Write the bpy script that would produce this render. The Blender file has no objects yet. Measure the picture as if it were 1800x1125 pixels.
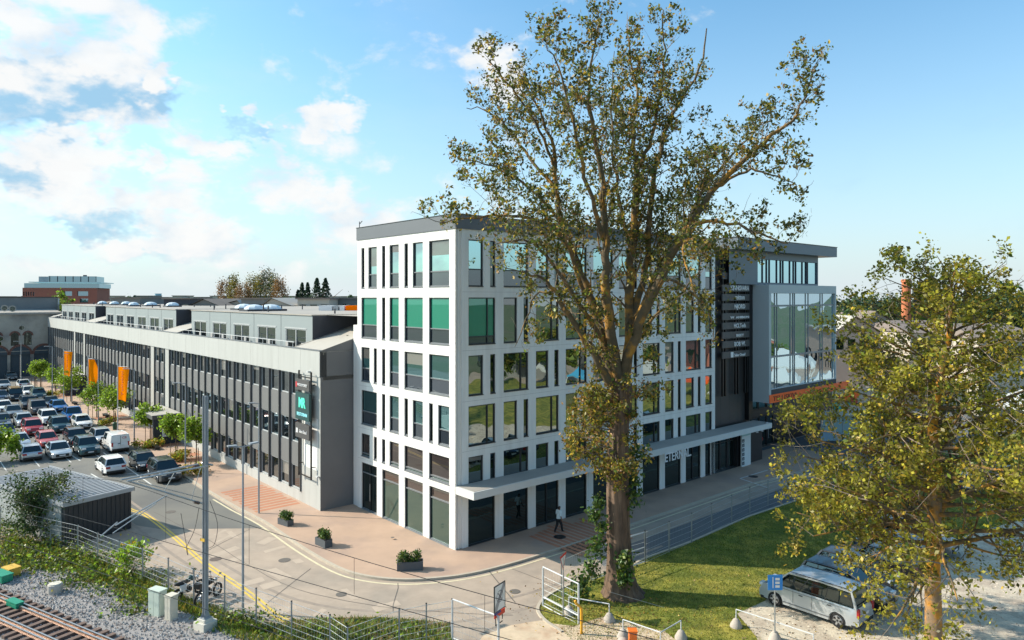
import bpy, bmesh, math, random
import numpy as np
from mathutils import Vector, Matrix, Euler

# ------------------------------------------------------------------ camera, sky, sun
S = bpy.context.scene
R = math.radians
EYE = 16.0
cam_d = bpy.data.cameras.new('camera'); cam = bpy.data.objects.new('camera', cam_d)
S.collection.objects.link(cam); S.camera = cam
cam.location = (0, 0, EYE); cam.rotation_euler = (R(90), 0, 0)
cam_d.sensor_width = 36; cam_d.lens = 1233 / 1800 * 36; cam_d.shift_y = -39.5 / 1800
cam_d.clip_start = 0.2; cam_d.clip_end = 4000
S.view_settings.view_transform = 'Standard'; S.view_settings.look = 'None'
S.view_settings.exposure = 0.66; S.view_settings.gamma = 1

SUN_EL = R(33.5); SUN_TO = Vector((-0.99, 0.14, 0)).normalized()
sl = bpy.data.lights.new('sun', 'SUN'); sun = bpy.data.objects.new('sun', sl); S.collection.objects.link(sun)
sl.energy = 4.4; sl.angle = R(0.5); sl.color = (1.0, 0.90, 0.76)
sdir = Vector((SUN_TO.x * math.cos(SUN_EL), SUN_TO.y * math.cos(SUN_EL), math.sin(SUN_EL)))
sun.rotation_euler = (-sdir).to_track_quat('-Z', 'Y').to_euler(); sun.location = (-60, 10, 60)

W = bpy.data.worlds.new('World'); S.world = W; W.use_nodes = True
wn = W.node_tree.nodes; wl = W.node_tree.links; wn.clear()
def N(t, nodes=None, **kw):
    n = (nodes or wn).new(t)
    for k, v in kw.items():
        if k.startswith('i_'): n.inputs[int(k[2:])].default_value = v
        else: setattr(n, k, v)
    return n
def M_(op, a, b=None, clamp=False):
    n = wn.new('ShaderNodeMath'); n.operation = op; n.use_clamp = clamp
    for i, v in enumerate((a, b)):
        if v is None: continue
        if isinstance(v, (int, float)): n.inputs[i].default_value = v
        else: wl.new(v, n.inputs[i])
    return n.outputs[0]
def MR(v, a, b, c=0., d=1., smooth=True):
    n = wn.new('ShaderNodeMapRange'); n.interpolation_type = 'SMOOTHSTEP' if smooth else 'LINEAR'
    wl.new(v, n.inputs[0])
    for i, x in enumerate((a, b, c, d)): n.inputs[i + 1].default_value = x
    return n.outputs[0]
def MIX(f, a, b, mode='MIX'):
    n = wn.new('ShaderNodeMix'); n.data_type = 'RGBA'; n.blend_type = mode
    for i, v in ((0, f), (6, a), (7, b)):
        if isinstance(v, (int, float)): n.inputs[i].default_value = v
        elif isinstance(v, tuple): n.inputs[i].default_value = (*v, 1)
        else: wl.new(v, n.inputs[i])
    return n.outputs[2]
sky = N('ShaderNodeTexSky', sky_type='NISHITA', sun_disc=False, sun_elevation=SUN_EL,
        sun_rotation=math.atan2(SUN_TO.x, SUN_TO.y), altitude=0, air_density=1.0, dust_density=1.6, ozone_density=1.6)
tc = N('ShaderNodeTexCoord'); sp = N('ShaderNodeSeparateXYZ'); wl.new(tc.outputs['Generated'], sp.inputs[0])
dx, dy, dz = sp.outputs
up = M_('MAXIMUM', dz, 0.0)
# flat cloud layer: direction projected on a plane overhead
den = M_('ADD', up, 0.16)
cx = M_('DIVIDE', dx, den); cy = M_('DIVIDE', dy, den)
cb = N('ShaderNodeCombineXYZ'); wl.new(cx, cb.inputs[0]); wl.new(cy, cb.inputs[1])
# vertical cumulus field: azimuth / elevation space
az = M_('ARCTAN2', dx, dy); el = M_('ARCSINE', dz)
ca = N('ShaderNodeCombineXYZ'); wl.new(M_('MULTIPLY', az, 7.0), ca.inputs[0]); wl.new(M_('MULTIPLY', el, 11.0), ca.inputs[1])
def noise(vec, scale, detail, rough=.55, off=(0, 0, 0), dist=0.):
    mp = N('ShaderNodeMapping'); wl.new(vec, mp.inputs[0]); mp.inputs[1].default_value = off
    n = N('ShaderNodeTexNoise'); n.noise_dimensions = '3D'; wl.new(mp.outputs[0], n.inputs['Vector'])
    n.inputs['Scale'].default_value = scale; n.inputs['Detail'].default_value = detail; n.inputs['Roughness'].default_value = rough
    n.inputs['Distortion'].default_value = dist
    return n.outputs[0]
n1 = noise(ca.outputs[0], 1.15, 9, .56, (3.1, 0.4, 0), .25)
n1s = noise(ca.outputs[0], 1.15, 5, .56, (3.1 + .22, 0.4 - .20, 0), .25)     # same field stepped towards the sun
n2 = noise(ca.outputs[0], 0.45, 3, .5, (8.3, 2.2, 0))
n3 = noise(cb.outputs[0], 1.3, 6, .6, (1.5, 7.7, 0))
n4 = noise(ca.outputs[0], 4.2, 6, .6, (1.1, 5.4, 0))
wv = noise(ca.outputs[0], 1.6, 4, .6, (4.4, 1.2, 0)); wv2 = noise(ca.outputs[0], 1.8, 4, .6, (7.4, 6.2, 0))
azw = M_('ADD', az, M_('MULTIPLY', M_('SUBTRACT', wv, .5), .20)); elw = M_('ADD', el, M_('MULTIPLY', M_('SUBTRACT', wv2, .5), .13))
# named clouds: (azimuth px, elevation px, half width, half height, weight) in the photograph's directions
def blob(px, py, rx, ry, w):
    A = math.atan2(px - 900, 1233); E = math.atan((523 - py) / math.hypot(px - 900, 1233))
    ra = rx / 1233 * math.cos(A) ** 2; re = ry / 1233 * math.cos(A)
    a = M_('MULTIPLY', M_('SUBTRACT', azw, A), 1 / ra); e = M_('MULTIPLY', M_('SUBTRACT', elw, E), 1 / re)
    d2 = M_('ADD', M_('MULTIPLY', a, a), M_('MULTIPLY', e, e))
    return M_('MULTIPLY', MR(d2, 1.0, 0.0), w)
def total(bs):
    t = None
    for b in bs:
        v = blob(*b); t = v if t is None else M_('ADD', t, v)
    return t
puffs = total([(150, 40, 190, 110, .42), (30, 60, 90, 60, .25), (60, 130, 130, 60, .25), (285, 118, 50, 34, .34), (220, 205, 90, 40, .28), (455, 205, 38, 26, .38),
               (590, 195, 95, 40, .34), (440, 262, 130, 24, .28), (740, 215, 60, 45, .26), (880, 120, 90, 75, .3), (130, 265, 120, 45, .3), (255, 280, 40, 26, .3),
               (330, 330, 80, 55, .24), (505, 325, 70, 55, .26), (130, 345, 160, 50, .26), (250, 425, 60, 30, .3), (350, 410, 90, 40, .2), (610, 370, 90, 60, .2), (560, 430, 300, 60, .14)])
grey = total([(120, 170, 230, 75, 1.), (40, 295, 150, 50, .9), (250, 140, 80, 60, .6), (170, 385, 150, 28, .7), (20, 200, 200, 60, .5), (430, 235, 60, 18, .5), (330, 440, 200, 26, .4)])
west = MR(az, 0.15, -0.45)                      # cloud cover thickens towards the west
lowb = M_('MULTIPLY', MR(el, 0.30, 0.05), .13)
cover = M_('ADD', M_('ADD', M_('MULTIPLY', west, .10), lowb), M_('MULTIPLY', M_('SUBTRACT', n2, .5), .25))
cover = M_('MULTIPLY', cover, MR(az, .25, -.25, .35, 1.))
n1c = M_('ADD', M_('ADD', M_('MULTIPLY', M_('SUBTRACT', n1, .5), 1.5), .5), M_('MULTIPLY', M_('SUBTRACT', n4, .5), .30))
dens = M_('SUBTRACT', M_('ADD', M_('ADD', n1c, cover), M_('MULTIPLY', puffs, .80)), M_('MULTIPLY', MR(az, .05, .45), .17))
cl = MR(dens, .62, .92)
sh = M_('ADD', M_('MULTIPLY', M_('SUBTRACT', n1s, n1), 2.6), .25)
shade = MR(sh, 0., 1.0)
gk = M_('MULTIPLY', MR(M_('ADD', grey, M_('MULTIPLY', M_('SUBTRACT', n1, .5), 1.0)), .05, .85), .85)
hazeb = M_('MULTIPLY', M_('POWER', M_('SUBTRACT', 1.0, M_('MINIMUM', M_('MULTIPLY', up, 2.05), 1.0)), 2.0), .88)
bg1 = N('ShaderNodeBackground'); wl.new(sky.outputs[0], bg1.inputs[0]); bg1.inputs[1].default_value = .15
tint = MIX(1.0, sky.outputs[0], (0.62, 0.98, 1.04), 'MULTIPLY'); wl.new(tint, bg1.inputs[0])
cloudcol = MIX(shade, (.99, .99, .98), (.66, .79, .90))
bgc = N('ShaderNodeBackground'); wl.new(cloudcol, bgc.inputs[0]); bgc.inputs[1].default_value = .63
bgg = N('ShaderNodeBackground'); bgg.inputs[0].default_value = (.33, .58, .80, 1); bgg.inputs[1].default_value = .62
bgh = N('ShaderNodeBackground'); bgh.inputs[0].default_value = (.82, .90, .95, 1); bgh.inputs[1].default_value = .63
def MS(f, a, b):
    n = wn.new('ShaderNodeMixShader'); wl.new(f, n.inputs[0]); wl.new(a, n.inputs[1]); wl.new(b, n.inputs[2]); return n.outputs[0]
veil = M_('MULTIPLY', M_('MULTIPLY', MR(n3, .38, .85), .35), west)
s0 = MS(hazeb, bg1.outputs[0], bgh.outputs[0])
s0 = MS(veil, s0, bgh.outputs[0])
s1 = MS(gk, s0, bgg.outputs[0])
s2 = MS(M_('MULTIPLY', cl, MR(el, .005, .05, .15, .95)), s1, bgc.outputs[0])
wo = N('ShaderNodeOutputWorld'); wl.new(s2, wo.inputs[0])

# ------------------------------------------------------------------ frame of the place
F = 1233.
def G(px, py, z=0.):
    Y = F * (EYE - z) / (py - 523.); return Vector(((px - 900.) / F * Y, Y, z))
ANG = math.atan2(0.66226092, 0.7492733)              # street grid: x runs along the entrance street
dB = Vector((math.cos(ANG), math.sin(ANG), 0)); dA = Vector((-math.sin(ANG), math.cos(ANG), 0))
O = Vector((-3.536, 44.036, 0))
def UV(u, v, z=0.): return O + dB * u + dA * v + Vector((0, 0, z))
def toUV(P):
    d = Vector(P) - O; return d.dot(dB), d.dot(dA)
rng = np.random.default_rng(7); random.seed(7)

# ------------------------------------------------------------------ materials
MATS = {}
def mat(name, col, rough=.7, metal=0., var=.0, vs=1.5, bump=0., bs=20., spec=.5, col2=None, c2s=.6, c2t=(.45, .65), stretch=None, coat=0., world=True, emit=0.):
    if name in MATS: return MATS[name]
    m = bpy.data.materials.new(name); m.use_nodes = True; nt = m.node_tree; n = nt.nodes; l = nt.links
    p = n['Principled BSDF']; p.inputs['Roughness'].default_value = rough; p.inputs['Metallic'].default_value = metal
    p.inputs['Specular IOR Level'].default_value = spec; p.inputs['Coat Weight'].default_value = coat
    p.inputs['Base Color'].default_value = (*col, 1)
    geo = n.new('ShaderNodeNewGeometry'); vec = geo.outputs['Position']
    if stretch:
        mp = n.new('ShaderNodeMapping'); l.new(vec, mp.inputs[0]); mp.inputs['Scale'].default_value = stretch; vec = mp.outputs[0]
    out = None
    def noise_(scale, det=5, r=.6):
        t = n.new('ShaderNodeTexNoise'); l.new(vec, t.inputs['Vector']); t.inputs['Scale'].default_value = scale; t.inputs['Detail'].default_value = det; t.inputs['Roughness'].default_value = r
        return t.outputs[0]
    if col2:
        mr = n.new('ShaderNodeMapRange'); l.new(noise_(c2s, 6), mr.inputs[0]); mr.inputs[1].default_value = c2t[0]; mr.inputs[2].default_value = c2t[1]
        mx = n.new('ShaderNodeMix'); mx.data_type = 'RGBA'; l.new(mr.outputs[0], mx.inputs[0]); mx.inputs[6].default_value = (*col, 1); mx.inputs[7].default_value = (*col2, 1)
        out = mx.outputs[2]
    if var:
        mr = n.new('ShaderNodeMapRange'); l.new(noise_(vs, 8, .65), mr.inputs[0]); mr.inputs[1].default_value = .25; mr.inputs[2].default_value = .75
        mr.inputs[3].default_value = 1 - var; mr.inputs[4].default_value = 1 + var
        mx = n.new('ShaderNodeMix'); mx.data_type = 'RGBA'; mx.blend_type = 'MULTIPLY'; mx.inputs[0].default_value = 1
        if out: l.new(out, mx.inputs[6])
        else: mx.inputs[6].default_value = (*col, 1)
        l.new(mr.outputs[0], mx.inputs[7]); out = mx.outputs[2]
    if out: l.new(out, p.inputs['Base Color'])
    if bump:
        b = n.new('ShaderNodeBump'); b.inputs['Strength'].default_value = bump; b.inputs['Distance'].default_value = .02
        l.new(noise_(bs, 6), b.inputs['Height']); l.new(b.outputs[0], p.inputs['Normal'])
    if emit: p.inputs['Emission Color'].default_value = (*col, 1); p.inputs['Emission Strength'].default_value = emit
    MATS[name] = m; return m
def glass(name, base, refl=(.8, .95, .97), mn=.22, mx=1., rough=.01, wave=.0, ws=.7):
    """coated pane: tinted dark body under a mirror coat that strengthens towards grazing"""
    m = bpy.data.materials.new(name); m.use_nodes = True; nt = m.node_tree; n = nt.nodes; l = nt.links; n.clear()
    o = n.new('ShaderNodeOutputMaterial'); d = n.new('ShaderNodeBsdfDiffuse'); g = n.new('ShaderNodeBsdfGlossy'); mxs = n.new('ShaderNodeMixShader')
    d.inputs[0].default_value = (*base, 1); g.inputs[0].default_value = (*refl, 1); g.inputs['Roughness'].default_value = rough
    fr = n.new('ShaderNodeFresnel'); gb = n.new('ShaderNodeNewGeometry'); im = n.new('ShaderNodeMapRange'); l.new(gb.outputs['Backfacing'], im.inputs[0]); im.inputs[3].default_value = 1.5; im.inputs[4].default_value = 1 / 1.5; l.new(im.outputs[0], fr.inputs[0])
    mr = n.new('ShaderNodeMapRange'); l.new(fr.outputs[0], mr.inputs[0]); mr.inputs[3].default_value = mn; mr.inputs[4].default_value = mx
    l.new(mr.outputs[0], mxs.inputs[0]); l.new(d.outputs[0], mxs.inputs[1]); l.new(g.outputs[0], mxs.inputs[2]); l.new(mxs.outputs[0], o.inputs[0])
    if wave:
        t = n.new('ShaderNodeTexNoise'); geo = n.new('ShaderNodeNewGeometry'); l.new(geo.outputs['Position'], t.inputs['Vector']); t.inputs['Scale'].default_value = ws; t.inputs['Detail'].default_value = 1
        b = n.new('ShaderNodeBump'); b.inputs['Strength'].default_value = wave; b.inputs['Distance'].default_value = .1; l.new(t.outputs[0], b.inputs['Height'])
        l.new(b.outputs[0], g.inputs['Normal'])
    MATS[name] = m; return m
def leafmat(name, col, tr=.35):
    m = bpy.data.materials.new(name); m.use_nodes = True; nt = m.node_tree; n = nt.nodes; l = nt.links; n.clear()
    o = n.new('ShaderNodeOutputMaterial'); d = n.new('ShaderNodeBsdfPrincipled'); t = n.new('ShaderNodeBsdfTranslucent'); mx = n.new('ShaderNodeMixShader')
    geo = n.new('ShaderNodeNewGeometry'); mr = n.new('ShaderNodeMapRange'); l.new(geo.outputs['Random Per Island'], mr.inputs[0]); mr.inputs[3].default_value = .42; mr.inputs[4].default_value = 1.65
    mm = n.new('ShaderNodeMix'); mm.data_type = 'RGBA'; mm.blend_type = 'MULTIPLY'; mm.inputs[0].default_value = 1; mm.inputs[6].default_value = (*col, 1); l.new(mr.outputs[0], mm.inputs[7])
    l.new(mm.outputs[2], d.inputs['Base Color']); d.inputs['Roughness'].default_value = .45; d.inputs['Specular IOR Level'].default_value = .4
    l.new(mm.outputs[2], t.inputs[0]); mx.inputs[0].default_value = tr
    l.new(d.outputs[0], mx.inputs[1]); l.new(t.outputs[0], mx.inputs[2]); l.new(mx.outputs[0], o.inputs[0]); MATS[name] = m; return m

m_white = mat('white_concrete', (.77, .76, .73), .75, var=.05, vs=.8, bump=.1, bs=14, col2=(.64, .62, .59), c2s=1.6, c2t=(.40, .72), stretch=(1, 1, .10))
m_whiteB = m_white
m_metalgrey = mat('parapet_sheet', (.115, .125, .14), .5, metal=.0, var=.06, vs=.6)
m_frame = mat('dark_window_frame', (.022, .024, .027), .4)
m_framel = mat('grey_window_frame', (.16, .17, .18), .45)
m_glassA = glass('pane_coated', (.012, .04, .045), (.60, .94, .96), .22)
m_glassA0 = glass('pane_coated_top', (.012, .035, .04), (.66, .96, 1.), .55)
m_glassA2 = glass('pane_green_blind', (.012, .19, .125), (.6, .95, .85), .14)
m_glassL = glass('pane_lower', (.028, .036, .046), (.8, .88, .95), .12)
m_glassE = glass('pane_etched', (.024, .05, .044), (.7, .88, .82), .12, rough=.04)
m_glassBr = glass('pane_brown', (.04, .03, .027), (.8, .8, .8), .12)
m_glassB = glass('pane_street', (.006, .010, .011), (.85, .95, .93), .34, wave=.10)
m_glassD = glass('pane_shopfront', (.004, .008, .008), (.7, .85, .85), .10, wave=.1)
m_glassBl = glass('pane_blind', (.20, .195, .18), (.8, .85, .86), .16)
m_glassCu = glass('pane_curtain', (.09, .088, .082), (.8, .85, .86), .18)
m_glassG = glass('pane_office', (.008, .011, .013), (.78, .84, .86), .20, wave=.3, ws=.5)
m_glassBox = glass('pane_mirror', (.02, .05, .06), (.70, .90, 1.), .62, wave=.30, ws=.45)
m_glassTop = glass('pane_top_floor', (.02, .06, .08), (.62, .9, 1.), .68)
m_greypanel = mat('grey_panel', (.150, .150, .150), .6, var=.06, vs=.5)
m_fascia = mat('pale_fascia', (.43, .435, .415), .6, var=.06, vs=.9, col2=(.37, .37, .35), c2s=1.2, c2t=(.5, .8), stretch=(1, 1, .15))
m_endwall = mat('dark_end_wall', (.15, .15, .152), .75, var=.07, vs=.7, bump=.1, bs=10)
m_mullion = mat('mullion', (.085, .088, .09), .5)
m_dormer = mat('dormer_cladding', (.25, .285, .29), .6, var=.03, vs=.6)
m_dark = mat('dark_cladding', (.028, .033, .045), .6, var=.08, vs=.5)
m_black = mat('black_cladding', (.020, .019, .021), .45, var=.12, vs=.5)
m_black2 = mat('black_fin', (.006, .006, .007), .4)
m_roof = mat('roof_membrane', (.36, .325, .28), .85, var=.10, vs=.35, col2=(.30, .28, .25), c2s=.15)
m_roofl = mat('roof_light', (.40, .375, .33), .85, var=.06, vs=.5)
m_box = mat('blue_grey_cladding', (.40, .45, .465), .5, var=.03, vs=.5)
m_slab = mat('slab_cladding', (.115, .145, .175), .45, var=.04, vs=.5)
m_orange = mat('orange_band', (.95, .125, .008), .5, var=.04, vs=.8)
m_signw = mat('white_letter', (.72, .72, .72), .5)
m_signd = mat('sign_panel', (.075, .072, .072), .5, var=.05)
m_concrete = mat('concrete', (.42, .39, .35), .9, var=.15, vs=2., bump=.4, bs=20)
m_steel = mat('galvanised_steel', (.36, .38, .39), .42, metal=.55, var=.08, vs=3)
m_whitesteel = mat('white_painted_steel', (.56, .57, .57), .45, var=.05, vs=3)
m_pole = mat('pole_grey', (.30, .32, .34), .5, metal=.1, var=.08, vs=2)
# ------------------------------------------------------------------ mesh helpers
COL = S.collection
class MB:
    def __init__(s): s.v = []; s.f = []; s.m = []
    def quad(s, a, b, c, d, mi=0):
        k = len(s.v); s.v += [tuple(a), tuple(b), tuple(c), tuple(d)]; s.f.append((k, k + 1, k + 2, k + 3)); s.m.append(mi)
    def poly(s, pts, mi=0):
        k = len(s.v); s.v += [tuple(p) for p in pts]; s.f.append(tuple(range(k, k + len(pts)))); s.m.append(mi)
    def box(s, x0, y0, z0, x1, y1, z1, mi=0, mp=None):
        if x0 > x1: x0, x1 = x1, x0
        if y0 > y1: y0, y1 = y1, y0
        if z0 > z1: z0, z1 = z1, z0
        c = [(x0, y0, z0), (x1, y0, z0), (x1, y1, z0), (x0, y1, z0), (x0, y0, z1), (x1, y0, z1), (x1, y1, z1), (x0, y1, z1)]
        if mp: c = [tuple(mp(*p)) for p in c]
        k = len(s.v); s.v += c
        for q in ((0, 3, 2, 1), (4, 5, 6, 7), (0, 1, 5, 4), (1, 2, 6, 5), (2, 3, 7, 6), (3, 0, 4, 7)): s.f.append(tuple(k + i for i in q)); s.m.append(mi)
        return s
    def tube(s, pts, rad, n=6, mi=0, cap=True):
        pts = [Vector(p) for p in pts]
        if not hasattr(rad, '__len__'): rad = [rad] * len(pts)
        k = len(s.v); up = None
        for i, p in enumerate(pts):
            d = (pts[min(i + 1, len(pts) - 1)] - pts[max(i - 1, 0)])
            d = d.normalized() if d.length > 1e-9 else Vector((0, 0, 1))
            if up is None:
                up = d.orthogonal().normalized()
            a = (up - d * up.dot(d)); a = a.normalized() if a.length > 1e-6 else d.orthogonal().normalized()
            up = a; b = d.cross(a)
            for j in range(n):
                t = 2 * math.pi * j / n; s.v.append(tuple(p + (a * math.cos(t) + b * math.sin(t)) * rad[i]))
        for i in range(len(pts) - 1):
            for j in range(n):
                q = (k + i * n + j, k + i * n + (j + 1) % n, k + (i + 1) * n + (j + 1) % n, k + (i + 1) * n + j); s.f.append(q); s.m.append(mi)
        if cap:
            s.f.append(tuple(k + j for j in range(n))[::-1]); s.m.append(mi)
            s.f.append(tuple(k + (len(pts) - 1) * n + j for j in range(n))); s.m.append(mi)
        return s
    def lathe(s, prof, c=(0, 0, 0), n=12, mi=0):
        k = len(s.v)
        for r, z in prof:
            for j in range(n):
                t = 2 * math.pi * j / n; s.v.append((c[0] + r * math.cos(t), c[1] + r * math.sin(t), c[2] + z))
        for i in range(len(prof) - 1):
            for j in range(n):
                s.f.append((k + i * n + j, k + i * n + (j + 1) % n, k + (i + 1) * n + (j + 1) % n, k + (i + 1) * n + j)); s.m.append(mi)
        s.f.append(tuple(k + (len(prof) - 1) * n + j for j in range(n))); s.m.append(mi)
        return s
    def prism(s, pts, z0, z1, mi=0, mside=None):
        k = len(s.v); n = len(pts)
        s.v += [(p[0], p[1], z0) for p in pts] + [(p[0], p[1], z1) for p in pts]
        s.f.append(tuple(range(k + n, k + 2 * n))); s.m.append(mi)
        s.f.append(tuple(range(k, k + n))[::-1]); s.m.append(mi)
        for i in range(n): s.f.append((k + i, k + (i + 1) % n, k + n + (i + 1) % n, k + n + i)); s.m.append(mi if mside is None else mside)
        return s
    def mesh(s, name, mats, smooth=False, angle=None):
        me = bpy.data.meshes.new(name); me.from_pydata(s.v, [], s.f)
        for m in (mats if isinstance(mats, (list, tuple)) else [mats]): me.materials.append(m)
        me.polygons.foreach_set('material_index', s.m)
        if smooth:
            me.polygons.foreach_set('use_smooth', [True] * len(s.f))
            if angle: me.set_sharp_from_angle(angle=R(angle))
        me.update(); return me
def link(name, me, parent=None, loc=None, rot=None):
    o = bpy.data.objects.new(name, me); COL.objects.link(o)
    if parent: o.parent = parent
    if loc is not None: o.location = loc
    if rot is not None: o.rotation_euler = rot
    return o
def obj(name, mb, mats, parent=None, smooth=False, angle=None, loc=None, rot=None, kind=None):
    o = link(name, mb.mesh(name, mats, smooth, angle), parent, loc, rot)
    if kind: o['kind'] = kind
    return o
def tag(o, label, cat, group=None, kind=None):
    o['label'] = label; o['category'] = cat
    if group: o['group'] = group
    if kind: o['kind'] = kind
    return o
def thing(name, label, cat, loc=(0, 0, 0), rz=0., group=None):
    o = bpy.data.objects.new(name, None); COL.objects.link(o); o.location = loc; o.rotation_euler = (0, 0, rz); o.empty_display_size = .3
    return tag(o, label, cat, group)
def dup(root, loc=None, rz=None, label=None, group=None, scale=None):
    r = root.copy(); COL.objects.link(r)
    if loc is not None: r.location = loc
    if rz is not None: r.rotation_euler = (0, 0, rz)
    if scale is not None: r.scale = scale
    if label: r['label'] = label
    if group: r['group'] = group
    for ch in list(root.children):
        c = ch.copy(); COL.objects.link(c); c.parent = r
        for g in ch.children:
            d = g.copy(); COL.objects.link(d); d.parent = c
    return r
def weld(me, dist=.0005):
    bm = bmesh.new(); bm.from_mesh(me); bmesh.ops.remove_doubles(bm, verts=bm.verts, dist=dist); bmesh.ops.recalc_face_normals(bm, faces=bm.faces); bm.to_mesh(me); bm.free(); return me
def text_obj(txt, size, mp, m, parent, name='lettering', ext=.02, width=None, bold=0., align='CENTER', italic=0.):
    """letters as a mesh; mp maps (along, up, out) to the parent's space"""
    cu = bpy.data.curves.new('lettering', 'FONT'); cu.body = txt; cu.size = size; cu.extrude = ext; cu.align_x = align; cu.offset = bold; cu.resolution_u = 2; cu.shear = italic
    t = bpy.data.objects.new('tmp', cu); COL.objects.link(t)
    bpy.context.view_layer.update()
    me = bpy.data.meshes.new_from_object(t.evaluated_get(bpy.context.evaluated_depsgraph_get()))
    bpy.data.objects.remove(t); bpy.data.curves.remove(cu)
    xs = [v.co.x for v in me.vertices]; w = (max(xs) - min(xs)) if xs else 1
    k = width / w if width else 1
    for v in me.vertices: v.co = Vector(mp(v.co.x * k, v.co.y, v.co.z))
    me.materials.clear(); me.materials.append(m); me.name = name
    return link(name, me, parent)
def sheet(name, pts, z, m, kind='structure'):
    mb = MB(); mb.poly([(p[0], p[1], z) for p in pts]); return obj(name, mb, m, kind=kind)
def smooth_line(P, n=6):
    P = [Vector(p) for p in P]; out = []
    for i in range(len(P) - 1):
        p0 = P[max(i - 1, 0)]; p1 = P[i]; p2 = P[i + 1]; p3 = P[min(i + 2, len(P) - 1)]
        for j in range(n):
            t = j / n
            out.append(.5 * ((2 * p1) + (p2 - p0) * t + (2 * p0 - 5 * p1 + 4 * p2 - p3) * t * t + (3 * p1 - p0 - 3 * p2 + p3) * t ** 3))
    out.append(P[-1]); return out
def ribbon(mb, line, w0, w1, z0, z1=None, mi=0):
    """strip between offsets w0..w1 (to the left of travel); with z1 a solid kerb"""
    L = [Vector((p[0], p[1], 0)) for p in line]; A = []; Bq = []
    for i, p in enumerate(L):
        d = (L[min(i + 1, len(L) - 1)] - L[max(i - 1, 0)]).normalized(); nn = Vector((-d.y, d.x, 0)); A.append(p + nn * w0); Bq.append(p + nn * w1)
    for i in range(len(L) - 1):
        z = z1 if z1 is not None else z0
        mb.quad((A[i].x, A[i].y, z), (A[i + 1].x, A[i + 1].y, z), (Bq[i + 1].x, Bq[i + 1].y, z), (Bq[i].x, Bq[i].y, z), mi)
        if z1 is not None:
            for Q in (A, Bq): mb.quad((Q[i].x, Q[i].y, z0), (Q[i + 1].x, Q[i + 1].y, z0), (Q[i + 1].x, Q[i + 1].y, z1), (Q[i].x, Q[i].y, z1), mi)
    return A, Bq
def scatter(poly, n, rg=rng):
    xs = [p[0] for p in poly]; ys = [p[1] for p in poly]; P = np.array([(p[0], p[1]) for p in poly]); out = np.zeros((0, 2))
    while len(out) < n:
        q = np.column_stack([rg.uniform(min(xs), max(xs), n * 2), rg.uniform(min(ys), max(ys), n * 2)]); ins = np.zeros(len(q), bool)
        j = len(P) - 1
        for i in range(len(P)):
            c = ((P[i, 1] > q[:, 1]) != (P[j, 1] > q[:, 1])) & (q[:, 0] < (P[j, 0] - P[i, 0]) * (q[:, 1] - P[i, 1]) / (P[j, 1] - P[i, 1] + 1e-12) + P[i, 0]); ins ^= c; j = i
        out = np.vstack([out, q[ins]])
    return out[:n]
def raw_mesh(name, V, nper, mats, mi=None, kind=None, parent=None):
    """V: (faces*nper,3) array, each face its own vertices"""
    nf = len(V) // nper; me = bpy.data.meshes.new(name); me.vertices.add(len(V)); me.vertices.foreach_set('co', V.astype(np.float32).ravel())
    me.loops.add(len(V)); me.loops.foreach_set('vertex_index', np.arange(len(V), dtype=np.int32)); me.polygons.add(nf)
    me.polygons.foreach_set('loop_start', np.arange(0, nf * nper, nper, dtype=np.int32)); me.polygons.foreach_set('loop_total', np.full(nf, nper, dtype=np.int32))
    for m in mats: me.materials.append(m)
    if mi is not None: me.polygons.foreach_set('material_index', mi.astype(np.int32))
    me.update(calc_edges=True); me.validate()
    o = link(name, me, parent)
    if kind: o['kind'] = kind
    return o
def leaves_array(C, size, rg, flat=0., aspect=.62, up=.0):
    """rhombic leaves, slightly folded, at the centres C"""
    n = len(C); a = rg.normal(size=(n, 3)); a[:, 2] += up; a[:, 2] *= (1 - flat); a /= np.linalg.norm(a, axis=1)[:, None] + 1e-9
    b = rg.normal(size=(n, 3)); b -= a * (a * b).sum(1)[:, None]; b /= np.linalg.norm(b, axis=1)[:, None] + 1e-9
    s = (size * rg.uniform(.4, 1.55, n))[:, None]
    V = np.stack([C - a * s, C + b * s * aspect, C + a * s, C - b * s * aspect], 1); return V.reshape(-1, 3)
def blades(pts, h, w, rg, z0=0., lean=.5):
    n = len(pts); th = rg.uniform(0, 6.283, n); hh = h * rg.uniform(.4, 1.3, n); d = np.stack([np.cos(th), np.sin(th)], 1)
    base = np.column_stack([pts, np.full(n, z0)]); l = rg.normal(0, lean, (n, 2)) * hh[:, None]
    a = base.copy(); a[:, :2] -= d * w; b = base.copy(); b[:, :2] += d * w; c = base + np.column_stack([l, hh])
    return np.stack([a, b, c], 1).reshape(-1, 3)

# ------------------------------------------------------------------ ground
m_ground = mat('ground_earth', (.07, .10, .035), .95, var=.25, vs=.05, col2=(.12, .115, .07), c2s=.03)
m_asphalt = mat('asphalt', (.385, .305, .238), .9, var=.14, vs=.9, bump=.25, bs=60, col2=(.31, .255, .205), c2s=.22, c2t=(.42, .62))
m_asphalt2 = mat('asphalt_lot', (.18, .172, .150), .9, var=.10, vs=.3, bump=.25, bs=60, col2=(.125, .123, .115), c2s=.15)
m_asphaltd = mat('asphalt_dark', (.120, .128, .135), .9, var=.10, vs=.3, bump=.25, bs=60)
m_pave = mat('paving', (.44, .30, .215), .85, var=.09, vs=.5, bump=.2, bs=40, col2=(.37, .26, .20), c2s=.3)
m_band = mat('paving_red', (.42, .18, .10), .85, var=.12, vs=1.5)
m_kerb = mat('kerb_stone', (.44, .38, .30), .9, var=.12, vs=2., bump=.2)
m_yellow = mat('yellow_paint', (.66, .46, .07), .7, var=.12, vs=3.)
m_cream = mat('cream_paint', (.62, .54, .36), .7, var=.15, vs=3.)
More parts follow.
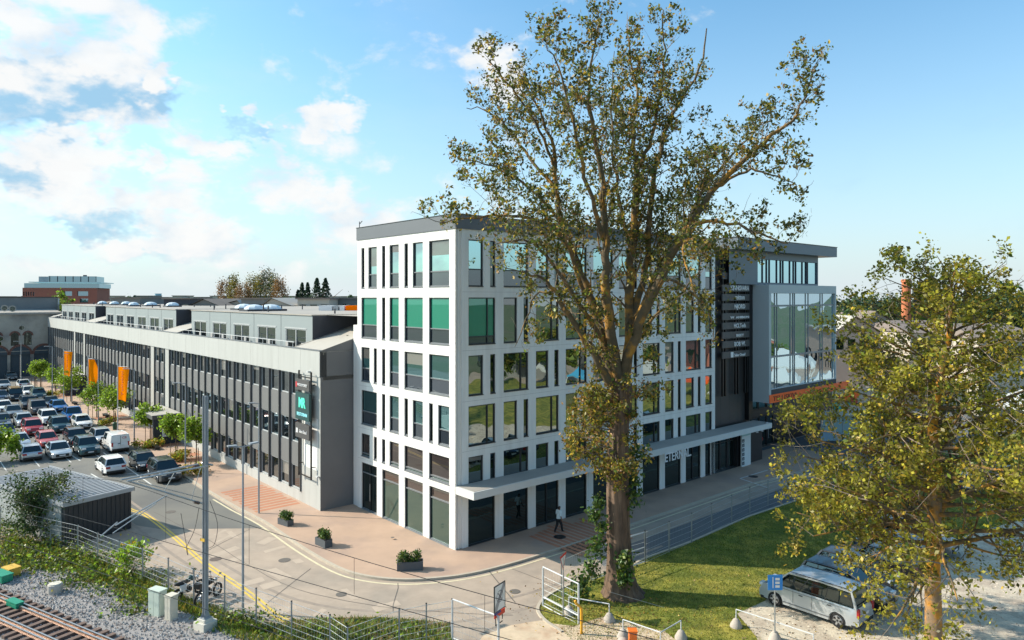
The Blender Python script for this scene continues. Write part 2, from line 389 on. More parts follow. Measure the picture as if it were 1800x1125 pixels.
m_whitep = mat('white_paint', (.62, .61, .57), .7, var=.15, vs=3.)
m_lawn = mat('lawn', (.13, .155, .016), .95, var=.5, vs=1.1, bump=.6, bs=30, col2=(.30, .25, .04), c2s=.55, c2t=(.42, .7))
m_emb = mat('embankment_soil', (.10, .10, .03), .95, var=.35, vs=1.2, bump=.6, bs=12, col2=(.26, .17, .10), c2s=.5, c2t=(.48, .62))
m_sand = mat('gravel_sand', (.55, .43, .30), .95, var=.16, vs=1.6, bump=.5, bs=25, col2=(.40, .25, .16), c2s=.5, c2t=(.5, .68))
m_gravel = mat('gravel_grey', (.56, .49, .38), .95, var=.30, vs=7, bump=.9, bs=18, col2=(.42, .35, .27), c2s=.8, c2t=(.42, .62))
m_ballast = mat('ballast', (.27, .25, .24), .95, var=.35, vs=9, bump=.8, bs=30)

sheet('ground', [(-1500, -200), (1500, -200), (1500, 2500), (-1500, 2500)], 0, m_ground)
fence_line = [G(0, 893, 1.85) + Vector((-.848, .53, 0)) * 110] + [G(x, y, 1.85) for x, y in ((0, 893), (136.8, 923.6), (171.8, 937.5), (209.8, 951.5), (250.8, 965), (296, 983), (340.8, 1002), (395, 1014.8), (450.5, 1036), (512.5, 1059), (580, 1083), (611, 1103))]
fence_line = [Vector((p.x, p.y, 0)) for p in fence_line]
asph = [(p.x, p.y) for p in fence_line] + [(-5.5, 30.4), (-3.2, 31.2), (-2.4, 31.9), (-.9, 31.0), (0.6, 29.5), (1.5, 20), (14, 14), (60, 10), (160, 60), (160, 230), (-150, 230)]
sheet('road', asph, .004, m_asphalt)
lot = [UV(-7.2, 12.5), UV(-7.2, 140), UV(-62, 140), UV(-62, 62), UV(-24.0, 38), UV(-15.2, 22), UV(-12.6, 17)]
sheet('parking_lot', lot, .008, m_asphalt2)
yardr = [UV(2.5, -6.6), UV(38, -6.6), UV(38, -2), UV(55, 3), UV(90, 3), UV(90, -45), UV(44, -40), UV(33, -19.2), UV(7, -9.5)]
sheet('entrance_street', [UV(6, -6.3), UV(36, -6.3), UV(36, 3), UV(95, 3), UV(95, -50), UV(44, -22), UV(32, -12.8), UV(3.6, -10.5)], .008, m_asphaltd)

# lawn and its kerb
lawn_edge = smooth_line([G(x, y) for x, y in ((990, 1112), (958, 1090), (948, 1068), (974, 1043), (1037, 1017), (1106, 997), (1139, 982), (1215, 954), (1290, 921), (1318, 909))], 6)
lawn_far = [G(1440, 868), G(1560, 822), G(1850, 745), Vector((92, 74, 0)), Vector((84, 30, 0)), Vector((36, 30, 0))]
lawn_low = [G(1850, 900), G(1640, 962), G(1500, 985), G(1400, 1010), G(1344, 1060), G(1296, 1082), G(1330, 1118), G(1375, 1160), G(1180, 1200), G(1030, 1160)]
lawn_poly = [(p.x, p.y) for p in lawn_edge + lawn_far + lawn_low]
sheet('lawn', lawn_poly, .035, m_lawn)
mb = MB(); ribbon(mb, lawn_edge + lawn_far[:1], -.02, .14, 0, .09); obj('lawn_kerb', mb, m_kerb, kind='structure')
sandp = [G(1060, 1085), G(1010, 1102), G(975, 1098), G(950, 1092), G(900, 1100), G(850, 1118), G(790, 1200), G(1000, 1500), G(1250, 1500), G(1250, 1180), G(1170, 1112)]
sheet('sandy_patch', [(p.x, p.y) for p in sandp], .042, m_sand)
gravp = [G(1296, 1080), G(1344, 1058), G(1400, 1008), G(1500, 983), G(1640, 960), G(1850, 898), Vector((39, 40, 0)), Vector((36, 18, 0)), G(1500, 1500), G(1330, 1122)]
sheet('gravel_yard', [(p.x, p.y) for p in gravp], .05, m_gravel)

# pavement round the office building
kerb_pts = [UV(-6.9, 138), UV(-6.9, 30), UV(-6.9, 22)] + smooth_line([G(x, y) for x, y in ((420, 894.5), (470.7, 921), (534, 964), (597, 999.6), (648, 1014.8), (711, 1020.5), (774.7, 1017), (825, 1010), (876, 998), (936, 980.6), (1057.6, 941), (1316, 852.6))], 5) + [UV(45, -6.0)]
kerb_uv = [toUV(p) for p in kerb_pts]
pave_poly = [(p.x, p.y) for p in kerb_pts] + [(UV(45, 2).x, UV(45, 2).y), (UV(1, 2).x, UV(1, 2).y), (UV(1, 138).x, UV(1, 138).y)]
mb = MB(); mb.prism(pave_poly, 0, .12); obj('pavement', mb, m_pave, kind='structure')
kp = [Vector(p) for p in kerb_pts]
mb = MB(); ribbon(mb, kp, -.16, .015, 0, .135); obj('pavement_kerb', mb, m_kerb, kind='structure')
mb = MB(); ribbon(mb, kp[2:], -.62, -.48, .012); obj('kerb_line_paint', mb, m_cream, kind='structure')
mb = MB()
yl = smooth_line([G(x, y) for x, y in ((160, 868), (195, 882), (230.5, 898), (253, 906), (299, 941), (354.7, 989.5), (418, 1032.5), (456, 1062), (478, 1082), (500, 1093))], 5)
ribbon(mb, yl, -.06, .06, .0125); ribbon(mb, yl, .17, .29, .0125); obj('yellow_lines', mb, m_yellow, kind='structure')
# red paving bands
def bands(u0, u1, v0, v1, n, along, name='paving_band', slant=0.):
    for i in range(n):
        a = i / n; w = .62 / n
        mbb = MB(); z0, z1 = .118, .124
        off = rng.uniform(-.5, .5)
        if along == 'v': q = [UV(u0 + (u1 - u0) * a, v0 + off), UV(u0 + (u1 - u0) * (a + w), v0 + off), UV(u0 + (u1 - u0) * (a + w), v1 + off), UV(u0 + (u1 - u0) * a, v1 + off)]
        else: q = [UV(u0 + off * .3, v0 + (v1 - v0) * a), UV(u1 + off * .3, v0 + (v1 - v0) * a), UV(u1 + off * .3, v0 + (v1 - v0) * (a + w)), UV(u0 + off * .3, v0 + (v1 - v0) * (a + w))]
        mbb.prism([(p.x, p.y) for p in q], z0, z1); obj(name, mbb, m_band, pav_bands)
pav_bands = bpy.data.objects.new('red_paving', None); COL.objects.link(pav_bands); pav_bands['kind'] = 'structure'
bands(-6.4, -2.95, 16.0, 23.5, 11, 'u')
bands(5.2, 10.8, -5.6, -.9, 12, 'v')
for v0, v1 in ((36, 41), (45, 51), (66, 72), (96, 101)): bands(-6.6, -3.0, v0, v1, 2, 'u')
for (uu, vv) in (toUV(G(984, 947)), toUV(G(1324, 840))):
    mbb = MB(); mbb.lathe([(.42, 0), (.42, .008)], (0, 0, 0), 20); p = UV(uu, vv, .121); tag(obj('manhole_cover', mbb, m_black2, loc=p), 'dark round manhole cover in the shaded pavement' + (' near the walking man' if uu < 20 else ' by the directory board'), 'manhole')
mbb = MB(); mbb.lathe([(.36, 0), (.36, .006)], (0, 0, 0), 20); tag(obj('manhole_cover', mbb, mat('rusty_iron', (.12, .09, .075), .8, var=.2, vs=8), loc=G(379, 983) + Vector((0, 0, .005))), 'round brown manhole cover in the sunlit road beyond the mast', 'manhole')
# white painted box on the street
mb = MB(); cpt = G(1301, 841, .125)
for q in (((1301, 841), (1350, 826)), ((1301, 841), (1352, 858))):
    a, b = G(*q[0], .13), G(*q[1], .13); ribbon(mb, [a, b], -.06, .06, .128)
obj('white_box_marking', mb, m_whitep, kind='structure')
# parking bay lines
mb = MB()
for v0, us in ((20.5, (-9.6, -12.1)), ):
    pass
for (x0, y0, x1, y1) in ((219, 819, 266, 852), (160, 833, 186, 848), (182, 796, 196, 806), (125, 800, 141, 810)):
    ribbon(mb, [G(x0, y0), G(x1, y1)], -.06, .06, .0125)
for r0, r1 in ((44, 49.2), (60, 65), (66, 71), (84, 89), (102, 107)):
    for k in range(18): ribbon(mb, [UV(-8.4 - 2.55 * k, r0), UV(-8.4 - 2.55 * k, r1)], -.05, .05, .012)
ribbon(mb, [G(180, 838), G(296, 825)], -.05, .05, .0128)
obj('bay_lines', mb, m_whitep, kind='structure')
# cracks and pale patches of the road
mb = MB()
for k in range(46):
    t = rng.uniform(0, 1); c = G(rng.uniform(380, 950), rng.uniform(900, 1090)); 
    if toUV(c)[0] > -7 and toUV(c)[1] < 14 and toUV(c)[1] > -7: continue
    a = rng.choice([ANG, ANG + 1.57, ANG + .5]) + rng.normal(0, .1); w, h = rng.uniform(.3, 1.0), rng.uniform(.15, .4)
    d1 = Vector((math.cos(a), math.sin(a), 0)); d2 = Vector((-math.sin(a), math.cos(a), 0)); z = .0085 + k * .00006
    mb.quad(*[(c + d1 * sx * w + d2 * sy * h + Vector((0, 0, z))) for sx, sy in ((-1, -1), (1, -1), (1.1, 1), (-.9, 1))])
obj('road_patches', mb, mat('asphalt_patch', (.43, .345, .27), .9, var=.1, vs=1), kind='structure')

mb = MB()
m_seam = mat('road_seam', (.13, .115, .10), .9)
def seam(P_, w=.02, z=.0135):
    L = smooth_line([G(*q) for q in P_], 4); L = [p + Vector((rng.normal(0, .03), rng.normal(0, .03), 0)) for p in L]; ribbon(mb, L, -w, w, z)
seam(((270, 900), (360, 945), (430, 990), (520, 1035), (640, 1062), (760, 1075), (900, 1082))); seam(((545, 1000), (470, 1060))); seam(((700, 1025), (690, 1075))); seam(((860, 1004), (905, 1060)), .03); seam(((440, 930), (330, 985))); seam(((900, 1000), (990, 1035)))
seam(((160, 700), (260, 790)), .02, .0128); seam(((60, 800), (160, 870)), .02, .0128)
obj('road_seams', mb, m_seam, kind='structure')
mb = MB(); m_tm = mat('tyre_wear', (.285, .232, .188), .85, var=.2, vs=2)
for off in (0, 1.5, 3.6, 5.1):
    L = smooth_line([G(x, y) + Vector((0, -off * .0, 0)) for x, y in ((250, 862), (330, 915), (430, 975), (560, 1035), (720, 1052), (860, 1035), (980, 1000), (1130, 948))], 5)
    ribbon(mb, L, -1.6 - off - .11, -1.6 - off + .11, .0088 + off * .0001)
obj('tyre_wear', mb, m_tm, kind='structure')
for k, (x, y, s) in enumerate(((600, 1045, .30), (500, 985, .36), (905, 1040, .30), (300, 900, .36), (690, 948, .12))):
    b = MB(); b.lathe([(s, 0), (s, .006)], (0, 0, 0), 18); tag(obj('manhole_cover', b, m_seam, loc=G(x, y, .12 if k == 4 else 0) + Vector((0, 0, .014 if k < 4 else .124))), ['dark drain cover in the road below the middle planter', 'round cover in the road left of the pavement curve', 'small round cover in the road near the crossed circle sign', 'round cover in the lot entrance beside the shed shadow', 'small dark cap in the pink paving behind the planters'][k], 'manhole')

# railway embankment
tr0 = G(0, 1055); td = Vector((.869, -.494, 0)).normalized(); tn = Vector((-td.y, td.x, 0))      # tn points away from the camera
fl = fence_line
emb = [fl[0] + Vector((0, 0, 0))] + fl[1:] + [Vector((-5.5, 30.2, 0)), Vector((-2.6, 31.7, 0)), Vector((.3, 29.4, 0)), Vector((2, 20, 0)), tr0 + td * 45 + tn * 3.6, tr0 - td * 90 + tn * 3.6]
sheet('embankment', [(p.x, p.y) for p in emb], .022, m_emb)
verge = [(p.x, p.y) for p in (G(470, 1100), G(520, 1090), G(590, 1086), G(660, 1085), G(730, 1090), G(790, 1096), G(800, 1160), G(600, 1200), G(470, 1135))]
sheet('road_verge', verge, .0225, m_emb)
bal = [tr0 - td * 90 + tn * 4.3, tr0 + td * 45 + tn * 4.0, tr0 + td * 45 - tn * 12, tr0 - td * 90 - tn * 12]
sheet('ballast_bed', [(p.x, p.y) for p in bal], .05, m_ballast)
# ------------------------------------------------------------------ buildings
def wall_grid(mb, s0, s1, z0, z1, ops, mp, depth, mi=0, mr=0):
    """wall face with real openings; mp(s, z, d) maps along/up/inward; ops = (s0, z0, s1, z1)"""
    ss = sorted({s0, s1, *[o[0] for o in ops], *[o[2] for o in ops]}); zs = sorted({z0, z1, *[o[1] for o in ops], *[o[3] for o in ops]})
    ss = [s for s in ss if s0 <= s <= s1]; zs = [z for z in zs if z0 <= z <= z1]
    for j in range(len(zs) - 1):
        run = None
        for i in range(len(ss) - 1):
            cs, cz = (ss[i] + ss[i + 1]) / 2, (zs[j] + zs[j + 1]) / 2
            hole = any(o[0] < cs < o[2] and o[1] < cz < o[3] for o in ops)
            if hole:
                if run is not None: mb.quad(mp(run, zs[j], 0), mp(ss[i], zs[j], 0), mp(ss[i], zs[j + 1], 0), mp(run, zs[j + 1], 0), mi)
                run = None
            elif run is None: run = ss[i]
        if run is not None: mb.quad(mp(run, zs[j], 0), mp(ss[-1], zs[j], 0), mp(ss[-1], zs[j + 1], 0), mp(run, zs[j + 1], 0), mi)
    for a, b, c, d in ops:
        D = depth
        mb.quad(mp(a, b, 0), mp(a, b, D), mp(a, d, D), mp(a, d, 0), mr); mb.quad(mp(c, b, 0), mp(c, b, D), mp(c, d, D), mp(c, d, 0), mr)
        mb.quad(mp(a, b, 0), mp(c, b, 0), mp(c, b, D), mp(a, b, D), mr); mb.quad(mp(a, d, 0), mp(c, d, 0), mp(c, d, D), mp(a, d, D), mr)
WC = {}
def window(parent, mp, s, z, w, h, kind, depth, transom=None, mull=None, side='A', fm=None, fw=.07):
    """frame mesh with a pane (or two) as children; meshes are shared between alike windows"""
    key = (round(w, 2), round(h, 2), kind, side, transom, mull)
    if key not in WC:
        q = lambda x, y, zz: mp(x, zz, y)
        def bx(m, x0, z0, x1, z1, d0, d1): m.box(x0, d0, z0, x1, d1, z1, mp=lambda x, y, zz: q(x, y, zz))
        f = MB(); d0, d1 = depth - .14, depth - .02
        bx(f, 0, 0, fw, h, d0, d1); bx(f, w - fw, 0, w, h, d0, d1); bx(f, fw, h - fw, w - fw, h, d0, d1); k1 = len(f.f); bx(f, fw, 0, w - fw, fw, d0, d1)
        bx(f, 0, -.035, w, 0.004, -.05, d0)          # sill
        if transom: bx(f, fw, transom - fw * .5, w - fw, transom + fw * .5, d0 - .004, d1)
        f.m = [1 if (i >= k1 and side == 'A') else 0 for i in range(len(f.f))]
        if mull: bx(f, mull - fw * .5, fw, mull + fw * .5, h - fw, d0 - .002, d1)
        pd = depth - .07; panes = []
        P = {'T': (m_glassA0, m_glassL), 'A': (m_glassA, m_glassL), 'G': (m_glassA2, m_glassL), 'S': (m_glassB, m_glassD), 'D': (m_glassD, m_glassD), 'E': (m_glassBr, m_glassE), 'O': (m_glassG, m_glassG), 'DK': (m_glassD, m_glassL)}[kind]
        zs = [(fw, transom, P[1]), (transom, h - fw, P[0])] if transom else [(fw, h - fw, P[0])]
        for a, b, m in zs:
            p = MB(); p.quad(q(fw, pd, a), q(w - fw, pd, a), q(w - fw, pd, b), q(fw, pd, b)); panes.append(p.mesh('pane', m))
        WC[key] = (f.mesh('window', [m_frame, m_framel]), panes)
    fme, pm = WC[key]; loc = Vector(mp(s, z, 0)) - Vector(mp(0, 0, 0))
    o = link('window', fme, parent, loc)
    for i_, p in enumerate(pm):
        pn = link('pane', p, o)
        if kind in ('S', 'A', 'T') and w > .8 and i_ == len(pm) - 1 and rng.random() < (.42 if side == 'A' else .2):      # a drawn blind behind the glass, its own height each time
            bh = h * rng.choice([.15, .3, .45]); bb = MB(); dq = depth - .0716
            bb.quad(mp(fw, h - fw - bh, dq), mp((mull or w) - fw, h - fw - bh, dq), mp((mull or w) - fw, h - fw, dq), mp(fw, h - fw, dq)); obj('blind', bb, m_glassBl if rng.random() < .4 else m_glassCu, o)
    return o

# ---- white office building
A0 = thing('office_building', 'white six-storey office building with staggered tall windows on the street corner', 'building', tuple(O), ANG)
mpA = lambda s, z, d: (d, s, z)
mpB = lambda s, z, d: (s, d, z)
ROWS = [(16.72, 19.72), (12.98, 16.0), (9.72, 12.28), (6.5, 9.05), (4.10, 5.80)]
def bays(code, base, rowi, n):
    out = []
    for i, c in enumerate(code[:n]):
        b = base + 2.96 * i; z0, z1 = ROWS[rowi]
        if c == 'W': out.append((b, z0, b + 2.25, z1, 'W'))
        elif c == 'L': out += [(b, z0, b + 1.22, z1, 'w'), (b + 1.80, z0, b + 2.25, z1, 'n')]
        elif c == 'R': out += [(b, z0, b + .45, z1, 'n'), (b + 1.03, z0, b + 2.25, z1, 'w')]
        elif c == 'H': out.append((b, z0, b + 1.05, z1, 'w'))
    return out
codeA = ['WLLL', 'WWLW', 'WWLR', 'LLLW', 'WWLR']
codeB = ['LWLWWLLWWH', 'WLWWLWLWLH', 'LWLWLLWLWH', 'WLWLWWWLLH', 'LWLWLLWLWH']
DEP = .21
opsA = []; opsB = []
for r in range(5):
    opsA += [(*o, r) for o in bays(codeA[r], .68, r, 4)]
    opsB += [(*o, r) for o in bays(codeB[r], 1.02, r, 10)]
gA = [(.68 + 2.96 * i, 0.0, .68 + 2.96 * i + 2.22, 3.62) for i in range(4)]
gB = [(1.0 + 2.96 * i, 0.0, 1.0 + 2.96 * i + 2.25, 3.62) for i in range(10)]
gB[-1] = (27.64, 0, 28.5, 3.62)
mb = MB(); wall_grid(mb, 0.0, 12.40, 0, 20.35, [o[:4] for o in opsA] + gA, mpA, DEP); 
mb.box(0.06, 12.40, 0, 1.5, 13.12, 13.9)
mb.box(0, 0, 0, .02, .003, 20.35)
obj('wall', mb, m_white, A0)
mb = MB(); wall_grid(mb, .50, 29.2, 0, 20.35, [o[:4] for o in opsB] + gB, mpB, DEP)
mb.quad(mpB(.5, 0, 0), mpB(.5, 0, .1), mpB(.5, 20.35, .1), mpB(.5, 20.35, 0))
mb.box(0.0, .0, 0, .07, .1, 20.35); mb.box(.2, .04, 0, .28, .1, 20.35)
mb.quad(mpB(0, 0, .1), mpB(.5, 0, .1), mpB(.5, 20.35, .1), mpB(0, 20.35, .1))
mb.quad((29.2, 0, 0), (29.2, 12.4, 0), (29.2, 12.4, 20.35), (29.2, 0, 20.35)); mb.quad((0, 12.4, 13.5), (29.2, 12.4, 13.5), (29.2, 12.4, 20.35), (0, 12.4, 20.35))
mb.box(.36, .36, 0, 29.0, 12.2, .1)
obj('wall', mb, m_white, A0)
# dark core so the panes have something behind them at their rims
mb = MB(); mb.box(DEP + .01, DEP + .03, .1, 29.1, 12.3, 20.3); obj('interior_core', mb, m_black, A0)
mb = MB()
for s in (3.3, 6.26, 9.22): mb.box(-.004, s - .006, 0, 0, s + .006, 20.3)
# panel joints cut as thin recessed-looking strips
for z in (3.88, 6.2, 9.38, 12.62, 16.36):
    mb.box(-.003, .02, z - .008, .0, 12.3, z + .008); mb.box(.52, -.003, z - .008, 29.1, 0, z + .008)
for s in (12.3, 18.25, 24.15): mb.box(s - .008, -.003, 0, s + .008, 0, 20.3)
obj('panel_joint', mb, mat('joint', (.40, .39, .37), .9), A0)
for o in opsA:
    r = o[5]; w, h = o[2] - o[0], o[3] - o[1]; k = 'G' if r == 1 else ('T' if r == 0 else ('A' if r < 4 else 'E'))
    if o[4] == 'n': window(A0, mpA, o[0], o[1], w, h, 'DK', DEP, side='A')
    else: window(A0, mpA, o[0], o[1], w, h, k, DEP, transom=(.98 if r < 4 else .22), mull=None, side='A', fm=m_framel)
for o in opsB:
    r = o[5]; w, h = o[2] - o[0], o[3] - o[1]
    if o[4] == 'n': window(A0, mpB, o[0], o[1], w, h, 'DK', DEP, side='B')
    elif r == 0: window(A0, mpB, o[0], o[1], w, h, 'T', DEP, transom=1.1, side='B')
    elif r == 1 and o[0] < 2: window(A0, mpB, o[0], o[1], w, h, 'G', DEP, transom=.5, mull=1.62, side='B')
    else: window(A0, mpB, o[0], o[1], w, h, 'S', DEP, mull=(1.62 if o[4] == 'W' else None), side='B')
for i, o in enumerate(gA):
    w = o[2] - o[0]
    if i < 3:
        window(A0, mpA, o[0], .13, w, 3.47, 'E', DEP, transom=2.75, side='A')
    else:
        window(A0, mpA, o[0], .13, w, 3.47, 'D', DEP, transom=2.75, mull=1.1, side='A')
        mb = MB(); mb.tube([(DEP - .2, o[0] + 1.0, .9), (DEP - .2, o[0] + 1.0, 2.2)], .025, 6); obj('door_handle', mb, m_steel, A0)
for i, o in enumerate(gB):
    window(A0, mpB, o[0], .13, o[2] - o[0], 3.47, 'D', DEP, transom=None, mull=(1.1 if i % 3 == 2 else None), side='B')
# warm ceiling lamps seen in the second shopfront
mb = MB()
for k in range(5): mb.lathe([(.05, 0), (.07, .04), (.03, .09)], (4.9 + .18 * k, .27, 2.9 + .05 * (k % 2)), 8)
obj('pendant_lamp', mb, mat('warm_bulb', (1., .75, .45), .5, emit=2.2), A0)
# parapet and roof
mb = MB(); mb.box(-.06, -.06, 20.35, 29.2, .25, 21.26); mb.box(-.06, .25, 20.35, .25, 12.46, 21.26); mb.box(.25, 12.2, 20.35, 29.2, 12.46, 21.26); mb.box(28.95, .25, 20.35, 29.2, 12.2, 21.26)
obj('parapet', mb, m_metalgrey, A0)
mb = MB(); mb.box(-.09, -.09, 21.26, 29.22, .28, 21.30); mb.box(-.09, .28, 21.26, .28, 12.49, 21.30); obj('parapet_cap', mb, m_frame, A0)
mb = MB(); mb.box(.2, .2, 20.3, 29.1, 12.3, 20.5); obj('roof', mb, m_roof, A0)
mb = MB(); mb.tube([(0.0, 12.1, 21.3), (0, 12.1, 21.75)], .03, 5); mb.tube([(0, 12.1, 21.55), (0, 11.7, 21.75)], .03, 5); obj('roof_camera', mb, m_dark, A0)
# canopy
mb = MB(); mb.box(-.02, -1.86, 3.66, 35.95, -.003, 4.13); obj('canopy', mb, mat('canopy_white', (.60, .60, .58), .6, var=.04), A0)
mb = MB(); mb.box(.1, -1.76, 4.13, 35.8, -.005, 4.145); obj('canopy_top', mb, m_roof, A0)
mb = MB()
for k in range(3): mb.lathe([(.12, 0), (.12, .10), (.02, .12)], (35.2 - .9 * k, -1.75, 4.14 if k == 0 else 3.52), 10)
obj('canopy_lamp', mb, m_whitesteel, A0)
mpS = lambda a, b, c: (a + 20.9, -1.90 - c, b + 3.02)
text_obj('ETERNAL.', .98, mpS, m_signw, A0, width=3.55, bold=.012)
# black core with sign ladder
mb = MB(); mb.box(29.2, .55, 0, 36.2, 12.2, 20.6); obj('core_wall', mb, m_black, A0)
mb = MB(); mb.box(29.2, .30, 4.2, 29.45, .55, 20.4); mb.box(35.2, .1, 4.2, 35.9, .55, 17.2); obj('core_wall', mb, m_black2, A0)
mb = MB()
for j in range(4): mb.quad((29.5 + j * 1.5, .545, 4.2), (30.95 + j * 1.5, .545, 4.2), (30.95 + j * 1.5, .545, 20.3), (29.5 + j * 1.5, .545, 20.3))
obj('core_panel', mb, mat('bronze_panel', (.050, .046, .046), .5, var=.10, vs=.5), A0)
for s in (30.7, 31.15, 32.9, 33.35, 34.6, 35.0):
    mb = MB(); mb.box(s - .07, .10, 6.9, s + .07, .26, 20.0); obj('fin', mb, m_black2, A0)
signs = [('HLMKLAN', .62, 17.35), ('KINNISVARA', .86, 15.55), ('mitton', .86, 14.6), ('NJORD', .80, 13.12), ('W  ANIBON', .40, 11.62), ('HCLTech', .72, 10.25), ('RIVERTY', .46, 9.05), ('BOB W.', .76, 7.75 + .2), ('Sulev Omad', .50, 6.75)]
pys = [484, 505, 521, 537, 554, 570, 586, 602, 620]; Pc = 32.4
for (t, sz, _), py in zip(signs, pys):
    # heights measured on the sign plane
    d = O + dB * 33.6 + dA * (-.02); z = EYE - (py + 2 - 523) * d.y / F
    mb = MB(); mb.box(30.4, -.02, z - .30, 35.1, .09, z + .32); obj('sign_panel', mb, m_signd, A0)
    text_obj(t, sz * .74, lambda a, b, c, z=z: (a + 33.3, -.06 - c, b + z - .18), m_signw, A0, width={'KINNISVARA': 3.2, 'W  ANIBON': 3.3, 'Sulev Omad': 1.9, 'HLMKLAN': 2.9}.get(t), bold=.008)
mb = MB(); mb.box(31.75, -.06, z - .24, 32.2, -.03, z + .26); obj('sign_emblem', mb, m_signw, A0)
# lobby under the core
mb = MB(); wall_grid(mb, 28.6, 37.5, 0, 3.64, [(29.2, .13, 32.9, 3.5)], mpB, .5); obj('lobby_wall', mb, m_black, A0)
for k in range(3): window(A0, mpB, 29.22 + k * 1.23, .14, 1.2, 3.34, 'D', .4, mull=None, transom=2.5, side='B')
mb = MB(); mb.box(33.15, -.35, .12, 34.75, -.22, 3.6); obj('directory_board', mb, mat('board_white', (.66, .70, .70), .4), A0)
mb = MB(); mb.box(33.15, -.37, 2.95, 34.75, -.352, 3.58); obj('directory_header', mb, mat('board_teal', (.36, .52, .52), .4), A0)
for k in range(6):
    mb = MB(); mb.box(33.22, -.375, .28 + k * .42, 33.58, -.352, .58 + k * .42); obj('directory_number', mb, m_dark, A0)
    text_obj(str(k + 1), .26, lambda a, b, c, k=k: (a + 33.4, -.385 - c, b + .33 + k * .42), m_signw, A0, ext=.004)
text_obj('TELLISKIVI', .20, lambda a, b, c: (a + 33.95, -.38 - c, b + 3.28), m_dark, A0, ext=.004)

# ---- glazed box and top floor
Bx0, Bx1, Bf = 35.9, 50.3, -1.585
mb = MB(); mp = lambda s, z, d: (s, Bf + d, z)
wall_grid(mb, Bx0, Bx1, 7.2, 17.24, [(Bx0 + .42, 7.25, Bx1 - .25, 16.42)], mp, .28)
mb.box(Bx0, Bf + .0, 5.95, Bx0 + .4, 6, 7.2); mb.quad((Bx0, Bf, 7.2), (Bx0, 6, 7.2), (Bx0, 6, 17.24), (Bx0, Bf, 17.24)); mb.quad((Bx1, Bf, 5.95), (Bx1, 9, 5.95), (Bx1, 9, 17.24), (Bx1, Bf, 17.24))
mb.quad((Bx0, Bf, 17.24), (Bx1, Bf, 17.24), (Bx1, 9, 17.24), (Bx0, 9, 17.24)); mb.quad((Bx0, Bf, 5.95), (Bx1, Bf, 5.95), (Bx1, 9, 5.95), (Bx0, 9, 5.95))
obj('box_surround', mb, m_box, A0)
mb = MB(); mb.box(Bx0 + .41, Bf + .02, 6.72, Bx1, Bf + .3, 7.24); obj('box_apron', mb, m_dark, A0)
mb = MB(); mb.box(Bx0 + .02, Bf - .05, 5.93, Bx1 + 3.0, Bf + .25, 6.72); mb.box(Bx0 + .02, Bf + .25, 5.93, Bx1, Bf + .6, 6.72); obj('orange_fascia', mb, m_orange, A0)
text_obj('TELLISKIVI', .66, lambda a, b, c: (a + 38.9, Bf - .06 - c, b + 6.08), mat('sign_dark_red', (.10, .02, .01), .5), A0, width=4.6)
text_obj('LOOMELINNAK', .50, lambda a, b, c: (a + 45.3, Bf - .06 - c, b + 6.10), mat('sign_red', (.55, .05, .02), .5), A0, width=5.0)
xs = [Bx0 + .42, 37.3, 37.75, 40.4, 40.95, 41.3, 43.6, 44.2, 46.9, 47.4, 50.05]
for i in range(len(xs) - 1):
    a, b = xs[i], xs[i + 1]
    for z0, z1 in ((7.25, 10.3), (10.3, 15.2), (15.2, 16.42)):
        mb = MB(); mb.quad((a + .03, Bf + .2, z0 + .02), (b - .03, Bf + .2 + rng.uniform(-.012, .012), z0 + .02), (b - .03, Bf + .2, z1 - .02), (a + .03, Bf + .2, z1 - .02)); obj('pane', mb, m_glassBox, A0)
for a in xs[1:-1]:
    mb = MB(); mb.box(a - .04, Bf + .15, 7.25, a + .03, Bf + .22, 16.42); obj('mullion', mb, mat('mullion_grey', (.2, .22, .23), .4), A0)
for z in (10.3, 15.2):
    mb = MB(); mb.box(Bx0 + .42, Bf + .16, z - .09, Bx1 - .25, Bf + .23, z + .09); obj('transom', mb, MATS['mullion_grey'], A0)
# top floor
mb = MB(); wall_grid(mb, 31.2, 49.0, 17.25, 20.5, [(36.3, 17.45, 48.85, 19.75)], lambda s, z, d: (s, -.2 + d, z), .2); mb.quad((49.0, -.2, 17.25), (49, 9, 17.25), (49, 9, 20.5), (49, -.2, 20.5)); obj('top_floor_wall', mb, m_slab, A0)
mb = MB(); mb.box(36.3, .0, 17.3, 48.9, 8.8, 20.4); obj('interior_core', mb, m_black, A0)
xs = [36.3, 37.4, 38.2, 38.75, 40.2, 41.0, 41.5, 42.9, 43.7, 44.2, 45.6, 46.4, 46.8, 48.85]
for i in range(len(xs) - 1):
    mb = MB(); mb.quad((xs[i] + .04, -.05, 17.48), (xs[i + 1] - .04, -.05, 17.48), (xs[i + 1] - .04, -.05, 19.72), (xs[i] + .04, -.05, 19.72)); obj('pane', mb, m_glassTop, A0)
    if i: mb = MB(); mb.box(xs[i] - .05, -.13, 17.3, xs[i] + .05, -.04, 20.48); obj('mullion', mb, m_dark, A0)
mb = MB(); mb.box(31.2, -1.1, 20.45, 51.6, 9, 21.5); obj('roof_slab', mb, m_slab, A0)
mb = MB(); mb.box(31.15, -1.15, 21.5, 51.65, 9.05, 21.56); obj('roof_cap', mb, m_frame, A0)
# dark recess below the box
mb = MB(); mb.box(36.2, 3.2, 0, 60, 9, 5.95); obj('recess_wall', mb, m_black, A0)
for k in range(5): window(A0, lambda s, z, d: (s, 3.0 + d, z), 37.0 + k * 1.75, 4.2, 1.6, 1.45, 'A', .18, side='R')
for k in range(4): window(A0, lambda s, z, d: (s, 3.0 + d, z), 39.5 + k * 1.5, .14, 1.4, 3.2, 'D', .18, side='R')
mb = MB(); mb.box(41.0, 2.86, .9, 41.06, 2.93, 2.3); mb.box(44.0, 2.86, .9, 44.06, 2.93, 2.3); obj('door_handle', mb, m_steel, A0)

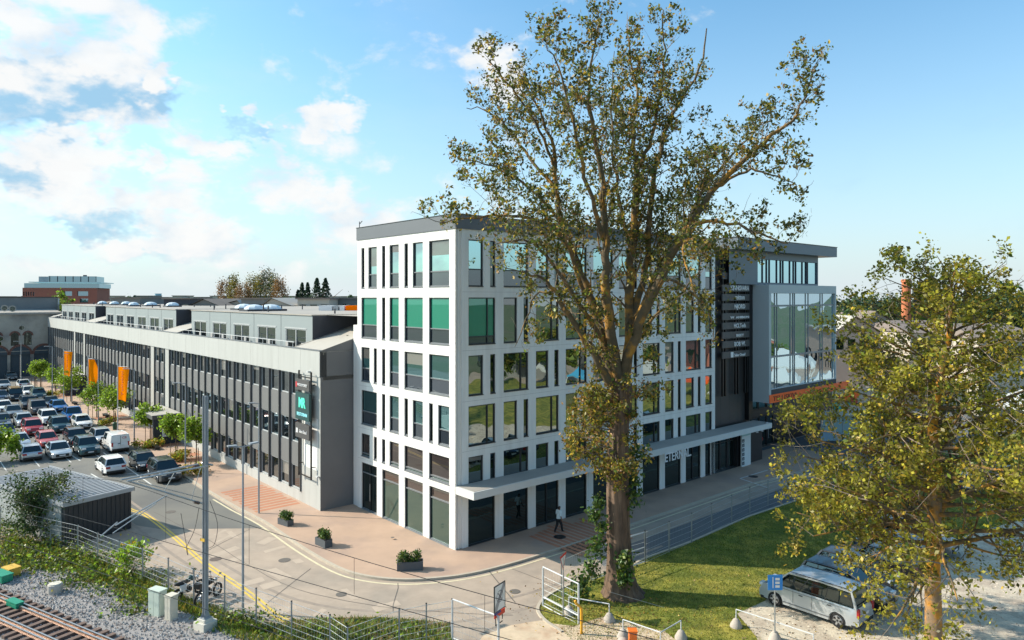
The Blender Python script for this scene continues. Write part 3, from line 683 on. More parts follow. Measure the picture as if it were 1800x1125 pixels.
# ---- long grey office building
VG = 13.2; UG = -2.64; LG = 131.6
G0 = thing('long_office_building', 'long low grey office block with repeating window bays, pale fascia and roof terraces', 'building', tuple(UV(UG, VG)), ANG)
# local: x inward, y along the facade
mpG = lambda s, z, d: (d, s, z)
blank = {17, 20, 40, 44}
NB = 62
mb = MB(); wall_grid(mb, 0, 3.26, 0, 10.05, [(.35, 3.0, 2.9, 6.9)], mpG, .05); mb.box(0, 0, 0, .02, 3.26, .01); obj('wall', mb, m_fascia, G0)
mb = MB(); mb.box(.03, .36, 3.0, .05, 2.89, 6.9); obj('white_panel', mb, m_white, G0)
mb = MB(); mb.box(.012, 3.26, 0, .3, LG, .9); obj('plinth', mb, m_fascia, G0)
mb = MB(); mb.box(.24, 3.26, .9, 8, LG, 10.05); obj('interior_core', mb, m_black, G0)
mw = {}
def gmesh(name, z0, z1, m, d):
    if name not in mw:
        b = MB()
        if name.startswith('win'):
            b.box(d, .10, z0, d + .08, .16, z1, 0); b.box(d, 1.87, z0, d + .08, 1.93, z1, 0); b.box(d, .16, z0, d + .08, 1.87, z0 + .09, 0); b.box(d, .16, z1 - .05, d + .08, 1.87, z1, 0)
        else: b.box(d, .05, z0, d + .1, 1.98, z1)
        mw[name] = b.mesh('window' if name.startswith('win') else 'wall_panel', m)
        if name.startswith('win'):
            p = MB(); p.quad((d + .05, .16, z0 + .09), (d + .05, 1.87, z0 + .09), (d + .05, 1.87, z1 - .05), (d + .05, .16, z1 - .05)); mw[name + 'p'] = p.mesh('pane', m_glassG)
    return mw[name]
m_wf = mat('light_window_rail', (.42, .43, .43), .5)
for i in range(NB):
    s = 3.28 + 2.03 * i
    if i in blank:
        b = MB(); b.box(.02, s - .02, .9, .16, s + 2.05, 10.05); obj('blank_panel', b, mat('blank_grey', (.38, .38, .36), .6, var=.05), G0); continue
    for nm, z0, z1 in (('win1', 8.3, 10.02), ('win2', 4.56, 6.42), ('win3', .93, 2.74)):
        me = gmesh(nm, z0, z1, m_wf, .10)
        if nm + 'v' not in mw:
            mw[nm + 'v'] = []
            for kind in range(4):
                p = MB(); a, b_, lo, hi = .16, 1.87, z0 + .09, z1 - .05
                Q = lambda y0, q0, y1, q1, m_: p.quad((.15, y0, q0), (.15, y1, q0), (.15, y1, q1), (.15, y0, q1), m_)
                f_ = [.35, .6, .2, 0][kind]; zc_ = hi - (hi - lo) * f_
                if kind < 3: Q(a, zc_, b_, hi, 1); Q(a, lo, b_, zc_, 0)
                else: Q(a, lo, a + .5, hi, 2); Q(a + .5, lo, b_, hi, 0)
                mw[nm + 'v'].append(p.mesh('pane', [m_glassG, m_glassBl, m_glassCu]))
        w = link('window', me, G0, (0, s, 0)); pn = link('pane', mw[nm + 'p'] if rng.random() < .66 else mw[nm + 'v'][rng.integers(0, 4)], w)
        pn.rotation_euler = (0, 0, rng.normal(0, .0025))
    for nm, z0, z1 in (('pan1', 6.44, 8.28), ('pan2', 2.76, 4.54)):
        link('wall_panel', gmesh(nm, z0, z1, m_greypanel, .05), G0, (0, s, 0))
fm = MB(); fm.box(-.10, -.045, .9, .2, .045, 10.05); fme = fm.mesh('mullion', m_mullion)
for i in range(NB + 1): link('mullion', fme, G0, (0, 3.28 + 2.03 * i, 0))
# fascia panels
edges = [0, 3.28] + [7.35 + 6.1 * k for k in range(21)]
for i in range(len(edges) - 1):
    a, b = edges[i], min(edges[i + 1], LG)
    mb = MB(); mb.box(-.06, a + .012, 10.06, .2, b - .012, 12.0); obj('fascia_panel', mb, m_fascia, G0)
mb = MB(); mb.box(-.02, 0, 10.07, .5, LG, 11.95); obj('fascia_backing', mb, m_mullion, G0)
mb = MB(); mb.box(-.09, 0, 12.0, .26, LG, 12.05); obj('fascia_cap', mb, m_framel, G0)
# end wall follows the sloping roof
prof = [(0, 0), (0, 12.0), (8.6, 14.55), (32, 14.55), (32, 0)]
for y_ in (0, LG): mb = MB(); mb.poly([(x, y_, z) for x, z in prof]); obj('end_wall', mb, m_endwall, G0)
slope = lambda x: 12.0 + x * .2965
def slopeq(t0, t1):
    mb = MB(); mb.box(0.2, t0, 11.7, .3, t1, 11.95); mb.quad((.2, t0, slope(.2)), (8.6, t0, 14.55), (8.6, t1, 14.55), (.2, t1, slope(.2))); mb.box(0.2, t0, 9.8, 8, t1, 10.1)
    mb.box(.15, t0, 11.9, 8.6, t0 + .12, 11.95)
    # low upstands on each side of the slope
    for t in (t0, t1 - .14): mb.poly([(.15, t, 12.07), (8.6, t, 14.62), (8.6, t + .14, 14.62), (.15, t + .14, 12.07)])
    for t in (max(t0, .03), min(t1, LG - .03)): mb.poly([(.15, t, 11.0), (8.6, t, 11.0), (8.6, t, 14.60), (.15, t, 12.06)], 1)
    obj('roof_slope', mb, [m_roofl, m_dark], G0)
mb = MB(); mb.quad((3.0, 0, 14.552), (32, 0, 14.552), (32, LG, 14.552), (3.0, LG, 14.552)); obj('roof', mb, m_roof, G0)
dorm = [(4.9, 35.6, 5), (41.4, 78.3, 6), (86.0, 117.0, 5)]
for a, b in ((0, 4.9), (35.6, 41.4), (78.3, 86.0), (117.0, LG)): slopeq(a, b)
DX = 1.72
for a, b, n in dorm:
    w = (b - a) / n; ops = [(a + w * k + 1.15, 11.5, a + w * k + w - .95, 13.36) for k in range(n)]
    mb = MB(); wall_grid(mb, a, b, 11.0, 14.52, ops, lambda s, z, d: (DX + d, s, z), .12)
    mb.poly([(DX, a, 11), (9, a, 11), (9, a, 14.52), (DX, a, 14.52)], 1); mb.poly([(DX, b, 11), (9, b, 11), (9, b, 14.52), (DX, b, 14.52)], 1)
    mb.box(DX + .2, a + .1, 11, DX + .4, b - .1, 14.4, 1)
    for k in range(1, n): mb.box(DX - .008, a + w * k - .03, 11, DX, a + w * k + .03, 14.5, 1)
    d = obj('dormer', mb, [m_dormer, m_dark], G0)
    for o in ops:
        f = MB(); W_ = o[2] - o[0]; H_ = o[3] - o[1]; x0 = DX + .02
        for (s0, z0, s1, z1) in ((0, 0, .1, H_), (W_ - .1, 0, W_, H_), (W_ / 2 - .06, 0, W_ / 2 + .06, H_), (.1, H_ - .08, W_ - .1, H_), (.1, .0, W_ - .1, .08), (-.12, H_, W_ + .12, H_ + .1)):
            f.box(x0 - (.05 if z0 == H_ else 0), o[0] + s0, o[1] + z0, x0 + .06, o[0] + s1, o[1] + z1, 0)
        f.quad((x0 + .05, o[0] + .1, o[1] + .08), (x0 + .05, o[2] - .1, o[1] + .08), (x0 + .05, o[2] - .1, o[3] - .08), (x0 + .05, o[0] + .1, o[3] - .08), 1)
        obj('window', f, [m_wf, m_glassG], d)
    mb = MB(); mb.box(DX - .08, a, 14.52, 9.2, b, 14.60); obj('dormer_roof', mb, m_roof, G0)
    mb = MB(); mb.box(.25, a, 11.2, DX, b, 11.42); obj('terrace_floor', mb, m_endwall, G0)
    # terrace rail
    mb = MB(); mb.box(.18, a + .1, 12.42, .23, b - .1, 12.47)
    k = a + .3
    while k < b: mb.box(.185, k, 11.95, .215, k + .03, 12.42); k += 2.03
    obj('terrace_rail', mb, m_whitesteel, G0)
    for q in range(int((b - a) / 3.1)):
        t = a + 1 + q * 3.1 + rng.uniform(-.4, .4); w0 = UV(UG + .85, VG + t, 11.42)
        c = thing('terrace_chair', 'small grey chair on the roof terrace before the dormer windows', 'chair', tuple(w0), ANG, 'chairs on the roof terraces')
        mb = MB(); mb.box(0, 0, .38, .5, .5, .45); obj('seat', mb, mat('terrace_seat', (.35, .34, .33), .6), c); mb = MB(); mb.box(.44, 0, .45, .5, .5, .85); obj('backrest', mb, MATS['terrace_seat'], c)
        mb = MB()
        for sx, sy in ((.03, .03), (.47, .03), (.03, .47), (.47, .47)): mb = MB(); mb.tube([(sx, sy, 0), (sx, sy, .38)], .02, 4); obj('leg', mb, MATS['terrace_seat'], c)
# skylights
for (px, py, r) in ((180, 540, 1.0), (201, 540, .95), (222, 539, 1.0), (235, 543, .9), (265, 540, 1.15), (303, 540, 1.1), (429, 542, 1.2), (447, 544, 1.2), (475, 542, 1.35)):
    u = 5.0 + (543 - py) * .9; Pq = UV(UG + u, VG); kk = (px - 900) / F; v = (kk * Pq.y - Pq.x) / (dA.x - kk * dA.y); r *= .95
    mb = MB(); mb.box(-r, -r, 14.55, r, r, 14.8, 1)
    ns = 10; rr = r * .92
    for i in range(4):
        a0, a1 = i / 4 * math.pi / 2, (i + 1) / 4 * math.pi / 2
        for j in range(ns):
            t0, t1 = 2 * math.pi * j / ns, 2 * math.pi * (j + 1) / ns
            P_ = lambda a, t: (rr * math.cos(a) * math.cos(t), rr * math.cos(a) * math.sin(t), 14.8 + .5 * math.sin(a))
            mb.quad(P_(a0, t0), P_(a0, t1), P_(a1, t1), P_(a1, t0), 0)
    obj('skylight', mb, [mat('dome_acrylic', (.66, .72, .74), .15, spec=.8), m_dark], G0, smooth=True, angle=40, loc=(u, v, 0))
for k in range(26):
    mb = MB(); h = rng.uniform(.3, .7); mb.tube([(0, 0, 14.5), (0, 0, 14.55 + h)], .07, 6); obj('roof_vent', mb, m_dark, G0, loc=(rng.uniform(3, 14), rng.uniform(3, 125), 0))
mb = MB()
for s in (14, 22, 31): mb.lathe([(.10, 0), (.10, .02)], (1.2 + s * .15, 2.0, slope(1.2 + s * .15) + .01), 8)
obj('slope_drain', mb, m_black2, G0)
# entrance canopies
for s, L in ((33.2, 7.5), (84, 7)):
    mb = MB(); mb.box(-3.0, s, 2.95, -.1, s + L, 3.35); obj('entrance_canopy', mb, m_roofl, G0)
    mb = MB(); mb.box(-3.02, s - .02, 2.9, -.1, s + L + .02, 3.3); obj('canopy_edge', mb, m_mullion, G0)
    mb = MB(); mb.box(-2.9, s + .1, .1, -.12, s + .25, 2.9, 0); obj('letter_wall', mb, m_dark, G0)
    text_obj('B' if s < 50 else 'C', 1.9, lambda a, b, c, s=s: (-1.6 + a, s + .06 - c, .95 + b), m_signw, G0, ext=.02, bold=.02)
# tower sign on the white end bay
mb = MB()
for s in (.85, 2.95): mb.tube([(-.32, s, 2.3), (-.32, s, 10.4)], .07, 6)
for z in (2.4, 9.9, 6.2): mb.box(-.34, .85, z, -.28, 2.95, z + .08)
for s in (.85, 2.95):
    for z in (3.2, 9.4): mb.box(-.3, s - .03, z, 0, s + .03, z + .06)
obj('sign_frame', mb, m_black2, G0)
for z0, z1, m in ((8.95, 9.75, m_signd), (6.7, 8.75, mat('sign_teal_dark', (.02, .065, .065), .4)), (5.3, 6.4, m_signd)):
    mb = MB(); mb.box(-.55, .75, z0, -.36, 3.1, z1); obj('sign_panel', mb, m, G0)
mt = lambda s0, z0: (lambda a, b, c: (-.57 - c, s0 - a, z0 + b))
text_obj('WOOLMONEY', .30, mt(1.85, 9.25), m_signw, G0, width=1.7)
mb = MB(); mb.box(-.58, 2.75, 9.15, -.56, 3.0, 9.55); obj('sign_mark', mb, mat('sign_crimson', (.5, .03, .04), .5), G0)
text_obj('MR', 1.05, mt(1.9, 7.65), mat('sign_mint', (.10, .70, .50), .4, emit=.25), G0, bold=.03, width=1.15)
text_obj('RESTORAN', .36, mt(1.9, 7.0), mat('sign_ice', (.30, .70, .75), .4, emit=.25), G0, width=1.7)
text_obj('Sulev Omad', .34, mt(1.75, 5.7), m_signw, G0, width=1.25)
mb = MB(); mb.box(-.58, 2.62, 5.65, -.56, 2.92, 6.0); obj('sign_emblem', mb, m_signw, G0)
mb = MB(); mb.box(-.3, 1.5, 10.3, -.05, 1.7, 10.42); mb.box(-.22, .1, 2.6, -.05, .35, 2.7); obj('wall_camera', mb, m_whitesteel, G0)
for z in (3.5, 4.4, 5.3, 6.3):
    mb = MB(); mb.lathe([(.06, 0), (.06, .02)], (0, 0, 0), 8); obj('panel_bolt', mb, m_black2, G0, loc=(.02, 1.6, z), rot=(0, R(-90), 0))
# ------------------------------------------------------------------ vehicles
m_tyre = mat('tyre', (.012, .012, .013), .8); m_rim = mat('alloy_rim', (.45, .46, .48), .3, metal=.7); m_rimd = mat('dark_rim', (.08, .08, .09), .35, metal=.5)
m_carglass = glass('car_glass', (.006, .010, .011), (.8, .95, .95), .05, rough=.02)
m_lamp = mat('headlamp', (.62, .65, .68), .12, spec=.9); m_tail = mat('tail_lamp', (.38, .012, .016), .25, spec=.8); m_plate = mat('number_plate', (.68, .69, .70), .5)
m_trim = mat('car_trim', (.014, .014, .015), .55); m_shadowgap = MATS['car_trim']
PAINT = {}
def paint(name, c, metal=.0):
    if name not in PAINT: PAINT[name] = mat('paint_' + name, c, .28, metal=metal, coat=.6, var=.03, vs=.8)
    return PAINT[name]
for n_, c_, mt_ in (('white', (.78, .78, .77), 0), ('silver', (.46, .49, .51), .45), ('grey', (.15, .16, .17), .35), ('darkgrey', (.05, .055, .062), .3), ('black', (.014, .015, .018), .1), ('red', (.42, .035, .035), .1),
                    ('rose', (.50, .09, .085), .1), ('blue', (.02, .15, .42), .2), ('navy', (.018, .035, .08), .2), ('teal', (.035, .085, .10), .3), ('brown', (.10, .085, .085), .3), ('tan', (.42, .28, .12), 0)):
    paint(n_, c_, mt_)
CT = {  # L, half width, belt profile (front to rear), roof (x_ws_base, x_roof_front, x_roof_rear, x_rear_base), roof z, wheelbase x's, wheel radius
 'hatch': dict(L=4.25, w=.88, hood=.86, belt=.94, rear=.96, g=(1.02, .30, -1.62, -2.0), h=1.47, wx=(1.32, -1.30), r=.32),
 'sedan': dict(L=4.65, w=.90, hood=.84, belt=.92, rear=.99, g=(.95, .22, -1.02, -1.72), h=1.44, wx=(1.40, -1.40), r=.33),
 'wagon': dict(L=4.65, w=.90, hood=.85, belt=.93, rear=.97, g=(.95, .22, -1.85, -2.22), h=1.47, wx=(1.40, -1.40), r=.33),
 'suv': dict(L=4.55, w=.93, hood=1.02, belt=1.08, rear=1.10, g=(1.08, .42, -1.82, -2.14), h=1.68, wx=(1.38, -1.36), r=.37),
 'van': dict(L=4.5, w=.92, hood=1.05, belt=1.10, rear=1.12, g=(1.40, .78, -2.08, -2.2), h=1.85, wx=(1.45, -1.35), r=.33),
 'minivan': dict(L=5.14, w=.96, hood=1.08, belt=1.14, rear=1.16, g=(1.72, .92, -2.22, -2.46), h=1.90, wx=(1.62, -1.62), r=.36),
 'jeep': dict(L=4.4, w=.93, hood=1.10, belt=1.14, rear=1.14, g=(.85, .55, -2.0, -2.1), h=1.85, wx=(1.36, -1.36), r=.40),
 'pickup': dict(L=5.2, w=.93, hood=1.02, belt=1.08, rear=1.05, g=(1.0, .4, -.75, -1.05), h=1.78, wx=(1.6, -1.6), r=.39)}
def arch(cx, r, z0, n=7):
    return [(cx + r * math.cos(t), z0 + r * math.sin(t)) for t in [math.pi * i / (n - 1) for i in range(n)]]
def car_meshes(kind):
    c = CT[kind]; L, w = c['L'] / 2, c['w']; zb = .24; r = c['r']
    wf, wr = c['wx']; g = c['g']; H = c['h']; tumble = .20 if kind not in ('van', 'minivan', 'jeep') else .11
    top = [(L - .02, .52), (L - .06, .66), (L - .28, c['hood'] - .10), (L - .7, c['hood'] - .03), (g[0] + .05, c['hood'] + .02), (g[0] - .25, c['belt']), (g[3] + .15, c['rear']), (-L + .12, c['rear'] - .03), (-L + .02, c['rear'] - .22), (-L, .45), (-L + .08, zb + .04)]
    bot = [(wr - r - .06, zb)] + arch(wr, r + .05, r * .92)[::-1] + [(wr + r + .06, zb), (wf - r - .06, zb)] + arch(wf, r + .05, r * .92)[::-1] + [(wf + r + .06, zb), (L - .06, zb + .04)]
    out = top + bot
    cxm = 0; czm = .6
    ring = lambda k, y: [((x - cxm) * (1 - k * .12) + cxm, y * (1 - .10 * max(0, (abs(x) - L * .62) / (L * .38)) ** 2) * (1 - .05 * max(0, (z - .55))), z + (czm - z) * k * (.16 if z > .8 else 0.02)) for x, z in out]
    mb = MB(); n = len(out)
    rings = [ring(.35, -w), ring(0, -w + .05), ring(0, w - .05), ring(.35, w)]
    k0 = 0
    for rg_ in rings: mb.v += rg_
    for i in range(3):
        for j in range(n):
            mb.f.append((i * n + j, i * n + (j + 1) % n, (i + 1) * n + (j + 1) % n, (i + 1) * n + j)); mb.m.append(0)
    mb.f.append(tuple(range(n))[::-1]); mb.m.append(0); mb.f.append(tuple(3 * n + j for j in range(n))); mb.m.append(0)
    # roof, pillars
    bw, tw = w - .05, w - .05 - tumble
    zbelt = c['belt'] - .03
    def gl(x, z, s):    # greenhouse surface point at height z
        t = (z - zbelt) / (H - zbelt); return (x, s * (bw + (tw - bw) * t), z)
    rz = H
    N_ = 6; pr = []
    for i in range(N_ + 1):
        x = g[1] + (g[2] - g[1]) * i / N_; zz = rz - .045 * (2 * i / N_ - 1) ** 2; pr.append((x, zz))
    for i in range(N_):
        (xa, za), (xb, zb_) = pr[i], pr[i + 1]
        for ys in ((-tw, -tw + .12), (-tw + .12, tw - .12), (tw - .12, tw)):
            dz_ = lambda y: 0 if abs(y) > tw - .05 else .03
            mb.quad((xa, ys[0], za + dz_(ys[0])), (xb, ys[0], zb_ + dz_(ys[0])), (xb, ys[1], zb_ + dz_(ys[1])), (xa, ys[1], za + dz_(ys[1])), 0)
    zt = rz - .045
    def bar(p, q, wd, s):
        mb.tube([p, q], wd, 4, 0)
    pb = []
    for s in (-1, 1):
        A0_, A1_ = (g[0], s * bw, zbelt), (g[1], s * tw, zt); D0, D1 = (g[3], s * bw, zbelt), (g[2], s * tw, zt)
        bar(A0_, A1_, .045, s); bar(D0, D1, .07 if kind != 'sedan' else .05, s)
        mb.tube([(g[1], s * tw, zt), (g[1] * .5 + g[2] * .5, s * tw, rz), (g[2], s * tw, zt)], .04, 4, 0)
    body = mb.mesh('body', [paint('white', (0, 0, 0)), m_trim], smooth=True, angle=32)
    res = {'body': body}
    # glass
    m = MB(); m.quad((g[0] - .01, -bw, zbelt), (g[0] - .01, bw, zbelt), (g[1], tw, zt), (g[1], -tw, zt)); res['windscreen'] = m.mesh('windscreen', m_carglass)
    m = MB(); m.quad((g[3], -bw, zbelt), (g[3], bw, zbelt), (g[2], tw, zt), (g[2], -tw, zt)); res['rear_window'] = m.mesh('rear_window', m_carglass if kind != 'van' else paint('white', (0, 0, 0)))
    for s, nm in ((-1, 'side_window'), (1, 'side_window')):
        def P(u, t):  # u along 0 front..1 rear, t up
            xb_, xt_ = g[0] + (g[3] - g[0]) * u, g[1] + (g[2] - g[1]) * u; x = xb_ + (xt_ - xb_) * t; z = zbelt + (zt - zbelt) * t; return (x, s * (bw + (tw - bw) * t), z)
        cuts = {'van': [.04, .36], 'minivan': [.06, .32, .335, .64, .65, .97], 'suv': [.05, .36, .375, .68, .70, .95], 'sedan': [.05, .45, .465, .93], 'pickup': [.05, .48, .5, .92], 'jeep': [.04, .36, .38, .68, .7, .96]}.get(kind, [.05, .40, .415, .75, .77, .95])
        m = MB()
        for i in range(0, len(cuts), 2):
            a, b = cuts[i], cuts[i + 1]; m.quad(P(a, .04), P(b, .04), P(b, .96), P(a, .96), 0)
        if kind == 'van':
            m.quad(P(.36, 0), P(1, 0), P(1, 1), P(.36, 1), 1)
        for i in range(1, len(cuts) - 1, 2):
            a, b = cuts[i], cuts[i + 1]; m.quad(P(a, .0), P(b, .0), P(b, 1), P(a, 1), 2)
        res[nm + str(s)] = m.mesh('side_window', [m_carglass, PAINT['white'], m_trim])
    # lamps, plates, grille, trim
    wl_ = w * .90
    for s in (-1, 1):
        m = MB(); m.box(L - .22, s * (wl_ - .42), c['hood'] - .27, L - .035, s * (wl_ - .06), c['hood'] - .14); res['headlight%d' % s] = m.mesh('headlight', m_lamp)
        m = MB()
        if kind in ('van', 'minivan', 'suv', 'jeep'): m.box(-L + .10, s * (wl_ - .14), c['rear'] - .42, -L - .015, s * (wl_ - .0), c['rear'] - .02)
        else: m.box(-L + .12, s * (wl_ - .36), c['rear'] - .30, -L - .015, s * (wl_ - .01), c['rear'] - .13)
        res['taillight%d' % s] = m.mesh('taillight', m_tail)
        m = MB(); m.box(g[0] - .28, s * (w - .02), zbelt + .02, g[0] - .12, s * (w + .18), zbelt + .17); res['mirror%d' % s] = m.mesh('mirror', m_trim)
        m = MB()
        for q in (.38, .72):
            x = g[0] + (g[3] - g[0]) * q; m.box(x, s * (w - .02), .80 * c['belt'] + .03, x + .20, s * (w + .012), .80 * c['belt'] + .06)
        res['door_handle%d' % s] = m.mesh('door_handle', m_trim)
    m = MB(); m.box(L - .1, -.55, .36, L + .005, .55, .60); res['grille'] = m.mesh('grille', m_trim)
    m = MB(); m.box(L - .05, -.26, .42, L + .02, .26, .53); res['number_plate1'] = m.mesh('number_plate', m_plate)
    m = MB(); zz = .72 if kind != 'sedan' else .70; m.box(-L - .02, -.26, zz, -L + .05, .26, zz + .11); res['number_plate2'] = m.mesh('number_plate', m_plate)
    m = MB(); m.box(-L + .15, -w + .06, .2, L - .15, w - .06, .33); m.box(-L - .005, -w + .15, .28, -L + .1, w - .15, .46); res['underbody'] = m.mesh('underbody', m_trim)
    # wheel with sub-part rim
    m = MB(); m.lathe([(r * .62, -.11), (r * .95, -.11), (r, -.07), (r, .07), (r * .95, .11), (r * .62, .11)], (0, 0, 0), 18); res['wheel'] = m.mesh('wheel', m_tyre, True, 40)
    m = MB()
    m.lathe([(r * .66, 0), (r * .66, .085)], (0, 0, 0), 16, 1)
    for k in range(5):
        a = 2 * math.pi * k / 5
        for s_ in (-1, 1):
            c_, s2 = math.cos(a), math.sin(a); wv = .045
            m.poly([(c_ * .05 - s2 * wv, s2 * .05 + c_ * wv, .10), (c_ * .05 + s2 * wv, s2 * .05 - c_ * wv, .10), (c_ * r * .64 + s2 * wv, s2 * r * .64 - c_ * wv, .10), (c_ * r * .64 - s2 * wv, s2 * r * .64 + c_ * wv, .10)], 0)
    m.lathe([(r * .66, .086), (r * .60, .112)], (0, 0, 0), 16, 0); m.f.pop(); m.m.pop()
    res['rim'] = m.mesh('rim', [m_rim, m_trim])
    return res
CM = {}
def car(kind, color, P, heading, label, group=None, name='parked_car', cat='car', roof=None, far=False):
    """P: ground point of the centre; heading: angle of the nose"""
    if kind not in CM: CM[kind] = car_meshes(kind)
    c = CT[kind]; t = thing(name, label, cat, (P[0], P[1], P[2] if len(P) > 2 else .012), heading, group)
    for k, me in CM[kind].items():
        if k in ('wheel', 'rim'): continue
        if far and k.startswith(('door_handle', 'mirror')): continue
        o = link(k.rstrip('-12'), me, t)
        for i, sl_ in enumerate(o.material_slots):
            if sl_.material == PAINT['white']: sl_.link = 'OBJECT'; sl_.material = PAINT[color]
    for x in c['wx']:
        for s in (-1, 1):
            wv = link('wheel', CM[kind]['wheel'], t, (x, s * (c['w'] - .10), c['r']), (R(-90) * s, 0, 0))
            if not far: link('rim', CM[kind]['rim'], wv, (0, 0, .028))
    if roof:
        m = MB(); m.box(c['g'][2], -c['w'] + .3, c['h'] + .02, c['g'][1], c['w'] - .3, c['h'] + .14); obj('roof_rack' if roof != 'tan' else 'roof_tent', m, PAINT[roof], t)
    return t
HA = ANG + math.pi / 2          # nose away up the grid
def pc(px, py, kind, color, mode, label, **k):
    P = G(px, py); L = CT[kind]['L'] / 2; c = P + dA * L
    return car(kind, color, (c.x, c.y, .012), HA if mode == 'r' else HA + math.pi, label, 'cars in the parking lot', far=py < 760, **k)
pc(204, 836, 'wagon', 'white', 'r', 'white estate car seen from behind in the nearest parking row beside the ribbed shed')
pc(263, 830, 'hatch', 'black', 'f', 'glossy black hatchback beside the dark grey off-roader nearest the mast')
pc(302, 850, 'suv', 'darkgrey', 'f', 'dark grey off-roader parked nearest the railway mast, facing the camera')
v = pc(212, 796, 'van', 'white', 'r', 'white panel van with closed rear doors in the second row', name='delivery_van', cat='van')
text_obj('CB', .34, lambda a, b, c: (-2.24 - c * .2, -.35 - a, 1.42 + b), MATS['sign_crimson'], v)
mb = MB(); mb.box(-2.24, -.015, .5, -2.215, .015, 1.75); mb.box(-2.26, .05, .92, -2.2, .25, .98); obj('door_seam', mb, m_trim, v)
pc(186, 782, 'hatch', 'silver', 'f', 'pale grey hatchback half hidden behind the white panel van')
pc(160, 803, 'suv', 'teal', 'f', 'dark teal off-roader with green tinted windscreen left of the white panel van')
pc(110, 809, 'sedan', 'silver', 'f', 'blue-grey saloon facing the camera at the front of the lot, centre left')
pc(57, 812, 'wagon', 'silver', 'r', 'silver estate car seen from behind, leftmost in the nearest rows')
pc(38, 792, 'sedan', 'silver', 'f', 'silver saloon facing the camera behind the silver estate')
pc(88, 788, 'hatch', 'rose', 'f', 'pinkish red hatchback, nearer of the two red cars')
pc(140, 786, 'suv', 'black', 'f', 'black off-roader behind the dark teal one')
pc(62, 767, 'suv', 'red', 'f', 'red compact off-roader, farther of the two red cars')
pc(46, 752, 'wagon', 'silver', 'f', 'silver estate just behind the red off-roader')
pc(12, 772, 'sedan', 'navy', 'f', 'dark blue saloon at the left edge of the lot')
pc(6, 752, 'hatch', 'black', 'f', 'black hatchback behind the dark blue saloon at the left edge')
pc(110, 762, 'suv', 'teal', 'f', 'dark green-grey off-roader beside the white one in the middle row')
pc(90, 748, 'suv', 'white', 'f', 'white off-roader behind the dark green-grey one')
pc(150, 755, 'hatch', 'white', 'f', 'small white hatchback at the end of its row near the benches')
pc(134, 743, 'pickup', 'blue', 'r', 'blue pickup parked left of the small white hatchback', name='parked_pickup', cat='pickup')
pc(107, 725, 'hatch', 'blue', 'f', 'bright blue hatchback facing the camera')
pc(94, 717, 'sedan', 'black', 'f', 'black saloon with pale roof behind the bright blue hatchback')
pc(70, 730, 'van', 'brown', 'f', 'brown-grey people carrier in the middle of the lot')
pc(53, 720, 'suv', 'darkgrey', 'f', 'dark grey off-roader behind the brown-grey people carrier')
pc(27, 735, 'sedan', 'grey', 'f', 'mid grey saloon near the left edge in the middle row')
pc(10, 726, 'hatch', 'white', 'f', 'white hatchback at the left edge in the middle row')
pc(71, 704, 'suv', 'teal', 'f', 'teal-grey off-roader in the far row beside the white hatchback')
pc(53, 697, 'hatch', 'white', 'f', 'white hatchback in the far row beside the teal-grey off-roader')
pc(30, 706, 'jeep', 'black', 'f', 'black off-roader with a tan roof tent', roof='tan')
pc(43, 683, 'hatch', 'white', 'r', 'white hatchback seen from behind near the round young trees')
pc(9, 684, 'sedan', 'silver', 'f', 'pale silver saloon at the left edge in the far row')
pc(4, 706, 'hatch', 'navy', 'f', 'dark blue hatchback left of the one with the roof tent')
pc(22, 669, 'sedan', 'grey', 'f', 'light grey saloon in front of the stone hall doors')
pc(6, 665, 'hatch', 'red', 'f', 'dark red hatchback at the foot of the stone hall')
pc(124, 695, 'hatch', 'darkgrey', 'r', 'dark grey hatchback by the young trees before the entrance canopy')
# gravel yard
def yc(k, kind, color, label, mode='r', dv=0., **kw):
    base = (G(1473, 1104) + G(1363.6, 1066.7)) * .5; base = Vector((base.x, base.y, 0)) + dB * (.86 + 2.75 * k) + dA * (.0 + dv)
    return car(kind, color, (base.x, base.y, .058), HA if mode == 'r' else HA + math.pi, label, 'cars on the gravel yard', **kw)
mv = yc(0, 'minivan', 'silver', 'long silver minivan parked on the gravel beside the blue sign', name='parked_minivan', cat='minivan')
mb = MB()
for s in (-1, 1): mb.tube([(.9, s * .72, 1.93), (-2.1, s * .72, 1.93)], .02, 5)
mb.box(-2.55, -.62, 1.2, -2.53, .62, 1.24); obj('roof_rail', mb, m_trim, mv)
mb = MB(); mb.box(-2.575, -.85, .36, -2.4, .85, .5); obj('rear_bumper', mb, PAINT['silver'], mv)
mb = MB()
for s in (-1, 1): mb.box(-1.2, s * .955, .36, 1.2, s * .975, .42); mb.box(-.35, s * .955, .45, -.335, s * .968, 1.1); mb.box(.62, s * .955, .45, .635, s * .968, 1.1); mb.box(-2.1, s * .955, 1.04, 1.5, s * .966, 1.06)
obj('side_trim', mb, MATS['paint_grey'], mv)
yc(1, 'suv', 'black', 'black off-roader on the gravel directly behind the silver minivan', 'f', -.4)
yc(2, 'hatch', 'darkgrey', 'dark grey hatchback third in the gravel yard row', 'f', .2)
yc(3, 'wagon', 'black', 'black estate fourth in the gravel yard row under the tree', 'r', .1)
yc(4, 'hatch', 'navy', 'dark blue hatchback fifth in the gravel yard row, seen through leaves', 'r', .2)
yc(5, 'suv', 'grey', 'grey off-roader at the far end of the gravel yard row behind the trunk', 'f', -.1)

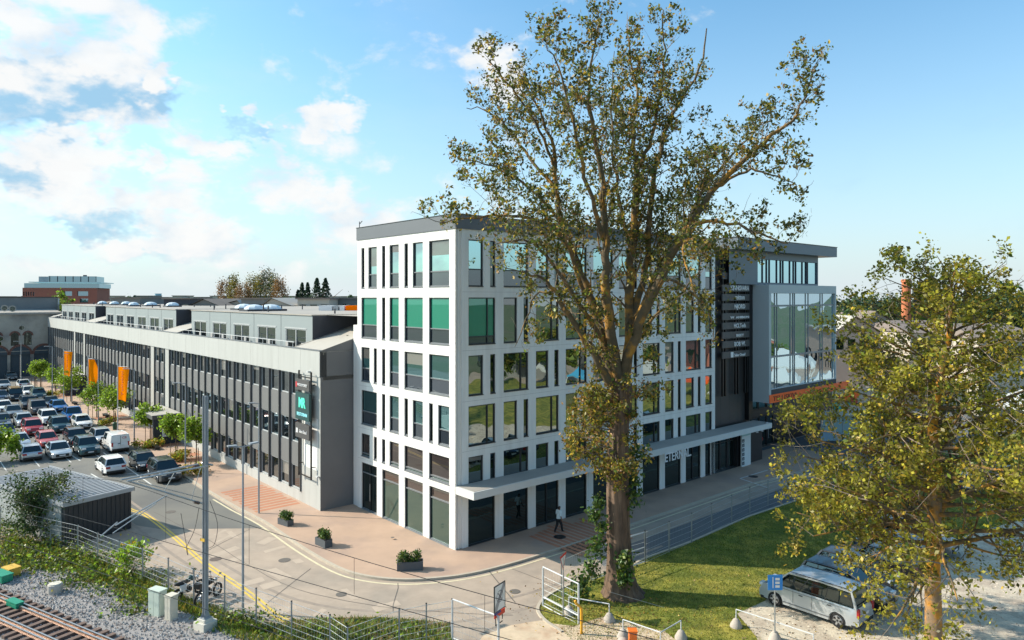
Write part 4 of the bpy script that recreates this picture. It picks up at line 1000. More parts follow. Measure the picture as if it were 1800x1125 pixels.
# ------------------------------------------------------------------ ribbed shed
c0 = Vector((-26.4, 48.63, 0))                                   # its corner nearest the road
gA_ = (G(115, 885.6, 2.8) - Vector((0, 0, 2.8))); gx = (gA_ - c0); gx.z = 0
gl_ = 5.2; gxn = gx.normalized(); gyn = Vector((-gxn.y, gxn.x, 0)); 
if gyn.y < 0 and gyn.x > 0: gyn = -gyn
back = Vector((-.848, .53, 0))                                     # long side runs along the fence
SH = thing('ribbed_shed', 'dark ribbed metal shed with corrugated grey roof beside the railway fence', 'shed', tuple(c0), math.atan2(back.y, back.x))
wid = 4.3; lenS = 11.6
m_shed = mat('shed_cladding', (.022, .028, .035), .5, var=.06); m_shedr = mat('shed_roof', (.36, .375, .39), .5, var=.06); m_shedrd = mat('shed_roof_trough', (.06, .065, .075), .6)
# local x runs along the fence away from the road, +y points left of it = towards the railway
mb = MB(); mb.box(0, 0, 0, lenS, wid, 2.62); obj('wall', mb, m_shed, SH)
mb = MB(); mb.box(.4, wid, 0, lenS, wid + .06, 2.6); obj('pale_wall', mb, mat('shed_pale_side', (.34, .36, .35), .7, var=.2, vs=2), SH)
mb = MB(); mb.box(-.12, -.12, 2.66, lenS + .1, wid + .12, 2.74); obj('roof', mb, m_shedrd, SH)
rm = MB(); rm.box(0, -.12, 0, .17, wid + .12, .045); rme = rm.mesh('roof_rib', m_shedr)
for k in range(29): link('roof_rib', rme, SH, (-.1 + k * .405, 0, 2.74))
mb = MB(); mb.box(-.16, -.16, 2.60, lenS + .1, -.12, 2.86); mb.box(-.16, -.16, 2.60, -.12, wid + .16, 2.86); mb.box(-.16, wid + .12, 2.6, lenS + .1, wid + .16, 2.86); obj('fascia', mb, m_shedr, SH)
rm = MB(); rm.box(-.035, 0, 0, 0, .07, 2.6); rme = rm.mesh('wall_rib', m_shed)
for k in range(14): link('wall_rib', rme, SH, (0, .1 + k * .30, 0))
rm = MB(); rm.box(0, -.035, 0, .07, 0, 2.6); rme = rm.mesh('wall_rib', m_shed)
for k in range(37): link('wall_rib', rme, SH, (.1 + k * .305, 0, 0))
# ------------------------------------------------------------------ trees
m_bark = mat('poplar_bark', (.085, .055, .038), .95, bump=1., bs=9, var=.5, vs=5, stretch=(1, 1, .14), col2=(.18, .115, .075), c2s=3.5, c2t=(.40, .62))
m_limb = mat('limb_lichen', (.11, .08, .045), .9, var=.3, vs=3, bump=.5, bs=10, col2=(.36, .18, .03), c2s=1.3, c2t=(.48, .62))
m_twig = mat('pale_twig', (.22, .17, .13), .9, var=.2)
m_barkr = mat('lichen_trunk', (.22, .15, .09), .95, bump=.6, bs=9, var=.3, vs=3, col2=(.50, .22, .02), c2s=1.1, c2t=(.45, .58))
lf = {k: leafmat('leaf_' + k, c, t) for k, c, t in (('olive', (.19, .165, .026), .4), ('dark', (.07, .085, .018), .35), ('green', (.145, .19, .026), .42), ('gold', (.46, .31, .035), .45), ('brown', (.30, .155, .045), .35),
      ('ygreen', (.36, .33, .036), .5), ('lime', (.24, .36, .028), .45), ('ivy', (.075, .14, .03), .3), ('pine', (.018, .045, .022), .2), ('mid', (.045, .085, .022), .3), ('rust', (.20, .12, .05), .3), ('far', (.05, .085, .035), .2))}
def grow(rg, p, d, L, r, depth, segs, tips, upb=.10, wig=.16, spread=.75, seg=.5, kids=1.0):
    n = max(3, int(L / seg)); pts = [p.copy()]; rr = [r]; q = p.copy(); dd = d.normalized()
    for i in range(n):
        dd = (dd + Vector(rg.normal(0, wig, 3)) + Vector((0, 0, upb))).normalized(); q = q + dd * (L / n); pts.append(q.copy()); rr.append(r * (1 - .8 * (i + 1) / n))
        f = (i + 1) / n
        if depth > 0 and f > .18 and rg.random() < .85 * kids:
            a = dd.orthogonal().normalized(); ax = Matrix.Rotation(rg.uniform(0, 6.28), 3, dd) @ a
            cd = (dd * (1 - spread) + ax * spread * rg.uniform(.6, 1.2)).normalized()
            grow(rg, q, cd, L * rg.uniform(.35, .62) * (1.15 - f * .5), rr[-1] * .62, depth - 1, segs, tips, upb, wig * 1.15, spread, seg * .62, kids)
        if depth == 0 and f > .25: tips.append((q.x, q.y, q.z))
    if depth == 1: tips.append((q.x, q.y, q.z))
    segs.append((pts, rr, depth))
def tree_parts(root, segs, tips, leafspec, rg, size, per, spread, bark_thick, bark_thin, thr=.05, flat=0., pale=None, nmax=None):
    o = root.location
    A = MB(); Bm = MB()
    for pts, rr, d in segs:
        pts = [p - o for p in pts]
        big = rr[0] > thr
        (A if big else Bm).tube(pts, [max(x, .007) for x in rr], 7 if rr[0] > .12 else (5 if big else 3), cap=False)
    if A.v: obj('trunk', A, bark_thick, root, smooth=True)
    if Bm.v: k = obj('twigs', Bm, bark_thin, root); k['kind'] = 'stuff'
    T = np.array(tips)
    idx = rg.integers(0, len(T), int(len(T) * per)) if nmax is None else rg.integers(0, len(T), min(nmax, int(len(T) * per)))
    C = T[idx] + rg.normal(0, spread, (len(idx), 3)) - np.array(o)
    cum = np.cumsum([w for _, w in leafspec]); cum = cum / cum[-1]
    key = (rg.random(len(T)) * .55)[idx] + rg.random(len(idx)) * .45          # neighbouring leaves share a colour
    mi = np.searchsorted(cum, key * 1.0)
    mi = np.minimum(mi, len(leafspec) - 1)
    return raw_mesh('crown', leaves_array(C, size, rg, flat), 4, [lf[n] for n, _ in leafspec], mi, 'stuff', root)

def trunk_mesh(root, pts, rr, m, rg, lobes=7, amp=.10, n=28, name='trunk'):
    V = []; Fc = []
    for i, (p, r) in enumerate(zip(pts, rr)):
        for j in range(n):
            t = 2 * math.pi * j / n; k = 1 + amp * math.sin(lobes * t + i * .35) * (.6 + .4 * math.sin(3 * t + i)) + rg.normal(0, .012)
            V.append((p.x - root.location.x + r * k * math.cos(t), p.y - root.location.y + r * k * math.sin(t), p.z - root.location.z))
    for i in range(len(pts) - 1):
        for j in range(n): Fc.append((i * n + j, i * n + (j + 1) % n, (i + 1) * n + (j + 1) % n, (i + 1) * n + j))
    b = MB(); b.v = V; b.f = Fc; b.m = [0] * len(Fc); return obj(name, b, m, root, smooth=True)

# ---- the tall poplar
rgt = np.random.default_rng(11)
TY = 37.8
def TP(px, py, off=0.):
    Y = TY + off; return Vector(((px - 900) / F * Y, Y, EYE - (py - 523) * Y / F))
base = G(1092, 1043); PT = thing('poplar_tree', 'tall old poplar with thick rugged trunk, thin autumn leaves and spreading limbs before the office', 'tree', (base.x, base.y, 0))
tp = [TP(1096, 1052), TP(1092, 1030), TP(1090, 1005), TP(1088, 970), TP(1087, 920), TP(1086, 870), TP(1086, 820), TP(1087, 770), TP(1090, 730), TP(1092, 695), TP(1094, 660)]
tp[0].z = -.05
tr_ = [1.25, .92, .72, .64, .61, .59, .56, .52, .50, .58, .44]
tp2 = smooth_line(tp, 3); tr2 = list(np.interp(np.linspace(0, 10, len(tp2)), range(11), tr_))
trunk_mesh(PT, tp2, tr2, m_bark, rgt, lobes=11, amp=.075, n=66)
limbs = [  # (points in px with depth offset, start radius, end radius)
 ([(1088, 700, 0), (1062, 655, -.5), (1030, 600, -1.2), (1000, 555, -1.8), (975, 510, -2.2), (945, 485, -2.6), (915, 478, -3)], .30, .05),
 ([(1085, 680, 0), (1060, 600, .3), (1035, 520, .6), (1008, 450, .8), (984, 382, 1.), (977, 320, 1.2), (972, 260, 1.3), (950, 200, 1.5), (925, 150, 1.6)], .34, .05),
 ([(1092, 670, 0), (1074, 590, -.5), (1065, 510, -.8), (1062, 430, -1.), (1062, 365, -1.2), (1055, 288, -1.4), (1040, 210, -1.6), (1035, 140, -1.6), (1050, 50, -1.8)], .38, .05),
 ([(1096, 670, 0), (1106, 600, .4), (1105, 500, .7), (1112, 430, .9), (1117, 360, 1.), (1120, 304, 1.1), (1112, 240, 1.), (1118, 160, 1.), (1105, 70, 1.2)], .38, .05),
 ([(1117, 350, 1.), (1122, 300, 1.), (1146, 240, .6), (1162, 160, .4), (1168, 90, .2), (1166, 18, 0)], .17, .04),
 ([(1094, 665, 0), (1122, 570, -.8), (1158, 498, -1.6), (1188, 434, -2.2), (1215, 385, -2.6), (1258, 328, -3.1), (1312, 276, -3.6), (1355, 240, -4.), (1400, 200, -4.4), (1426, 140, -4.6)], .34, .05),
 ([(1110, 560, .4), (1136, 470, 1.2), (1142, 370, 1.8), (1160, 270, 2.2), (1182, 200, 2.6), (1228, 120, 3.), (1242, 50, 3.2)], .26, .05),
 ([(1120, 570, -.5), (1160, 470, .8), (1205, 395, 2.), (1240, 330, 3.2), (1290, 270, 4.2), (1340, 215, 5.)], .22, .05),
 ([(1170, 470, -1.8), (1225, 395, -2.8), (1280, 392, -3.2), (1335, 412, -3.6), (1385, 428, -4.)], .15, .04),
 ([(1030, 520, .5), (985, 412, -1.), (930, 385, -2.4), (880, 380, -3.2), (830, 382, -3.8), (778, 392, -4.2)], .15, .03),
 ([(985, 390, 1.), (955, 350, 0), (900, 310, -.8), (860, 290, -1.6), (820, 280, -2.2)], .13, .03),
 ([(975, 330, 1.2), (940, 290, 2.), (905, 240, 3.), (860, 195, 3.6), (820, 190, 4.)], .13, .03),
 ([(972, 290, 1.2), (950, 230, .4), (920, 180, -.3), (880, 130, -1.), (860, 105, -1.4)], .11, .03),
 ([(1060, 420, -1.), (1040, 350, -2.4), (1020, 270, -3.4), (1000, 190, -4.), (985, 120, -4.4), (960, 80, -4.6)], .16, .03),
 ([(1112, 450, 1.), (1090, 370, 2.6), (1082, 290, 3.6), (1075, 200, 4.2), (1080, 90, 4.6)], .16, .03),
 ([(1260, 328, -3.1), (1310, 300, -4), (1350, 305, -4.6), (1400, 325, -5.2)], .10, .03),
 ([(1215, 385, -2.6), (1200, 440, -4), (1215, 490, -5), (1240, 560, -5.6)], .10, .03),
 ([(1160, 490, -1.6), (1200, 500, .5), (1240, 540, 1.5), (1255, 600, 2.)], .10, .03),
 ([(975, 510, -2.2), (940, 520, -1.5), (925, 560, -1.), (905, 610, -.8)], .08, .02),
 ([(1108, 600, .5), (1150, 560, 2.), (1195, 520, 3.), (1230, 470, 3.6)], .14, .03),
 ([(1060, 600, -.3), (1010, 520, -2.6), (960, 450, -3.8), (920, 420, -4.6), (870, 430, -5)], .15, .03),
]
segs = []; tips = []
for P_, r0, r1 in limbs:
    pts = smooth_line([TP(*q) for q in P_], 4); n = len(pts); rr = list(np.linspace(r0 * .85, r1 * .7, n))
    for i in range(1, n - 1): pts[i] = pts[i] + Vector(rgt.normal(0, .05, 3))
    segs.append((pts, rr, 3))
    cum = 0
    for i in range(3, n):
        f = i / n; cum += (pts[i] - pts[i - 1]).length
        step = .42 if pts[i].z > 13 else .6
        while cum > step:
            cum -= step
            d = (pts[i] - pts[i - 1]).normalized(); ax = Matrix.Rotation(rgt.uniform(0, 6.28), 3, d) @ d.orthogonal().normalized()
            if f < .3 and rgt.random() < .4: continue
            L = (1.1 + 1.7 * rgt.random()) * (1.15 - .5 * f) * (1.15 if pts[i].z > 16 else .8)
            grow(rgt, pts[i], (d * .55 + ax * .62 + Vector((0, 0, .38 if pts[i].z > 15 else .05))).normalized(), L, max(.018, rr[i] * .30), 2, segs, tips, upb=.13 if pts[i].z > 17 else .02, wig=.14, seg=.34, kids=.88)
    grow(rgt, pts[-1], (pts[-1] - pts[-2]), 1.6, r1, 2, segs, tips, upb=.1, seg=.34, kids=.8)
# epicormic bush along the lower trunk
tips_low = []
for k in range(52):
    z = rgt.uniform(6.2, 10.6) ; a = rgt.uniform(0, 6.28) if rgt.random() < .45 else rgt.normal(3.3, .6)
    c = TP(1088, 523 + (16 - z) * F / TY); d = Vector((math.cos(a), math.sin(a), .25)); L = rgt.uniform(.8, 2.6) * (1 if math.cos(a) < 0.2 else .5)
    grow(rgt, c + d * .5, d, L, .045, 1, segs, tips_low, upb=-.02, wig=.2, seg=.3, kids=.8)
for k in range(12):
    z = rgt.uniform(9.8, 12.5); a = rgt.uniform(0, 6.28); c = TP(1092, 523 + (16 - z) * F / TY); d = Vector((math.cos(a), math.sin(a), .4))
    grow(rgt, c + d * .5, d, rgt.uniform(1., 2.2), .04, 1, segs, tips_low, upb=.02, wig=.2, seg=.3, kids=.8)
RLz = [11, 12, 13.6, 16.7, 18.9, 20, 21.9, 23.6, 24.7, 26.4, 28, 29, 30.5, 31.6, 32]; RLr = [3, 3.5, 5.5, 6.4, 9.5, 11.6, 9.4, 9.4, 9.2, 9.4, 9.0, 8.2, 5.6, 2.6, .5]
RRz = [11, 12, 13.6, 16.7, 18.9, 19.8, 22.8, 24.4, 25.9, 28, 29.3, 30.5, 31.5, 32]; RRr = [3, 3.5, 5.8, 6.4, 9, 9.2, 9.8, 10.3, 9.8, 10.4, 6.2, 4.7, 2.9, .5]
def inside(p, m=0.):
    dx_, dy_ = p[0] - PT.location.x, p[1] - PT.location.y; r_ = math.hypot(dx_, dy_)
    return r_ < np.interp(p[2], RLz if dx_ < 0 else RRz, RLr if dx_ < 0 else RRr) + m
tips = [t_ for t_ in tips if inside(t_)]
segs = [s_ for s_ in segs if s_[2] == 3 or inside(s_[0][-1], .25)]
print('poplar tips', len(tips), len(tips_low), 'segs', len(segs))
spec = [('olive', .38), ('dark', .20), ('green', .08), ('gold', .13), ('brown', .21)]
tree_parts(PT, segs, tips + tips_low, spec, rgt, .086, 8.0, .13, m_limb, m_twig, thr=.05, nmax=54000)
T = np.array(tips_low); idx = rgt.integers(0, len(T), 5500); C = T[idx] + rgt.normal(0, .2, (5500, 3)) - np.array(PT.location)
raw_mesh('bushy_sprouts', leaves_array(C, .085, rgt), 4, [lf[n] for n in ('olive', 'brown', 'gold', 'green')], rgt.choice(4, 5500, p=[.45, .22, .15, .18]), 'stuff', PT)
# ivy on the trunk and round its foot
iv = []
for (px, py, off, s, n) in ((1046, 905, -.4, .45, 420), (1052, 880, -.4, .3, 200), (1050, 960, -.5, .42, 420), (1042, 1000, -.7, .55, 520), (1100, 990, -1., .5, 520), (1098, 1015, -1.1, .35, 360), (1022, 1034, -1., .6, 700), (1112, 870, -.2, .5, 420), (1115, 840, .2, .5, 300), (1118, 800, .3, .6, 350), (1060, 930, -.6, .3, 200)):
    c = np.array(TP(px, py, off)); n = int(n * .42); s *= .75; q = c + rgt.normal(0, 1, (n, 3)) * np.array([s * .7, s * .4, s]); q[:, 2] = np.maximum(q[:, 2], .05); iv.append(q)
iv = np.vstack(iv) - np.array(PT.location); raw_mesh('ivy', leaves_array(iv, .11, rgt), 4, [lf['ivy'], lf['green'], lf['mid']], rgt.choice(3, len(iv), p=[.55, .25, .2]), 'stuff', PT)

# ---- the nearer tree on the right
rgr = np.random.default_rng(23); RYY = 30.8
def RP(px, py, off=0.):
    Y = RYY + off; return Vector(((px - 900) / F * Y, Y, EYE - (py - 523) * Y / F))
rb = RP(1641, 1160); rb.z = 0; RT = thing('autumn_tree', 'dense yellow-green autumn tree with orange lichen trunk at the right edge', 'tree', (rb.x, rb.y, 0))
tp = [Vector((rb.x, rb.y, .02)), RP(1641, 1100), RP(1640, 1000), RP(1642, 900), RP(1645, 820), RP(1640, 740), RP(1655, 660), RP(1670, 580), RP(1672, 500), RP(1690, 455)]
tp2 = smooth_line(tp, 3); tr2 = list(np.interp(np.linspace(0, 9, len(tp2)), range(10), [.42, .34, .31, .28, .25, .22, .16, .11, .06, .02]))
trunk_mesh(RT, tp2, tr2, m_barkr, rgr, amp=.05, n=16)
segs = []; tips = []
nl = 84
for k in range(nl):
    f = (k + .5) / nl; z = 5.0 + 11.6 * f; i = min(range(len(tp2)), key=lambda i: abs(tp2[i].z - z)); c = tp2[i].copy(); c.z = z
    a = k * 2.399 + rgr.normal(0, .3)
    L = np.interp(z, [4.0, 5.4, 8.0, 10.4, 12.5, 14.1, 16.4, 18.], [5.0, 7.0, 6.4, 4.9, 4.2, 3.8, 2.6, 1.0]) * rgr.uniform(.78, 1.12)
    el = .02 + .60 * f + rgr.normal(0, .08)
    grow(rgr, c, Vector((math.cos(a), math.sin(a) * .9, el)), L * .95, .05 + .075 * (1 - f), 2, segs, tips, upb=.015, wig=.10, seg=.62, spread=.66, kids=.95)
gapn = lambda t_: math.sin(t_[0] * 1.35 + 1.0) + math.sin(t_[1] * 1.5 + 2.0) + math.sin(t_[2] * 1.7 + t_[0] * .6)
tips = [t_ for t_ in tips if gapn(t_) > -.75 or rgr.random() < .25]
print('right tips', len(tips))
spec = [('ygreen', .46), ('olive', .26), ('gold', .10), ('green', .12), ('dark', .06)]
tree_parts(RT, segs, tips, spec, rgr, .080, 14.0, .16, m_limb, m_twig, thr=.04, nmax=108000)

# ---- young round trees of the parking lot
rgy = np.random.default_rng(5)
def young(P, h, r, label, stakes=True, spec=(('lime', .7), ('green', .3)), n=2200, size=.13, oval=.85, group='young trees along the parking lot'):
    t = thing('young_tree', label, 'tree', (P.x, P.y, .12), 0, group)
    b = MB(); b.tube([(0, 0, 0), (.02, 0, h * .5), (0, .02, h * .82)], [.06, .05, .02], 6)
    for k in range(7):
        a = k * 2.4; b.tube([(0, 0, h * (.40 + .05 * k)), (math.cos(a) * r * .6, math.sin(a) * r * .6, h * (.55 + .05 * k))], [.025, .008], 4)
    obj('trunk', b, m_bark, t)
    # clustered crown
    K = 26; cc = rgy.normal(size=(K, 3)); cc /= np.linalg.norm(cc, axis=1)[:, None]; cc *= rgy.uniform(.45, .95, K)[:, None]
    q = cc[rgy.integers(0, K, n)] + rgy.normal(0, .20, (n, 3)); C = q * np.array([r, r, r * oval]) + np.array([0, 0, h - r * oval])
    raw_mesh('crown', leaves_array(C, size, rgy), 4, [lf[k] for k, _ in spec], rgy.choice(len(spec), n, p=[w for _, w in spec]), 'stuff', t)
    if stakes:
        b = MB()
        for sx, sy in ((-.35, -.35), (.35, -.35), (0, .4)): b.tube([(sx, sy, 0), (sx, sy, 1.5)], .035, 5)
        obj('stakes', b, m_bark, t)
    return t
for (px, py, h, r, lb) in ((345, 818, 4.4, 1.35, 'bright round young tree nearest the railway mast'), (309, 806, 4.3, 1.35, 'young tree with stakes left of the one by the mast'), (264, 776, 4.0, 1.45, 'small broad young tree in front of the lettered entrance'), (200, 748, 4.9, 1.75, 'largest round young tree behind the white flagpole'),
                         (170, 735, 4.6, 1.9, 'loose yellow-green young tree below the narrow flag'), (124, 707, 5.2, 1.9, 'yellow-green young tree left of the farther entrance'), (97, 694, 4.6, 1.7, 'darker young tree behind the lamp post'), (71, 682, 4.6, 1.5, 'young tree at the far end of the row before the stone hall'), (61, 680, 4.4, 1.4, 'farthest slim young tree before the stone hall')):
    young(G(px, py), h, r, lb)
# planting beds
def bed(P, sx, sy, h, spec, n, label, cat='shrub', name='shrub_bed', size=.10, rz=ANG, group=None):
    t = thing(name, label, cat, (P.x, P.y, .1), rz, group)
    K = max(6, int(sx * sy * 3)); cc = np.column_stack([rgy.uniform(-sx, sx, K), rgy.uniform(-sy, sy, K), rgy.uniform(.3, .8, K) * h])
    q = cc[rgy.integers(0, K, n)] + rgy.normal(0, 1, (n, 3)) * np.array([.25, .25, h * .22]); q[:, 2] = np.abs(q[:, 2])
    raw_mesh('foliage', leaves_array(q, size, rgy), 4, [lf[k] for k, _ in spec], rgy.choice(len(spec), n, p=[w for _, w in spec]), 'stuff', t)
    b = MB()
    for k in range(10): b.tube([(cc[k % K][0], cc[k % K][1], 0), (cc[k % K][0] * 1.1, cc[k % K][1], h * .7)], .012, 3)
    obj('stems', b, m_bark, t); return t
for px, py, lb in ((342, 835, 'yellow-green shrub bed at the foot of the bright young tree near the mast'), (310, 812, 'olive shrub bed between two staked young trees'), (262, 790, 'low shrubs around the staked tree by the entrance'), (190, 748, 'yellowish shrub bed under the largest round young tree'), (96, 698, 'brownish shrubs at the foot of the far lamp post')):
    bed(G(px, py), 1.3, .7, .9, [('gold', .3), ('lime', .3), ('olive', .4)], 900, lb)
lb_ = bed(G(-4, 812), 1.6, 1.6, 2.6, [('lime', .75), ('green', .25)], 3200, 'rounded bright green bush at the left edge of the lot', size=.13)
# shrub-tree against the fence
FB = G(70, 935, .4); t = thing('fence_bush', 'grey-green upright bush growing through the railway fence before the shed', 'shrub', (FB.x, FB.y, .03))
ctips = []; sg = []
for k in range(22):
    a = rgy.uniform(0, 6.28); grow(rgy, Vector((FB.x, FB.y, 0)) + Vector((math.cos(a), math.sin(a), 0)) * .2, Vector((math.cos(a) * .35, math.sin(a) * .35, 1)), rgy.uniform(2.4, 4.2), .03, 1, sg, ctips, upb=.06, wig=.12, seg=.35)
tree_parts(t, sg, ctips, [('mid', .6), ('dark', .25), ('green', .15)], rgy, .07, 14, .16, m_bark, m_twig, nmax=13000)
FB = G(231, 995, .4); t = thing('fence_bush', 'small bright yellow-green sapling climbing the railway fence', 'shrub', (FB.x, FB.y, .03))
ctips = []; sg = []
for k in range(9):
    a = rgy.uniform(0, 6.28); grow(rgy, Vector((FB.x, FB.y, 0)), Vector((math.cos(a) * .35, math.sin(a) * .35, 1)), rgy.uniform(1.2, 2.1), .02, 1, sg, ctips, upb=.05, seg=.3)
tree_parts(t, sg, ctips, [('lime', .8), ('gold', .2)], rgy, .10, 7, .14, m_bark, m_twig, nmax=1500)

# ---- ground cover
P2 = scatter([(p.x, p.y) for p in lawn_edge + lawn_far[:2] + lawn_low[:]], 95000, rgy)
keep = np.ones(len(P2), bool); P2 = P2[(P2[:, 1] < 58)]
mi = (np.sin(P2[:, 0] * 1.3) + np.cos(P2[:, 1] * 1.7 + P2[:, 0]) + rgy.normal(0, .9, len(P2)) > .9).astype(int)
raw_mesh('lawn_grass', blades(P2, .07, .016, rgy, .035, .5), 3, [leafmat('grass_green', (.13, .165, .014), .4), leafmat('grass_yellow', (.34, .30, .05), .4)], mi, 'stuff'); 
o = bpy.data.objects['lawn_grass']; tag(o, 'short mown grass on the lawn beside the poplar', 'grass')
P3 = scatter(verge, 9000, rgy)
o = raw_mesh('verge_grass', blades(P3, .16, .02, rgy, .02, .5), 3, [lf['green'], lf['lime'], lf['gold'], lf['mid']], rgy.choice(4, len(P3), p=[.45, .25, .12, .18]), 'stuff'); tag(o, 'green grass strip between the road and the fence at the bottom edge', 'grass')
q = scatter([(p.x, p.y) for p in gravp[:6]] + [(39, 40), (36, 18), (14, 24)], 5200, rgy); C = np.column_stack([q, np.full(len(q), .062)])
o = raw_mesh('yard_stones', leaves_array(C, .045, rgy, .6), 4, [mat('pebble_dark', (.22, .19, .16), .9), mat('pebble_pale', (.62, .56, .46), .9)], rgy.choice(2, len(C)), 'stuff'); tag(o, 'loose pebbles strewn over the pale gravel yard', 'gravel')
# fallen leaves
q = rgy.normal(0, 1, (700, 2)) * np.array([2.2, 1.6]) + np.array([base.x - 1.5, base.y - 2.0]); q = np.vstack([q, rgy.normal(0, 1, (700, 2)) * np.array([5, 4]) + np.array([14, 34])])
C = np.column_stack([q, np.full(len(q), .075)]); o = raw_mesh('fallen_leaves', leaves_array(C, .045, rgy, .7), 4, [lf['gold'], lf['brown'], lf['rust']], rgy.choice(3, len(C)), 'stuff'); tag(o, 'scattered fallen brown and yellow leaves around the poplar foot', 'leaves')
# rough growth on the embankment
mid = [Vector((p.x, p.y, 0)) for p in fence_line[1:]]
strip = [p + Vector((.15, .25, 0)) for p in mid] + [Vector((-3, 31.4, 0)), Vector((0, 29.6, 0)), Vector((-3, 28, 0)), G(500, 1150), G(400, 1120), G(330, 1080), G(230, 1060), G(170, 1030), G(60, 1000), G(0, 1000)]
P2 = scatter([(p.x, p.y) for p in strip], 26000, rgy)
nz = np.sin(P2[:, 0] * 1.1 + 1) * np.cos(P2[:, 1] * 1.4) + rgy.normal(0, .35, len(P2)); P2 = P2[nz > -.35]
o = raw_mesh('embankment_grass', blades(P2, .28, .022, rgy, .02, .5), 3, [lf['green'], lf['lime'], lf['gold'], lf['mid']], rgy.choice(4, len(P2), p=[.4, .15, .15, .3]), 'stuff'); tag(o, 'rough tall grass on the railway embankment', 'grass')
lowC = []
up_ = [(8, 945, .9), (40, 965, .9), (90, 965, .9), (130, 985, .9), (20, 985, .6), (60, 1000, .5), (150, 1012, .6), (190, 1022, .6), (215, 1035, .6), (250, 1055, .5), (240, 1075, .35), (100, 990, .7), (165, 990, .8), (0, 930, 1.), (395, 1092, .4), (470, 1110, .4), (560, 1112, .4), (640, 1115, .35), (720, 1117, .35), (430, 1095, .4), (268, 1020, .5), (120, 1030, .3)]
for (x, y, s) in up_:
    g0 = G(x, y); n = int(650 * s); q = rgy.normal(0, 1, (n, 3)) * np.array([1.0, .7, .28]) * (s + .35) ; q[:, 2] = np.abs(q[:, 2]); lowC.append(q + np.array([g0.x, g0.y, .05]))
lowC = np.vstack(lowC); o = raw_mesh('embankment_weeds', leaves_array(lowC, .085, rgy, .2), 4, [lf['green'], lf['lime'], lf['mid'], lf['olive'], lf['dark']], rgy.choice(5, len(lowC), p=[.36, .16, .22, .16, .1]), 'stuff'); tag(o, 'bushy green weeds spreading over the railway embankment', 'weeds')
# ------------------------------------------------------------------ railway
m_rail = mat('rail_steel', (.30, .20, .15), .4, metal=.5, var=.2, vs=4); m_railtop = mat('rail_top', (.55, .50, .46), .25, metal=.8)
m_sleeper = mat('sleeper_wood', (.15, .10, .08), .95, var=.3, vs=4, stretch=(1, 1, 1)); m_rust = mat('rust_orange', (.35, .14, .05), .9, var=.3, vs=3)
TR = thing('railway_track', 'rusty railway track with wooden sleepers in the lower left corner', 'railway track', tuple(tr0 + Vector((0, 0, 0))), math.atan2(td.y, td.x))
sm = MB(); sm.box(-.13, -1.35, .06, .13, 1.35, .20); sme = sm.mesh('sleeper', m_sleeper)
for k in range(-46, 50):
    s = link('sleeper', sme, TR, (k * .62 + rng.normal(0, .02), -.76 + rng.normal(0, .03), 0)); s.rotation_euler = (0, 0, rng.normal(0, .02))
def rail(y, name='rail'):
    b = MB(); b.box(-60, y - .065, .20, 60, y + .065, .215); b.box(-60, y - .012, .215, 60, y + .012, .33, 0); b.box(-60, y - .036, .33, 60, y + .036, .362, 1); obj(name, b, [m_rail, m_railtop], TR)
for y in (0, -1.524): rail(y)
for y in (-.24, -1.28): rail(y, 'guard_rail')
for k in range(-14, 20):
    b = MB(); b.box(-.10, -.11, .2, .10, .11, .235); obj('rail_plate', b, m_rust, TR, loc=(k * 1.24, 0, 0)); 
b2 = TR.matrix_basis
# second track farther out at the very corner
TR2 = thing('railway_track', 'second railway track cut by the bottom left corner of the view', 'railway track', tuple(tr0 - tn * 4.6), math.atan2(td.y, td.x))
for k in range(-30, 30): link('sleeper', sme, TR2, (k * .62, -.76, 0))
for y in (0, -1.524):
    b = MB(); b.box(-50, y - .065, .20, 50, y + .065, .215); b.box(-50, y - .012, .215, 50, y + .012, .33, 0); b.box(-50, y - .036, .33, 50, y + .036, .362, 1); obj('rail', b, [m_rail, m_railtop], TR2)
# ballast stones
q = np.column_stack([rng.uniform(-14, 34, 17000), np.concatenate([rng.uniform(-2.6, 3.9, 12000), rng.uniform(-.9, 3.4, 5000)])])
base_ = np.array(tr0)[None, :2] + q[:, :1] * np.array(td)[None, :2] + q[:, 1:] * np.array(tn)[None, :2]
C = np.column_stack([base_, .055 + rng.uniform(0, .03, len(base_))]); n = len(C)
octv = np.array([(1, 0, 0), (-1, 0, 0), (0, 1, 0), (0, -1, 0), (0, 0, 1)], float); fc = [(0, 2, 4), (2, 1, 4), (1, 3, 4), (3, 0, 4)]
sc = rng.uniform(.03, .065, (n, 1, 1)) * rng.uniform(.6, 1.3, (n, 1, 3)); th = rng.uniform(0, 6.28, n); cs, sn = np.cos(th), np.sin(th)
V = octv[None] * sc; X = V[..., 0] * cs[:, None] - V[..., 1] * sn[:, None]; Yv = V[..., 0] * sn[:, None] + V[..., 1] * cs[:, None]
V = np.stack([X + rng.normal(0, .006, X.shape), Yv, V[..., 2]], -1) + C[:, None, :]
Vf = V[:, np.array(fc)].reshape(-1, 3)
mi = np.repeat(rng.choice(3, n, p=[.5, .35, .15]), 4)
o = raw_mesh('ballast_stones', Vf, 3, [mat('stone_grey', (.30, .29, .28), .9), mat('stone_pale', (.46, .44, .42), .9), mat('stone_brown', (.26, .19, .15), .9)], mi, 'stuff'); tag(o, 'crushed grey ballast stones beside and between the rails', 'gravel')
